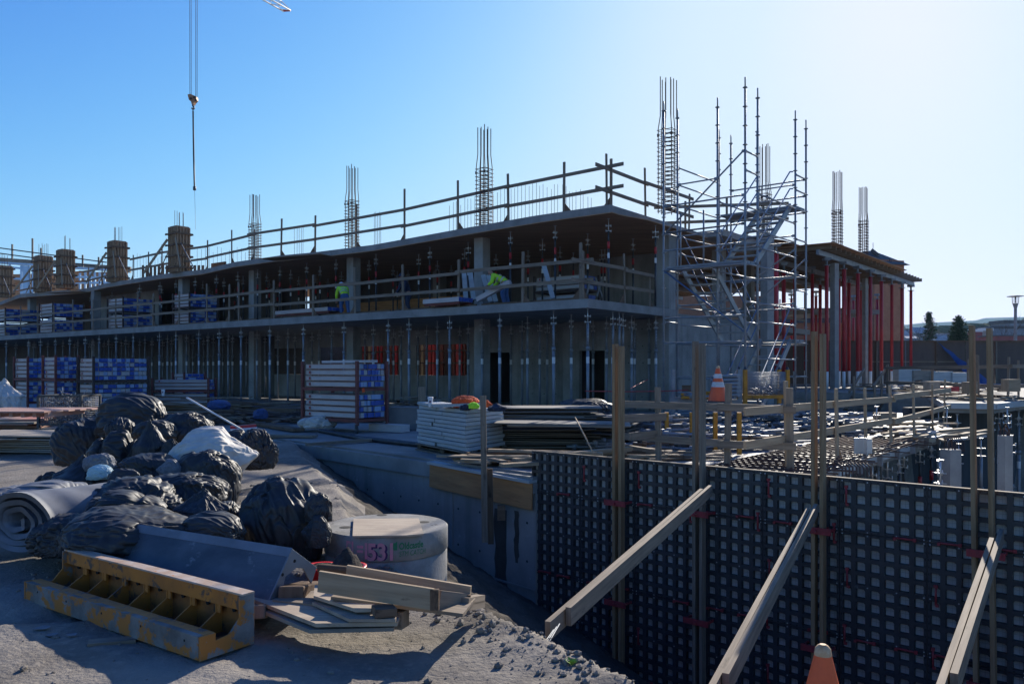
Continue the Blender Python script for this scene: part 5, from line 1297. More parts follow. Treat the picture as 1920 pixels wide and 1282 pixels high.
def text_on_cyl(txt, a0, z, size, mat, name, bold=.0, sx=1.0, off=.004, shear=0):
    cu = bpy.data.curves.new(name, 'FONT'); cu.body = txt; cu.size = size; cu.offset = bold; cu.resolution_u = 3; cu.shear = shear
    o = bpy.data.objects.new(name, cu); C.objects.link(o); dg = bpy.context.evaluated_depsgraph_get(); me = bpy.data.meshes.new_from_object(o.evaluated_get(dg))
    bpy.data.objects.remove(o)
    bm = bmesh.new(); bm.from_mesh(me); bmesh.ops.subdivide_edges(bm, edges=[e for e in bm.edges if e.calc_length() > .02], cuts=2)
    bmesh.ops.triangulate(bm, faces=bm.faces[:])
    for v in bm.verts:
        a = a0 + v.co.x * sx / MR; zz = z + v.co.y; r_ = MR + off
        v.co = Vector((MC.x + math.sin(a) * r_, MC.y - math.cos(a) * r_, zz)) - Vector(mh.location)
    me2 = bpy.data.meshes.new(name); bm.to_mesh(me2); bm.free(); me2.materials.append(mat)
    o = bpy.data.objects.new(name, me2); C.objects.link(o); o.parent = mh; return o
va = math.atan2(MC.x, MC.y)  # direction of view
text_on_cyl('EL=', R(-29), .075, .17, pinkm, 'pink_lettering', .004, .62)
text_on_cyl('1', R(-13.5), .06, .185, pinkm, 'pink_lettering', .003, .9)
text_on_cyl('53', R(-7), .052, .17, purplem, 'purple_numeral', .008, .95, .003)
text_on_cyl('531', R(-8), .05, .19, pinkm, 'pink_lettering', .006, .82, .006)
text_on_cyl('Oldcastle', R(19.5), .128, .078, greenm, 'green_lettering', .002, .72, .004)
text_on_cyl('STM CATCH', R(19.5), .072, .06, greenm, 'green_lettering', .0, .72, .004, .12)
f = MB(); 
for k in range(4):
    a0_, a1_ = R(13.6 + k * 1.1), R(14.7 + k * 1.1); z0, z1 = .125 + (.01 if k == 0 else 0), .185 + (.0 if k < 3 else .008)
    f.add([(MC.x + math.sin(a) * (MR + .004), MC.y - math.cos(a) * (MR + .004), z) for a, z in ((a0_, z0), (a1_, z0), (a1_, z1), (a0_, z1 - .03 * (k == 0)))], [(0, 1, 2, 3)])
f.build('green_emblem', greenm, mh)
# ------------------------------------------------------------------ foreground cone at the bottom edge, and the far one
def cone(P, h, label, tip=True, stripes=False, rot=0):
    root = thing('traffic_cone', label, 'traffic cone', tuple(P), rot)
    f = MB(); f.box(P + ZV * .015, (h * .52, h * .52, .03)); f.build('base', rubber, root, bevel=.01)
    def rr(z): return .17 * h / .7 * (1 - z / h) + .026 * h / .7
    def seg(z0, z1, m_, nm, e=0.):
        f = MB(); f.lathe(P, [(rr(z0) + e, z0), (rr(z1) + e, z1)], 24); f.build(nm, m_, root)
    if stripes:
        seg(.03, h * .42, cone_o, 'body'); seg(h * .42, h * .56, cone_w, 'reflective_band', .002); seg(h * .56, h * .66, cone_o, 'body'); seg(h * .66, h * .78, cone_w, 'reflective_band', .002); seg(h * .78, h * .93, cone_o, 'body')
    else: seg(.03, h - .05, cone_o, 'body')
    f = MB(); f.lathe(P, [(rr(h - .05) + .001, h - .05), (rr(h - .03) + .001, h - .02), (rr(h) * .9, h - .006), (rr(h) * .55, h)], 20); f.build('tip', cone_tip, root)
    return root
cp = W(1543, 1207, 3.75); cone(Vector((cp.x, cp.y, cp.z - .72)), .72, 'battered orange traffic cone with a worn tip cut by the bottom edge')
cone(W(1346, 752, 16.3) + ZV * -.02, .74, 'orange traffic cone with white reflective bands beside the grey strongbacks', stripes=True)

# ------------------------------------------------------------------ yard: pallet of panels, plywood stacks, rubbish
pc, plf, prt = G(875, 862), G(783, 843), G(945, 848)
lx = (plf - pc); ly = (prt - pc)
root = thing('panel_pallet', 'pallet stacked with pale grey formwork panels at the edge of the yard', 'pallet', tuple(pc))
f = MB()
for k in range(3):
    for e in (0, .5, 1): f.beam(pc + lx * e * .98 + ly * k / 2 * .0 + ly * (.02) + ZV * .07 + ly * 0, pc + lx * e * .98 + ly + ZV * .07, .09, .09)
for k in range(6): f.beam(pc + ly * k / 5 + ZV * .127, pc + ly * k / 5 + lx + ZV * .127, .1, .02); f.beam(pc + ly * k / 5 + ZV * .012, pc + ly * k / 5 + lx + ZV * .012, .1, .02)
f.build('pallet', w_grey, root)
z_ = .14; hh = .074; dx = lx.normalized(); dy = ly.normalized(); Lx = lx.length; Ly = ly.length
for k in range(10):
    f = MB(); pat = random.choice([(1.0,), (.5, .5), (.35, .3, .35), (.62, .38), (.45, .55)]); e = 0; o1 = ru(-.05, .05)
    for w_ in pat:
        a = pc + dx * (o1 + e * Lx + .01) + ZV * z_; b = pc + dx * (o1 + (e + w_) * Lx - .01) + ZV * z_
        j = ru(-.04, .03); q = [a + dy * j, b + dy * j, b + dy * (Ly + j), a + dy * (Ly + j)]
        f.prism([xy(p) for p in q], z_ + .004, z_ + hh - .008); e += w_
    f.build('panel', panel_w, root); z_ += hh
PT = z_
f = MB(); a = pc + dx * .2 + ZV * (PT + .04)
f.beam(pc + dx * (Lx * .45) + ZV * (PT + .03), pc - dx * .05 + dy * .3 + ZV * (PT + .08), .5, .05); f.beam(pc + dx * Lx * .95 + dy * .3 + ZV * (PT + .03), pc + dx * Lx * .5 + dy * .1 + ZV * (PT + .035), .45, .05)
tag(f.build('loose_panels', panel_w), 'two loose panels lying crooked on top of the pallet stack', 'panel')
def cloth(px0, px1, py0, py1, D, label, mat, seed, zs=1.0):
    return bagpx(px0, px1, py0, py1, D, label, seed, mat=mat, name='cloth')
for o in (cloth(848, 898, 742, 767, 14.4, 'orange hi-vis jacket heaped on the panel pallet, left piece', hivis_o, 61), cloth(905, 921, 751, 766, 14.3, 'orange hi-vis sleeve lying right of the post on the panel pallet', hivis_o, 62), cloth(877, 898, 754, 768, 14.0, 'lime vest between the orange jackets on the panel pallet', hivis, 63), cloth(862, 882, 758, 771, 14.0, 'black glove under the orange jacket on the panel pallet', dark_cloth, 65), cloth(915, 947, 758, 773, 14.1, 'black cloth hanging over the right edge of the panel pallet', dark_cloth, 64)):
    o['category'] = 'clothing'; o['group'] = 'clothes on the panel pallet'
def cup(P, label, h=.17, r_=.05):
    t_ = thing('paper_cup', label, 'cup', tuple(P)); f = MB(); f.lathe(P, [(r_ * .72, 0), (r_, h)], 16); f.build('cup_body', white_t, t_)
    f = MB(); f.lathe(P, [(r_ + .004, h), (r_ + .004, h + .012), (r_ * .8, h + .018)], 16); f.build('lid', white_t, t_)
    f = MB(); f.tube(P + Vector((0, -r_ * .84, h * .62)), P + Vector((0, -r_ * .96, h * .62)), r_ * .38, 12); f.build('round_mark', purplem, t_)
cup(W(807, 763, 14.9), 'white paper cup with a dark round mark on the panel pallet')
cup(G(307, 741, .6) * 1 if False else W(306, 742, 27), 'white paper cup standing by the low grey beam rack', .2, .06)
f = MB(); bb = G(735, 806); f.box(bb + Vector((.35, .3, .3)), (.82, .6, .58), -.1); tag(f.build('form_block', M('block_ply', (.23, .21, .20), (.16, .148, .14), 1.5, .85, 0, .15, 15)), 'grey boxed block between the rolling rack and the panel pallet', 'box')
# two stacks of used plywood sheets
def plystack(P, w, d, n_, label, rz=0, mat=ply_side, jit=.12, th_=.02, gap=.004, warp=.0):
    root = thing('plywood_stack', label, 'plywood stack', tuple(P)); z = P.z + .02
    for k in range(n_):
        f = MB(); r = Matrix.Rotation(rz + ru(-.08, .08), 3, 'Z'); o_ = Vector((ru(-jit, jit), ru(-jit, jit), 0)); ww = w * ru(.78, 1); dd = d * ru(.8, 1); t1, t2 = ru(-.02, .02), ru(-.012, .012)
        q = [P + o_ + r @ Vector((sx * ww / 2, sy * dd / 2, 0)) for sx, sy in ((-1, -1), (1, -1), (1, 1), (-1, 1))]
        vs = [(q[i].x, q[i].y, z + (t1 if i in (1, 2) else 0) + (t2 if i > 1 else 0)) for i in range(4)]; vs += [(v[0], v[1], v[2] + th_) for v in vs]
        f.add(vs, [(3, 2, 1, 0), (4, 5, 6, 7), (0, 1, 5, 4), (1, 2, 6, 5), (2, 3, 7, 6), (3, 0, 4, 7)], 0, [[(0, 0), (ww, 0), (ww, dd), (0, dd)]] * 6)
        f.build('sheet', mat if rnd() < .8 else ply_grey, root); z += th_ + gap + ru(0, .012)
    return root
plystack(G(1018, 838), 2.4, 1.3, 26, 'tall untidy stack of used plywood right of the panel pallet', -.1, jit=.2)
plystack(G(1105, 836), 2.0, 1.2, 20, 'second untidy plywood stack nearer the timber posts', -.35, jit=.2)
plystack(W(1065, 800, 14.8), 2.6, 1.0, 3, 'loose plywood sheets laid across both stacks', -.05, jit=.25)
plystack(G(55, 852, -.04) + Vector((-.2, .9, 0)), 2.6, 1.6, 9, 'sunlit stack of large plywood sheets at the left edge', -.05, ply_grey, jit=.08, th_=.028)
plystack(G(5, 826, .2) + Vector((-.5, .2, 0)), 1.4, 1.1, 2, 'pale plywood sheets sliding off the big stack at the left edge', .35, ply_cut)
plystack(G(40, 800, 0) + Vector((-.4, 0, 0)), 2.7, 1.8, 4, 'low stack of red edged plywood behind the big stack', .12, M('red_edge_ply', (.36, .27, .20), (.42, .12, .09), 1.1, .8), jit=.15, th_=.05)
root = thing('pallet', 'timber pallet with red top boards left of the mesh crate', 'pallet', tuple(W(30, 792, 17)))
f = MB(); pz = W(25, 782, 17.5)
for k in range(6): f.beam(pz + Vector((-1.2, k * .3, .12)), pz + Vector((.75 + .1 * k, k * .3, .12)), .26, .03, m=0)
for k in range(8): f.beam(pz + Vector((-1.1 + k * .26, 0, 0.05)), pz + Vector((-1.1 + k * .26, 1.5, .05)), .08, .1)
f.build('deck', M('pinkish_board', (.45, .30, .25), (.36, .2, .16), 2, .8), root)
# mesh crate full of scrap
cr = thing('mesh_crate', 'black steel mesh crate full of scrap wire behind the round bundle', 'crate', tuple(G(75, 798)))
ca_ = G(72, 806); cb_ = G(152, 806, 0); cc_ = G(196, 795)
ux = (cb_ - ca_).normalized(); uy = Vector((-ux.y, ux.x, 0)); Lc = (cb_ - ca_).length; Dc = .95; Hc = .88
def K(x, y, z): return ca_ + ux * x + uy * y + ZV * z
f = MB()
for x in (0, Lc):
    for y in (0, Dc): f.beam(K(x, y, 0), K(x, y, Hc), .06, .06, up=ux)
for z in (.14, .5, Hc): 
    for y in (0, Dc): f.beam(K(0, y, z), K(Lc, y, z), .045, .05)
    for x in (0, Lc): f.beam(K(x, 0, z), K(x, Dc, z), .045, .05)
f.build('frame', steel_dark, cr)
f = MB()
for k in range(22):
    for y in (0, Dc): f.tube(K(Lc * k / 21, y, .14), K(Lc * k / 21, y, Hc), .005, 4)
for k in range(16):
    z = .14 + (Hc - .14) * k / 15
    for y in (0, Dc): f.tube(K(0, y, z), K(Lc, y, z), .005, 4)
    for x in (0, Lc): f.tube(K(x, 0, z), K(x, Dc, z), .005, 4)
for k in range(12):
    for x in (0, Lc): f.tube(K(x, Dc * k / 11, .14), K(x, Dc * k / 11, Hc), .005, 4)
f.build('mesh', galv_d, cr)
f = MB()
for k in range(420):
    a = K(ru(.05, Lc - .05), ru(.05, Dc - .05), ru(.15, Hc * (.82 + .25 * rnd()))); d = Vector((ru(-1, 1), ru(-1, 1), ru(-.5, .5))).normalized() * ru(.08, .28); f.tube(a, a + d, ru(.006, .014), 4, m=k % 2)
for k in range(9):
    a = K(ru(.3, Lc - .2), ru(.1, .5), Hc - .05); f.tube(a, a + Vector((ru(-.2, .2), 0, ru(.1, .3))), .009, 4, m=1)
tag(f.build('scrap_wire', [rust, galv_d]), 'tangle of scrap wire and rods heaped inside the mesh crate', 'scrap', kind='stuff')
# hard hat and gloves lying on the racks
hh_ = thing('hard_hat', 'white hard hat resting on the narrow beam rack', 'hard hat', tuple(W(136, 691, 28.5)))
f = MB(); f.lathe(W(136, 691, 28.5), [(.19, 0), (.18, .02), (.155, .1), (.1, .16), (.03, .18)], 16); f.beam(W(136, 691, 28.3), W(136, 691, 28.1), .2, .02); f.build('shell', hatm, hh_)
o = bagpx(92, 126, 680, 694, 29, 'dark glove and rag on the leftmost beam racks', 71, mat=dark_cloth, name='cloth'); o['category'] = 'clothing'
# white and blue sheeting at the left edge and under the rolling rack
o = bagpx(-30, 42, 722, 785, 25, 'white plastic sheet crumpled at the far left edge of the yard', 72, mat=fab_w, name='plastic_sheet'); o['category'] = 'sheet'
o = bagpx(562, 628, 780, 806, 20.3, 'white plastic sack under the rolling rack', 73, mat=fab_w, name='plastic_sack'); o['category'] = 'sack'
o = bagpx(476, 502, 766, 788, 22, 'dark blue tarpaulin bundle on the boards left of the rolling rack', 74, mat=tarp_b, name='tarpaulin_bundle'); o['category'] = 'tarpaulin'
o = bagpx(390, 432, 750, 770, 23, 'blue tarpaulin heap in front of the slab props', 75, mat=tarp_b, name='tarpaulin_bundle'); o['category'] = 'tarpaulin'
o = bagpx(1052, 1150, 748, 790, 19, 'dark bags piled behind the plywood stacks', 76, mat=fab_b, name='bag_pile'); o['category'] = 'bags'
# boards and hoses lying about the yard
def board(p, q, w_, h_, label, mat=w_grey, D=None):
    f = MB(); f.beam(p, q, w_, h_); return tag(f.build('board', mat), label, 'board')
board(G(575, 833, .05), G(700, 824, .05), .12, .06, 'single grey plank lying on the concrete before the rolling rack')
board(G(300, 812, .04), G(590, 818, .04), .3, .05, 'wide dark plank along the yard edge behind the heap')
board(G(470, 792, .06), G(560, 806, .06), .3, .07, 'brown plank left of the rolling rack', w_brown)
board(G(500, 772, .15), G(565, 774, .15), .5, .3, 'squared timber pack behind the rolling rack', w_brown)
board(G(700, 800, .1), G(760, 803, .1), .35, .18, 'low bundle of white battens right of the rolling rack', white_p)
f = MB(); f.path([G(600, 807, .05), G(680, 822, .05), G(740, 828, .06), G(790, 834, .05), G(850, 842, .05)], .055, 8); tag(f.build('pipe', steel_dark), 'dark pipe lying on the concrete in front of the rolling rack', 'pipe')
for i, (a, b, h_) in enumerate((((350, 744), (462, 808), 0),)):
    f = MB(); f.tube(W(350, 745, 16), W(455, 806, 15.6), .018, 6); tag(f.build('white_rod', white_t), 'thin white rod leaning over the rubbish behind the heap', 'rod')
br_ = thing('broom', 'red headed broom lying on the boards behind the heap', 'broom', tuple(G(455, 806, 0)))
f = MB(); f.beam(W(432, 802, 16.2), W(480, 798, 16.4), .14, .07); f.build('broom_head', red, br_); f = MB(); f.beam(W(432, 806, 16.1), W(482, 802, 16.3), .16, .03); f.build('bristles', white_t, br_)
# timber and mixed rubbish piles as counted boards
def pile(P, w_, d_, h_, n_, label, mats, Lr_=(.5, 1.6), sec=((.1, .04), (.14, .03)), yaw=None, seed=3, tubes=False):
    rg = random.Random(seed); f = MB()
    for k in range(n_):
        a = rg.uniform(0, math.pi) if yaw is None else yaw + rg.gauss(0, .25); L_ = rg.uniform(*Lr_); u_, v_ = rg.uniform(-1, 1), rg.uniform(-1, 1)
        z = h_ * (1 - .7 * max(abs(u_), abs(v_))) * rg.uniform(.1, 1)
        c = P + Vector((u_ * w_ / 2, v_ * d_ / 2, z + .03)); d = Vector((math.cos(a), math.sin(a), rg.uniform(-.12, .12) * h_)) * L_ / 2
        m_ = rg.randrange(len(mats))
        if tubes and rg.random() < tubes: f.tube(c - d, c + d, rg.choice((.024, .03)), 7, m=m_); 
        else: s_ = rg.choice(sec); f.beam(c - d, c + d, s_[0], s_[1], m=m_)
        if tubes:
            for e in (-.8, -.3, .3, .8): f.tube(c + d * e - ZV * .05 , c + d * e + ZV * .05, .05, 6, m=m_)
    return f
def stuffpile(name, label, cat, *a, **k):
    f = pile(*a, label, **k) if False else pile(a[0], a[1], a[2], a[3], a[4], label, **k); return tag(f.build(name, k['mats']), label, cat, kind='stuff')
stuffpile('scrap_timber', 'heap of broken timber and boards behind the grey boxed block', 'scrap timber', G(785, 782), 2.4, 1.4, .9, 70, mats=[w_grey, w_brown, ply_grey])
stuffpile('scrap_timber', 'low litter of boards and rope on the concrete behind the bundles', 'scrap timber', G(400, 790), 5.5, 3.0, .35, 170, mats=[w_brown, w_grey, rust], seed=5, Lr_=(.4, 1.8))
stuffpile('scrap_timber', 'rubbish and boards strewn under and behind the rolling rack', 'scrap timber', G(660, 788), 3.0, 2.2, .22, 70, mats=[w_brown, w_grey], seed=6)
stuffpile('board_stack', 'long dark boards stacked in front of the props behind the heap', 'boards', G(400, 776), 4.4, 1.2, .6, 60, mats=[w_brown, w_grey], seed=8, yaw=-.1, Lr_=(2.5, 4))
stuffpile('scrap_timber', 'scrap planks between the panel pallet and the black formwork', 'scrap timber', G(1010, 868), 2.4, 1.0, .22, 44, mats=[w_grey, w_pale, w_brown], seed=9, yaw=-.5, Lr_=(.6, 1.9))
for i, (xa, ya, xb, yb, zz) in enumerate(((965, 862, 1225, 842, .12), (940, 872, 1010, 868, .16), (1005, 848, 1130, 851, .18), (1045, 852, 1180, 840, .2))):
    board(G(xa, ya, zz), G(xb, yb, zz), .16, .05, 'pale plank on the scrap pile behind the formwork edge, %s from the front' % ORD[i], w_pale)
f = MB(); f.tube(W(1078, 782, 13.2), W(1113, 850, 12.4), .012, 5); tag(f.build('thin_rod', w_pale), 'thin pale rod leaning on the second plywood stack', 'rod')
for s_, (xa, xb) in enumerate(((793, 793), (770, 0))):
    if s_ == 0: f = MB(); f.beam(W(791, 763, 18), W(791, 725, 18), .16, .05, up=(0, 1, 0)); tag(f.build('upright_plank', w_grey), 'grey plank standing upright in the broken timber heap', 'board')

# small litter on the dirt and a green weed on the lip of the excavation
def on_ground(px_, py):
    p = G(px_, py, -.05)
    for _ in range(3): p = G(px_, py, ground_h(p.x, p.y))
    return p
for i, (x, y, a_, lb) in enumerate(((82, 1180, .07, 'pale paper scrap on the dirt left of the orange form'), (100, 1192, .05, 'small torn white scrap on the dirt in front of the orange form'), (135, 1193, .045, 'thin white plastic shred on the dirt in front of the orange form'))):
    p = on_ground(x, y); f = MB(); n_ = 7; f.extr([(math.cos(k * 2 * math.pi / n_) * a_ * ru(.5, 1), math.sin(k * 2 * math.pi / n_) * a_ * ru(.3, .7)) for k in range(n_)], p + ZV * .012, (1, .1, .05), (0, 1, .12), (0, 0, .003)); tag(f.build('paper_scrap', fab_g), lb, 'scrap')
p = on_ground(1072, 1247); f = MB()
for k in range(26):
    a_ = ru(0, 6.28); d = Vector((math.cos(a_), math.sin(a_), ru(.6, 1.6))).normalized() * ru(.025, .06); s_ = Vector((-d.y, d.x, 0)).normalized() * .006
    f.add([p, p + d * .6 + s_, p + d, p + d * .6 - s_], [(0, 1, 2, 3)])
tag(f.build('weed', M('weed_leaf', (.16, .30, .02), (.22, .36, .04), 20, .6, 0, 0)), 'small bright green weed growing on the lip of the excavation', 'plant')
for i, (x, y, r_) in enumerate(((935, 1250, .03), (1010, 1262, .022), (620, 1262, .018), (45, 1255, .025), (980, 1200, .018))):
    p = on_ground(x, y); mb = MB(); clod((p.x, p.y, p.z + r_ * .3), r_); tag(mb.build('stone', dirt), 'small stone lying on the bare foreground dirt, %s from the front edge' % ORD[i], 'stone', 'small stones on the foreground dirt')
bagpx(60, 120, 925, 968, 7.9, 'flat black sheet folded between the pleated bundle and the rolled blanket', 45)
bagpx(228, 330, 850, 905, 8.4, 'black bundle filling the middle of the heap below the knotted bag', 52)
bagpx(300, 395, 775, 850, 10.3, 'black bundle behind the dirty white one at the back of the heap', 53)
bagpx(395, 455, 940, 990, 7.0, 'dark bag end right of the wide pleated bundle', 47)
# ------------------------------------------------------------------ rebar deck and yard behind the formwork
def rail2(label, P, tops, hs, over=(.2, .2), mat=w_pale, gus=2, leans=None):
    return guardrail(label, P, 0.0, tops, hs, mat=mat, group='pale timber guard rails round the rebar deck', over=over, gus=gus, inward=Vector((-.8, .6, 0)), postw=.085, seglen=3)
rail2('pale timber guard rail along the edge of the rebar deck beside the open pit', [(4.3, 12.35), (5.62, 13.7), (6.8, 15.25), (7.8, 16.35), (8.98, 17.75), (10.15, 19.2), (11.55, 21.3)], [1.4, 1.25, 1.22, 1.24, 1.25, 1.22, 1.3], [.5, 1.02], (1.6, .5))
root = guardrail('weathered timber guard rail behind the formwork from the left post to the grey posts', [xy(G(1232, 868)), xy(G(1361, 880)), (4.2, 12.1)], 0.0, [1.28, 1.36, 1.3], [.42, .98], mat=w_grey, group='pale timber guard rails round the rebar deck', over=(.9, .1), gus=0, postw=.1, seglen=1)
board(W(1165, 784, 13.0), W(1248, 781, 13.4), .05, .12, 'dark timber rail stub crossing the fresh strongbacks')
board(W(1180, 818, 13.2), W(1240, 812, 13.6), .05, .12, 'lower timber rail stub right of the fresh strongbacks')
board(G(1150, 835, .2), G(1245, 850, .1), .12, .1, 'square timber lying behind the formwork left of the grey strongbacks')
# reinforcement mat
f = MB(); rg = random.Random(5)
for k in range(34):
    q = k / 33; a = Vector((2.9, 12.2, .07)).lerp(Vector((7.4, 17.8, .07)), q); f.tube(a + U * .1, a + Vector((.786, -.618, 0)) * (1.5 + .5 * rg.random()) + ZV * rg.uniform(0, .03), .011, 5)
for k in range(16):
    a = Vector((2.9, 12.2, .09)) + Vector((.786, -.618, 0)) * (k * .11); f.tube(a, a + Vector((4.4, 5.5, 0)), .010, 5)
tag(f.build('rebar_mat', rust), 'mat of rusty reinforcing bars laid over the deck behind the formwork', 'rebar', kind='stuff')
f = MB()
for k in range(3): f.prism([(3.6 + k * .1, 11.0), (4.4, 12.0), (4.1, 12.4), (3.2, 11.5)], .004 + k * .004, .02 + k * .004) if k == 0 else None
e0, e1 = Vector((3.3, 10.65, -.11)), Vector((11.9, 21.6, -.11))
ebm = thing('edge_beam', 'long pale aluminium beam forming the edge of the rebar deck above the pit', 'beam', tuple(e0))
f = MB(); f.beam(e0, Vector((6.8, 15.1, -.11)), .12, .16); f.beam(Vector((6.8, 15.1, -.11)), e1, .12, .16); f.build('beam', panel_w, ebm)
f = MB()
for k in range(9): q = e0.lerp(e1, .12 + k * .1) + Vector((.06, -.08, -.02)); f.box(q, (.1, .1, .24), RZ)
f.build('bracket', galv_d, ebm)
# props and dark shoring in the pit
for i, q in enumerate((.2, .28, .36, .44, .52, .60, .68, .78, .88)):
    p = e0.lerp(e1, q) + Vector((.0, .1, 0)) + Vector((ru(-.2, 0), ru(0, .3), 0)); p.z = -3.1
    dup(dp, p, ru(0, 6), 'dark prop with red collar in the pit under the deck edge, %s from the formwork' % ORD[i], 'dark props in the open pit')
for i, (x, y) in enumerate(((8.6, 16.0), (9.6, 17.2), (10.9, 18.6), (12.1, 19.4), (9.0, 19.5), (11.2, 20.6), (13.0, 21.0), (13.6, 19.0), (7.6, 14.2), (8.0, 17.5), (9.8, 21.5), (11.9, 16.8), (14.0, 23.0))):
    dup(gp, (x, y, -3.5 + (.6 if y > 20 else 0)), ru(0, 6), 'tall galvanised prop in the open pit, %s from the deck edge' % ORD[i], 'galvanised props in the open pit')
def concol(px0, px1, ytop, D, label, split=.6):
    w_ = (px1 - px0) / F * D * .8; P = W((px0 + px1) / 2, 0, D); zt = W(0, ytop, D).z
    root = thing('concrete_column', label, 'column', (P.x, P.y, -3.6)); f = MB(); f.box((P.x, P.y, (zt - 3.6) / 2), (w_, w_ * .8, zt + 3.6), .35, long='z'); f.build('shaft', conc_light, root)
    f = MB()
    for k in range(7): q = Vector((P.x + ru(-w_, w_) * .35, P.y + ru(-.1, .1), zt)); f.path([q, q + ZV * .06, q + Vector((ru(-.06, .06), 0, ru(.1, .2)))], .01, 5)
    f.build('rebar_stubs', rust, root)
concol(1765, 1800, 842, 14.6, 'pale concrete column stub in the pit with rebar ends on top')
concol(1872, 1897, 816, 12.8, 'taller pale concrete column behind the rightmost strongbacks')
# curved bars sticking out of the deck edge
for (x0, x1, y, D, lb) in ((1572, 1625, 880, 11.2, 'cluster of hooked bars sticking out over the formwork'), (1768, 1800, 832, 15.5, 'cluster of hooked bars above the pale column stub')):
    f = MB()
    for k in range(9):
        x = x0 + (x1 - x0) * k / 8; f.path([W(x - 12, y - 12, D + .3), W(x, y - 12, D + .1), W(x + 7, y - 4, D), W(x + 8, y + 14, D)], .011, 5)
    tag(f.build('hooked_bars', rust), lb, 'rebar', 'hooked bars at the deck edge')
# debris on the deck: planks, pipes, panels
stuffpile('scaffold_tubes', 'heap of galvanised scaffold tubes and ledgers behind the grey strongbacks', 'scaffold parts', G(1265, 832), 3.4, 3.2, .6, 110, mats=[galv_d, galv_d, galv, w_brown], seed=11, yaw=.1, Lr_=(1.0, 2.6), tubes=.9)
stuffpile('scaffold_tubes', 'tangled heap of scaffold tubes under the yellow mesh cage', 'scaffold parts', G(1455, 815), 3.6, 2.6, .8, 150, mats=[galv_d, galv_d, steel_dark], seed=12, yaw=.25, Lr_=(.8, 2.4), tubes=.9)
stuffpile('scaffold_tubes', 'low heap of short tubes right of the plywood stacks', 'scaffold parts', G(1135, 812), 1.8, 1.6, .3, 60, mats=[galv, galv_d], seed=13, yaw=.0, Lr_=(.8, 2.0), tubes=.9)
stuffpile('scrap_planks', 'sunlit loose planks and beams piled along the rebar deck', 'planks', G(1690, 815), 2.4, 3.6, .35, 60, mats=[w_pale, white_p, w_grey], seed=14, yaw=.75, Lr_=(1.2, 2.8))
stuffpile('scrap_planks', 'small boards and offcuts scattered on the yard behind the strongbacks', 'planks', G(1560, 800), 4, 4, .12, 60, mats=[w_pale, w_grey, white_p], seed=15)
stuffpile('scrap_planks', 'pale offcuts in the corner behind the left strongbacks', 'planks', G(1200, 858), 2.2, 1.0, .12, 40, mats=[w_pale, w_grey, w_brown], seed=16, yaw=.2)
f = MB(); f.extr([(0, 0), (.34, 0), (.34, .26), (0, .28)], W(1602, 840, 13.9) - ZV * .1, (1, .2, 0), (0, 0, 1), (0, .03, 0)); f.extr([(0, 0), (.02, 0), (.02, .3), (0, .3)], W(1620, 842, 13.9) - ZV * .1, (1, .2, 0), (0, 0, 1), (.0, -.12, 0)); tag(f.build('metal_sheet', alu), 'bright white metal sheet standing on the rebar mat', 'sheet')
f = MB(); f.box(W(1659, 781, 24.5), (.55, .4, .25), .2); tag(f.build('timber_block', w_pale), 'pale timber block on the yard in front of the raised concrete platform', 'timber')
# yellow posts rack and yellow cage
yc = thing('mesh_cage', 'yellow rusted steel stillage with galvanised mesh sides beside the stair tower', 'cage', tuple(G(1450, 800)))
Y0 = W(1397, 750, 19.5); Y1 = W(1507, 750, 20.2); yx = Vector((1, .18, 0)).normalized(); yy = Vector((-.18, 1, 0)).normalized(); Ly_ = 1.42
zc0 = W(0, 744, 19.5).z; zc1 = W(0, 697, 19.5).z
def Yp(x, y, z): return Vector((Y0.x, Y0.y, 0)) + yx * x + yy * y + ZV * z
f = MB()
for x in (0, Ly_ - .35, Ly_):
    pass
for (x, y) in ((0, 0), (1.12, 0), (.38, 1.1), (1.5, 1.1)):
    g = MB(); g.beam(Yp(x, y, 0), Yp(x, y, zc1 + .05), .085, .085, up=yx); g.build('post', yellow, yc); g = MB(); g.lathe(Yp(x, y, zc1 + .05), [(.045, 0), (.03, .05), (.008, .08)], 8); g.build('post_cap', steel_dark, yc)
for z in (zc0, .35):
    for (a, b) in (((0, 0), (1.12, 0)), ((.38, 1.1), (1.5, 1.1)), ((0, 0), (.38, 1.1)), ((1.12, 0), (1.5, 1.1))):
        if z == .35: continue
        f.beam(Yp(*a, z), Yp(*b, z), .07, .09)
f.build('frame', yellow, yc)
f = MB()
for (a, b, n_) in (((0.05, 0), (1.07, 0), 26), ((.43, 1.1), (1.45, 1.1), 26), ((1.14, .04), (1.48, 1.06), 26)):
    A_ = Yp(*a, 0); B_ = Yp(*b, 0)
    for k in range(n_ + 1): q = A_.lerp(B_, k / n_); f.tube(q + ZV * (zc0 + .04), q + ZV * zc1, .006, 4)
    for k in range(16): z = zc0 + .05 + (zc1 - zc0 - .06) * k / 15; f.tube(A_ + ZV * z, B_ + ZV * z, .006, 4)
f.build('mesh', galv, yc)
f = MB()
for k in range(60): a = Yp(ru(.3, 1.1), ru(.1, .9), zc0 + ru(.05, .2)); f.tube(a, a + Vector((ru(-.12, .12), ru(-.1, .1), ru(-.02, .05))), .02, 5)
tag(f.build('couplers', galv), 'small pale couplers lying in the bottom of the yellow cage', 'couplers', kind='stuff')
for i, px_ in enumerate((1250, 1297, 1341, 1386)):
    f = MB(); D = 16.2 - i * .5; f.beam(W(px_, 852 if i > 1 else 830, D), W(px_, 773, D), .075, .075, up=(0, 1, 0)); tag(f.build('yellow_post', yellow), 'short yellow steel post of a stillage in the tube heap, %s from the left' % ORD[i], 'post', 'yellow posts in the tube heap')
st = thing('tube_rack', 'grey rack with stacked scaffold tubes and planks right of the concrete column', 'rack', tuple(G(1330, 790)))
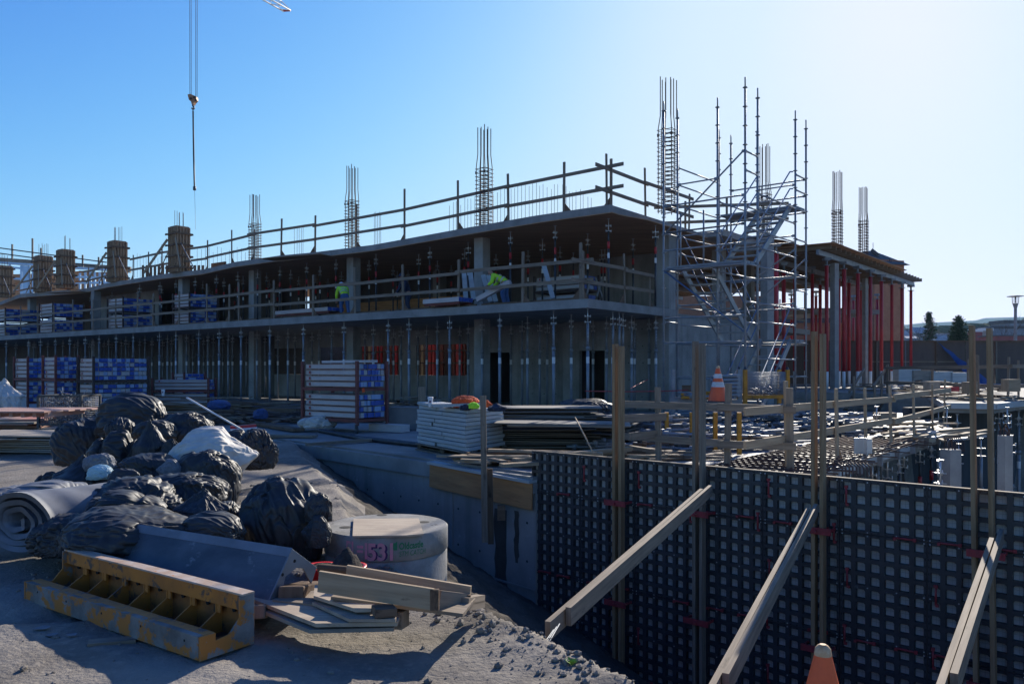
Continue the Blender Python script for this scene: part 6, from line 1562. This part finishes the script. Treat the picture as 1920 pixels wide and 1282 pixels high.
f = MB(); D = 19.0
for x in (1262, 1387): f.beam(W(x, 800, D), W(x, 692, D), .09, .09, up=(0, 1, 0))
f.beam(W(1255, 748, D), W(1390, 754, D), .12, .12); f.build('frame', galv_d, st)
f = MB()
for r_ in range(6):
    for k in range(5): f.tube(W(1340 + ru(-6, 0), 742 - r_ * 7, D + .2 + .1 * k), W(1383 + ru(0, 4), 740 - r_ * 7.2, D - .6 + .1 * k), .045, 8)
f.build('tubes', galv, st)
f = MB()
for k in range(26): f.tube(W(1275 + ru(0, 30), ru(735, 746), D + ru(-.3, .3)), W(1318 + ru(0, 22), ru(735, 746), D + ru(-.5, .3)), .03, 6, m=k % 2)
f.build('short_tubes', [galv_d, yellow], st)
f = MB()
for x in (1287, 1309): f.box(W(x, 728, 19.6), (.22, .03, .16), .1)
tag(f.build('ply_squares', w_brown), 'two dark plywood squares on the grey tube rack', 'plywood')
f = MB(); f.path([W(1097, 733, 19), W(1180, 734, 18.5), W(1250, 733, 18.5), W(1290, 731, 18.5)], .012, 5); f.path([W(1182, 728, 17), W(1215, 711, 21)], .01, 5); tag(f.build('red_line', red_clamp), 'red warning rope strung across the ground floor doors', 'rope')

# ------------------------------------------------------------------ raised platform with stairs, rail and red props
ZP = .65
plat = [(8.9, 34.8), (15.15, 29.1), (11.95, 22.1), (13.05, 21.7), (15.0, 23.6), (25, 31), (60, 62), (14, 62)]
pf = thing('raised_platform', 'raised grey concrete platform carrying the red props', 'platform', (15, 35, ZP - .28))
f = MB(); f.prism(plat, ZP - .28, ZP); f.build('deck', conc_wall, pf)
f = MB(); f.prism([(8.95, 34.85), (15.1, 29.2), (15.35, 29.5), (9.2, 35.1)], -.27, ZP - .284); f.prism([(15.1, 29.2), (15.35, 29.5), (15.5, 29.3), (15.2, 28.9)], -3.6, ZP - .284); f.build('front_wall', conc_wall, pf)
f = MB(); f.prism([(12.4, 25.0), (14.0, 25.6), (24, 33.4), (23.9, 33.6), (13.9, 26.0), (12.3, 25.2)], -3.6, ZP - .284); f.build('shoring_wall', M('dark_shoring', (.06, .07, .085), (.035, .042, .05), 2, .8, 0, .2, 6, st=(1, 1, .1)), pf)
f = MB(); f.beam((11.95, 22.02, ZP - .08), (13.05, 21.6, ZP - .08), .1, .16); f.beam((13.05, 21.6, ZP - .08), (15.1, 23.5, ZP - .08), .1, .16); f.beam((15.1, 23.5, ZP - .08), (25, 30.9, ZP - .08), .1, .16); f.beam((15.1, 29.0, ZP - .08), (11.9, 22.05, ZP - .08), .08, .16)
tag(f.build('edge_beam', panel_w), 'pale beam edging the far raised deck above the pit', 'beam')
for i, (x, y) in enumerate(((12.3, 22.1), (13.2, 22.0), (14.2, 22.9), (15.2, 24.0), (12.8, 24), (16.4, 25))):
    dup(gp, (x, y, ZP - .3 - 3.5), ru(0, 6), 'galvanised prop under the far raised deck, %s from the left' % ORD[i], 'galvanised props in the open pit')
# dark backdrop of stacked shoring under that deck is the pit's earth wall
stt = thing('site_stairs', 'dark timber site stairs up to the raised platform with sloping handrail', 'stairs', tuple(W(1640, 770, 28)))
sa = W(1600, 738, 31.0); sb = W(1660, 738, 30.4); dpx = Vector((-.62, -.78, 0)) 
f = MB()
for k in range(6):
    off_ = Vector((-.25, -.32, 0)) * k * .9; f.beam(sa + off_ - ZV * .17 * k, sb + off_ - ZV * .17 * k, .26, .04)
f.build('treads', w_grey, stt)
f = MB()
for e in (sa, sb): f.beam(e + ZV * -.1, e + Vector((-.25, -.32, 0)) * 5 - ZV * 1.0, .05, .2)
f.build('stringers', w_brown, stt)
f = MB(); f.beam(W(1636, 726, 29.0), W(1664, 687, 30.4), .05, .1); f.beam(W(1592, 735, 29), W(1622, 690, 30.6), .05, .1); f.beam(W(1640, 790, 29), W(1640, 722, 29), .07, .07, up=(0, 1, 0)); f.beam(W(1601, 790, 29), W(1601, 705, 29), .07, .07, up=(0, 1, 0)); f.beam(W(1653, 760, 30), W(1653, 700, 30), .06, .06, up=(0, 1, 0)); f.build('handrail', w_grey, stt)
guardrail('grey timber guard rail along the front of the raised platform', [xy(W(1662, 0, 30.2)), xy(W(1745, 0, 28.4)), xy(W(1812, 0, 26.2)), xy(W(1832, 0, 24.5)), xy(W(1893, 0, 25)), xy(W(1913, 0, 25.5))], ZP, [1.1, 1.0, 1.25, 1.35, 1.3, 1.2], [.4, .98], mat=w_grey, group='grey rails on the raised platform', gus=0, over=(.1, .4), seglen=2)
# clutter on the platform
stuffpile('scrap_planks', 'clutter of timber, bars and boxes on the raised platform', 'clutter', Vector((17.0, 32, ZP)), 5.5, 5, .55, 90, mats=[w_pale, w_brown, rust, white_p], seed=21)
stuffpile('scrap_planks', 'small clutter along the edge of the far raised deck', 'clutter', Vector((13.9, 24.2, ZP)), 2.6, 2.2, .2, 60, mats=[w_pale, w_brown, ply_grey], seed=22, Lr_=(.2, 1))
for i, (x, y, D, w_) in enumerate(((1747, 725, 26, .4), (1818, 727, 24, .3), (1895, 722, 23.6, .4))):
    f = MB(); f.box(W(x, y, D) + ZV * .0, (w_, .3, .35), .2); tag(f.build('timber_block', w_pale if i else ply_cut), 'timber block on the far raised deck, %s from the left' % ORD[i], 'timber')
for i, x in enumerate((1700, 1727, 1760, 1800)):
    f = MB(); f.box(W(x, 706 + i * 2, 38) , (1.1, .5, .7), .1); tag(f.build('packed_crate', panel_w if i != 1 else ply_grey), 'pale packed crate in front of the brown hoarding, %s from the left' % ORD[i], 'crate')
f = MB(); f.box(W(1770, 729, 29), (.9, .4, .18), .1); tag(f.build('red_box', red), 'red box lying flat on the raised platform behind the rail', 'box')
# red props
def make_red(h):
    t = thing('red_prop', 'red prop', 'shoring prop'); f = MB(); f.box((0, 0, .01), (.26, .26, .02)); f.build('base_plate', galv_d, t, local=True)
    f = MB(); f.tube((0, 0, .02), (0, 0, .95), .075, 10); f.build('white_leg', white_t, t, local=True)
    f = MB(); f.tube((0, 0, .8), (0, 0, h - .35), .08, 10); f.beam((0, -.085, .8), (0, -.085, h - .35), .04, .03, up=(0, 1, 0)); f.build('red_tube', red, t, local=True)
    f = MB(); f.tube((0, 0, h - .35), (0, 0, h - .1), .05, 6); f.box((0, 0, h - .06), (.3, .3, .12)); f.box((0, 0, h - .33), (.26, .26, .03)); f.build('head', galv_d, t, local=True)
    return t
ZR = 6.42; rp = make_red(ZR - ZP); first = True
spots = [(1550, 35.0), (1582, 36.2), (1608, 37.8), (1632, 39.2), (1653, 41.2), (1672, 43), (1691, 44.8), (1708, 46.4),
         (1523, 38), (1573, 40), (1592, 42), (1613, 46), (1538, 43), (1510, 46), (1470, 36), (1455, 31), (1490, 40), (1420, 42), (1404, 46), (1435, 44), (1563, 47), (1586, 50), (1620, 49), (1645, 52), (1484, 52), (1530, 50), (1600, 53)]
for i, (x, D) in enumerate(spots):
    P = W(x, 0, D); z = ZP if i not in (14,) else 0; P.z = z
    lab = ('red prop in the outer row under the timber deck, %s from the left' % ORD[i]) if i < 8 else ('red prop deeper under the timber deck, %s of the inner rows' % ORD[i - 8])
    if first: rp.location = P; rp['label'] = lab; rp['group'] = 'tall red props under the timber deck'; first = False
    else: dup(rp, P, ru(0, 6), lab, 'tall red props under the timber deck', sc=(1, 1, 1) if z > 0 else (1, 1, 1.1))
# timber deck on the red props: girders, joists and plywood
dk = thing('timber_deck', 'raised formwork deck of joists and plywood carried on the tall red props', 'formwork', tuple(W(1640, 0, 42) * Vector((1, 1, 0)).length * 0 + Vector((18, 42, ZP))) if False else (18, 42, ZP))
r0 = Vector(xy(W(1550, 0, 35.0))); r1 = Vector(xy(W(1708, 0, 46.8))); rd = (r1 - r0).normalized(); rn = Vector((-rd.y, rd.x))
if rn.x > 0: rn = -rn
def RDp(a, b, z=0.): p = r0 + rd * a + rn * b; return Vector((p.x, p.y, z))
LR = (r1 - r0).length
f = MB()
for b in (0, 2.4, 4.8, 7.2, 9.6, 12, 15, 18): f.beam(RDp(-1.2 if b < 9 else -5, b, ZR + .12), RDp(LR + .6, b, ZR + .12), .12, .22, m=0)
f.build('girder', galv, dk)
f = MB(); n_ = 24
for k in range(n_ + 1): a = -1.0 + (LR + 1.4) * k / n_; f.beam(RDp(a, -.5, ZR + .33), RDp(a, 18.5, ZR + .33), .08, .18)
f.build('joists', w_grey, dk)
f = MB(); f.prism([tuple(RDp(-1.4, -.75)[:2]), tuple(RDp(LR * .72, -.75)[:2]), tuple(RDp(LR * .72, 0)[:2]), tuple(RDp(LR + .8, 0)[:2]), tuple(RDp(LR + .8, 19)[:2]), tuple(RDp(-5, 19)[:2]), tuple(RDp(-5, 9)[:2]), tuple(RDp(-1.4, 9)[:2])], ZR + .424, ZR + .45)
f.build('plywood', ply_brown, dk)
f = MB(); f.prism([tuple(RDp(LR * .86, 5)[:2]), tuple(RDp(LR + 1.2, 2)[:2]), tuple(RDp(LR + 4, 4)[:2]), tuple(RDp(LR + 1, 12)[:2])], ZR - 1.5, ZR - 1.25); f.build('lower_slab', conc, dk)
for (x0, x1, D, z1, lb, mt) in ((1557, 1572, 36, 6.3, 'square tan concrete column among the red props', conc_light), (1617, 1627, 42, 6.3, 'slender pale column among the red props', conc_light), (1427, 1450, 30, 6.6, 'pale concrete column seen through the stair tower', conc_light)):
    P = W((x0 + x1) / 2, 0, D); w_ = (x1 - x0) / F * D * .75; f = MB(); f.box((P.x, P.y, (z1 + 0) / 2), (w_, w_, z1 - 0.0), .5, long='z'); tag(f.build('concrete_column', mt), lb, 'column')
# ------------------------------------------------------------------ hoarding, tarpaulin, tower and what lies beyond
ho = thing('hoarding', 'brown plywood hoarding fence closing the site on the right', 'fence', (25, 50, .5))
zt = W(0, 640, 50).z
for k in range(22):
    x0 = 8 + k * 1.83; f = MB(); y = 50 - (x0 - 8) * .02; f.box((x0 + .9, y, (zt + .4) / 2), (1.81, .03, zt - .4 - (.0 if k % 5 else .03)), 0); f.build('panel', hoard, ho)
    f = MB(); f.box((x0, y - .06, (zt + .4) / 2), (.09, .08, zt - .45), 0, long='z'); 
    if k % 2 == 0: f.build('post', w_grey if k % 4 == 0 else w_brown, ho)
f = MB(); f.beam((8, 49.93, zt + .01), (48, 49.1, zt + .01), .12, .05); f.build('cap_rail', w_brown, ho)
f = MB(); f.beam((21.5, 49.7, 2.0), (28, 49.6, 2.0), .04, .05); f.build('mid_rail', w_pale, ho)
tp = MB(); pts0 = [W(1757, 640, 49.4), W(1790, 662, 49.2), W(1812, 680, 48.8), (W(1835, 700, 48)), W(1862, 722, 47)]; pts1 = [W(1760, 644, 49.4), W(1788, 672, 49.0), W(1808, 702, 48.2), W(1840, 722, 47), W(1880, 740, 46)]
pts1[0].z = pts0[0].z - .05
vs = []
for i in range(len(pts0) - 1):
    for s_ in range(5):
        t = s_ / 5; a = pts0[i].lerp(pts0[i + 1], t); b = pts1[i].lerp(pts1[i + 1], t)
        for k in range(6): q = a.lerp(b, k / 5); vs.append(q + Vector((0, -.25 * noise.noise(q * .9), .12 * noise.noise(q * 1.7))))
n6 = len(vs) // 6
tp.add(vs, [(i * 6 + k, i * 6 + k + 1, (i + 1) * 6 + k + 1, (i + 1) * 6 + k) for i in range(n6 - 1) for k in range(5)], 0, None, True)
tp.add([v + Vector((0, .03, 0)) for v in vs], [((i + 1) * 6 + k, (i + 1) * 6 + k + 1, i * 6 + k + 1, i * 6 + k) for i in range(n6 - 1) for k in range(5)], 0, None, True)
tag(tp.build('blue_tarpaulin', tarp_b), 'blue tarpaulin draped slantwise over the brown hoarding', 'tarpaulin')
tw = thing('brick_tower', 'orange brick tower with a dark sloping roof beyond the red props', 'tower', tuple(W(1640, 0, 62) - ZV * W(1640, 0, 62).z))
T = W(1640, 0, 62); T.z = 0; hw = 1.45
f = MB(); f.box((T.x, T.y, 5.1), (hw * 2, hw * 2, 9.4), .35, long='z'); f.build('brick_shaft', brick, tw)
zb = W(0, 500, 62).z; f = MB(); r = Matrix.Rotation(.35, 3, 'Z')
c4 = [T + r @ Vector((sx * 1.75, sy * 1.75, 0)) + ZV * (zb + .0) for sx, sy in ((-1, -1), (1, -1), (1, 1), (-1, 1))]
t4 = [W(1618, 471, 61.5), W(1636, 470, 61.5), W(1638, 471, 63), W(1620, 472, 63)]
f.add([*c4, *t4], [(3, 2, 1, 0), (4, 5, 6, 7), (0, 1, 5, 4), (1, 2, 6, 5), (2, 3, 7, 6), (3, 0, 4, 7)]); f.build('roof', roofm, tw)
f = MB(); f.beam(W(1634, 472, 61), W(1669, 500, 60.6), .12, .12); f.beam(W(1634, 468, 61), W(1648, 479, 60.8), .3, .2); f.tube(W(1637, 467, 61), W(1637, 455, 61), .02, 4); f.tube(W(1668, 505, 60.6), W(1668, 484, 60.6), .03, 4); f.tube(W(1671, 512, 60.6), W(1671, 487, 60.6), .03, 4); f.beam(W(1662, 499, 60.6), W(1671, 498, 60.6), .3, .08); f.build('rooftop_gear', steel_dark, tw)
tb2 = thing('brick_building', 'low orange brick building with a dark roof behind the red props', 'building', (22, 70, .5))
f = MB(); f.box((23.5, 68, 2.9), (14, 5, 4.8)); f.build('wall', brick, tb2); f = MB(); f.box((18.2, 73.5, 4.2), (9.5, 5, 7.6)); f.build('wall', brick, tb2); f = MB(); f.extr([(0, 0), (14.6, 0), (12, 1.2), (2.5, 1.2)], (16.2, 65.3, 5.3), (1, 0, 0), (0, 0, 1), (0, 5.6, 0)); f.build('roof', roofm, tb2)
f = MB()
for x in (18, 20, 22, 24.5): f.box((x, 65.45, 3.0), (1.0, .06, 1.6)); 
f.build('window', glass_d, tb2)
# bluish steel stud building at the far left
sb_ = thing('steel_frame_building', 'building of pale blue steel studs under construction beyond the roof on the far left', 'building', (-48, 74, .0))
f = MB(); g = MB(); x = -66
def SB(px_, py, D=74): return W(px_, py, D)
for px_ in (-20, -3, 18, 40, 44, 50, 55, 62, 92, 97, 150, 160, 170, 178, 187, 196, 203, 212, 220): f.beam(SB(px_, 600 if px_ < 100 else 560), SB(px_, 494 + max(0, px_) * .09), .16 if px_ != 50 else .4, .12, up=(0, 1, 0))
for (a, b) in (((-30, 490), (230, 508)), ((-30, 497), (40, 503)), ((120, 518), (230, 522)), ((-30, 545), (80, 545)), ((130, 530), (230, 530)), ((-30, 520), (70, 524))): f.beam(SB(*a), SB(*b), .14, .18)
f.build('studs', M('pale_stud_steel', (.5, .68, .85), (.4, .58, .75), 2, .5, .2, 0), sb_)
f = MB(); f.beam(SB(-40, 486, 75), SB(245, 506, 75), .3, .55); f.build('roof_edge', ply_grey, sb_)
f = MB(); f.beam(SB(-30, 552, 79), SB(240, 545, 79), .2, 3.8); f.build('back_wall', ply_brown, sb_)
f = MB()
for (a, b) in (((-30, 461), (200, 492)), ((-30, 471), (200, 502))): f.beam(SB(*a), SB(*b), .06, .1)
for px_, y0, y1 in ((23, 482, 458), (61, 490, 447), (77, 492, 465), (155, 500, 478), (185, 503, 482)): f.beam(SB(px_, y0 + 4), SB(px_, y1), .12, .12, up=(0, 1, 0))
f.build('roof_rail', steel_dark, sb_)
# street lamp
lp = thing('street_lamp', 'grey street lamp with a flat disc top and clear lantern by the right edge', 'street lamp', tuple(W(1903, 0, 60) - ZV * (W(1903, 0, 60).z - .5)))
L0 = W(1904, 0, 60); L0.z = 0
def lz(y): return W(0, y, 60).z
f = MB(); f.lathe(L0, [(.14, .5), (.1, lz(590)), (.1, lz(578)), (.2, lz(569))], 12); f.build('pole', galv_d, lp)
f = MB(); f.lathe(L0, [(.56, lz(556)), (.57, lz(555.4)), (.1, lz(553.8))], 24); f.build('disc_cap', galv_d, lp)
f = MB()
for k in range(8): a = k * math.pi / 4; f.tube(L0 + Vector((math.cos(a) * .2, math.sin(a) * .2, lz(569))), L0 + Vector((math.cos(a) * .24, math.sin(a) * .24, lz(556))), .015, 4)
f.tube(L0 + ZV * lz(568), L0 + ZV * lz(557), .06, 8); f.build('lantern', alu, lp)
# trees
def conifer(px_, ytop, ybase, D, wpx, label, seed):
    rg = random.Random(seed); P = W(px_, ybase, D); P.z = .3; zt_ = W(0, ytop, D).z; H_ = zt_ - P.z; r0_ = wpx / 2 / F * D
    root = thing('conifer_tree', label, 'tree', tuple(P)); f = MB(); f.tube(P, P + ZV * H_ * .98, r0_ * .09, 8, r2=.02); f.build('trunk', barkm, root)
    f = MB()
    for k in range(240):
        t = rg.random() ** .8; z = H_ * (.12 + .86 * t); L_ = r0_ * (1 - t) ** .75 * rg.uniform(.65, 1.15) + .1; a = rg.uniform(0, 6.283)
        o_ = P + ZV * z; d = Vector((math.cos(a), math.sin(a), -.12 + .35 * t)) * L_
        m_ = int(14 + 30 * L_ / r0_)
        for j in range(m_):
            q = o_ + d * (.15 + .85 * (j + rg.random()) / m_) + Vector((rg.gauss(0, .05), rg.gauss(0, .05), rg.gauss(0, .03))) * r0_
            s_ = r0_ * rg.uniform(.035, .08); v1 = Vector((rg.uniform(-1, 1), rg.uniform(-1, 1), rg.uniform(-.6, .4))).normalized() * s_ * 1.8; v2 = Vector((rg.uniform(-1, 1), rg.uniform(-1, 1), rg.uniform(-.5, .5))).normalized() * s_ * .7
            f.add([q, q + v1 + v2, q + v1 * 1.4, q + v1 - v2], [(0, 1, 2, 3)])
    f.build('crown', leafm, root)
conifer(1742, 583, 645, 110, 44, 'tall narrow conifer beyond the hoarding right of the last red prop', 1)
conifer(1797, 591, 650, 85, 64, 'broad dark spruce beyond the middle of the hoarding', 2)
def baretree(px_, ytop, D, label, seed, spread=.35):
    rg = random.Random(seed); P = W(px_, 0, D); P.z = .3; H_ = W(0, ytop, D).z - .3; root = thing('bare_tree', label, 'tree', tuple(P)); f = MB()
    def br(p, d, L_, r_, n_):
        q = p + d * L_; f.tube(p, q, r_, 5, r2=r_ * .6, caps=False)
        if n_ > 0:
            for k in range(rg.choice((2, 3, 3))):
                dd = (d + Vector((rg.gauss(0, spread), rg.gauss(0, spread), rg.gauss(.05, .15)))).normalized(); br(p + d * L_ * rg.uniform(.6, 1), dd, L_ * rg.uniform(.6, .8), r_ * .55, n_ - 1)
    g = MB(); g.tube(P, P + ZV * H_ * .35, .16, 6, r2=.1); g.build('trunk', barkm, root)
    for k in range(4): br(P + ZV * H_ * (.25 + .1 * k), Vector((rg.gauss(0, .4), rg.gauss(0, .4), 1)).normalized(), H_ * .24, .06, 4)
    f.build('crown', barkm, root)
baretree(1729, 598, 95, 'leafless tree in front of the tall narrow conifer', 4)
baretree(1890, 598, 130, 'leafless tree left of the street lamp', 5)
baretree(1765, 615, 140, 'small leafless tree between the two conifers', 6)
# houses and shops beyond the fence
def house(px0, px1, yt, yb, D, label, wall, roof_, wins=3, gable=True, cat='house', name='house'):
    a = W(px0, 0, D).x; b = W(px1, 0, D).x; z0 = .2; z1 = W(0, yb, D).z; z2 = W(0, yt, D).z; dp_ = (b - a) * .7
    root = thing(name, label, cat, ((a + b) / 2, D, z0)); f = MB(); f.box(((a + b) / 2, D + dp_ / 2, (z0 + z1) / 2), (b - a, dp_, z1 - z0)); f.build('wall', wall, root)
    f = MB(); o_ = (b - a) * .05
    if gable: f.extr([(-o_, 0), (dp_ + o_, 0), (dp_ / 2, z2 - z1)], (a - o_, D, z1 + .01), (0, 1, 0), (0, 0, 1), (b - a + 2 * o_, 0, 0))
    else: f.box(((a + b) / 2, D + dp_ / 2, (z1 + z2) / 2), (b - a + o_ * 2, dp_ + o_, z2 - z1))
    f.build('roof', roof_, root)
    for k in range(wins):
        x = a + (b - a) * (k + .5) / wins; f = MB(); f.box((x, D - .02, z1 - (z1 - z0) * .28), ((b - a) / wins * .45, .06, (z1 - z0) * .16)); w = f.build('window', glass_d, root)
        f = MB(); f.box((x, D - .06, z1 - (z1 - z0) * .28 - (z1 - z0) * .09), ((b - a) / wins * .55, .1, .12)); f.build('sill', white_t, w)
wallb = M('bluegrey_siding', (.22, .27, .32), (.17, .21, .26), 1, .8, 0, 0); wallr = M('red_siding', (.30, .09, .09), (.24, .07, .07), 1, .8, 0, 0); wallt = M('tan_siding', (.36, .30, .26), None, bump=0); roofg = M('pale_glossy_roof', (.4, .43, .46), (.3, .33, .36), 2, .22, 0, 0)
house(1716, 1748, 613, 625, 190, 'two storey grey house with a bright roof behind the bare tree', wallb, roofg)
house(1690, 1712, 618, 630, 200, 'blue grey house at the left between the red props', wallb, roofg)
house(1700, 1722, 630, 634, 150, 'low house with glinting roof right above the hoarding', wallb, roofg)
house(1744, 1779, 625, 629, 150, 'long low building with a bright roof left of the broad spruce', wallb, roofg, gable=False)
house(1757, 1778, 628, 640, 120, 'small gabled house just above the hoarding left of the spruce', wallb, roofg, 2)
house(1822, 1842, 617, 622, 140, 'red shop front with white trim right of the spruce', wallr, white_t, gable=False, cat='building', name='shop')
house(1842, 1862, 615, 620, 141, 'tan shop front beside the red one', wallt, white_t, gable=False, cat='building', name='shop')
house(1860, 1945, 611, 616, 142, 'long blue grey shop building behind the street lamp', wallb, roofm, 6, gable=False, cat='building', name='shop')
house(1870, 1950, 628, 630, 120, 'red brick lower building at the right edge under the street lamp', wallr, roofm, 5, gable=False, cat='building', name='shop')
house(1885, 1950, 600, 606, 160, 'building with a stepped dark roof at the right edge', wallb, roofm, 3, gable=False, cat='building', name='shop')
# far wooded ridge and hills
def ridge(name, pts, D, dz, mat, thick, rough=0., lab=None):
    f = MB(); P = []; rg = random.Random(3)
    for i in range(len(pts) - 1):
        (xa, ya), (xb, yb) = pts[i], pts[i + 1]; n_ = max(2, int(abs(xb - xa) / (1.2 if rough else 6)))
        for k in range(n_): t = k / n_; tt = t * t * (3 - 2 * t); P.append((xa + (xb - xa) * t, ya + (yb - ya) * tt - rg.random() * rough))
    P.append(pts[-1]); rows = 6; vs = []
    for j in range(rows):
        for (x, y) in P:
            q = W(x, y, D); t = j / (rows - 1); vs.append((q.x * (1 + .0), D - thick * (1 - t), dz + (q.z - dz) * math.sin(t * math.pi / 2) ** .8))
    for (x, y) in P: q = W(x, y, D); vs.append((q.x, D + thick, dz))
    n_ = len(P); f.add(vs, [(j * n_ + i, j * n_ + i + 1, (j + 1) * n_ + i + 1, (j + 1) * n_ + i) for j in range(rows) for i in range(n_ - 1)], 0, None, not rough)
    o = f.build(name, mat); tag(o, kind='structure'); return o
woods = M('far_woods', (.035, .055, .045), (.05, .07, .055), .02, .95, 0, 0, spec=0)
ridge('hills', [(-3500, 640), (-1500, 620), (600, 612), (1500, 612), (1680, 610), (1740, 605), (1790, 603), (1825, 601), (1850, 596), (1872, 596), (1890, 602), (1905, 600), (1935, 604), (2100, 600), (2600, 610), (3500, 630)], 3000, -20, woods, 900)
ridge('wooded_ridge', [(-1200, 640), (900, 640), (1500, 628), (1690, 622), (1760, 616), (1830, 611), (1900, 612), (2000, 614), (2600, 620), (3600, 640)], 420, -5, leafm, 60, 6.5)

# ------------------------------------------------------------------ air
hz_ = MB(); hz_.add([(x, y, z) for z in (-9, 330) for x, y in ((-5200, -300), (5200, -300), (5200, 4600), (-5200, 4600))], [(3, 2, 1, 0), (4, 5, 6, 7), (0, 1, 5, 4), (1, 2, 6, 5), (2, 3, 7, 6), (3, 0, 4, 7)])
hm = bpy.data.materials.new('air'); hm.use_nodes = True; hn_ = hm.node_tree.nodes; hn_.clear()
ho_ = hn_.new('ShaderNodeOutputMaterial'); hv = hn_.new('ShaderNodeVolumePrincipled'); hv.inputs['Color'].default_value = (.42, .68, 1, 1); hv.inputs['Density'].default_value = .00009; hv.inputs['Anisotropy'].default_value = .3
hm.node_tree.links.new(hv.outputs[0], ho_.inputs['Volume'])
tag(hz_.build('haze', hm), kind='stuff')
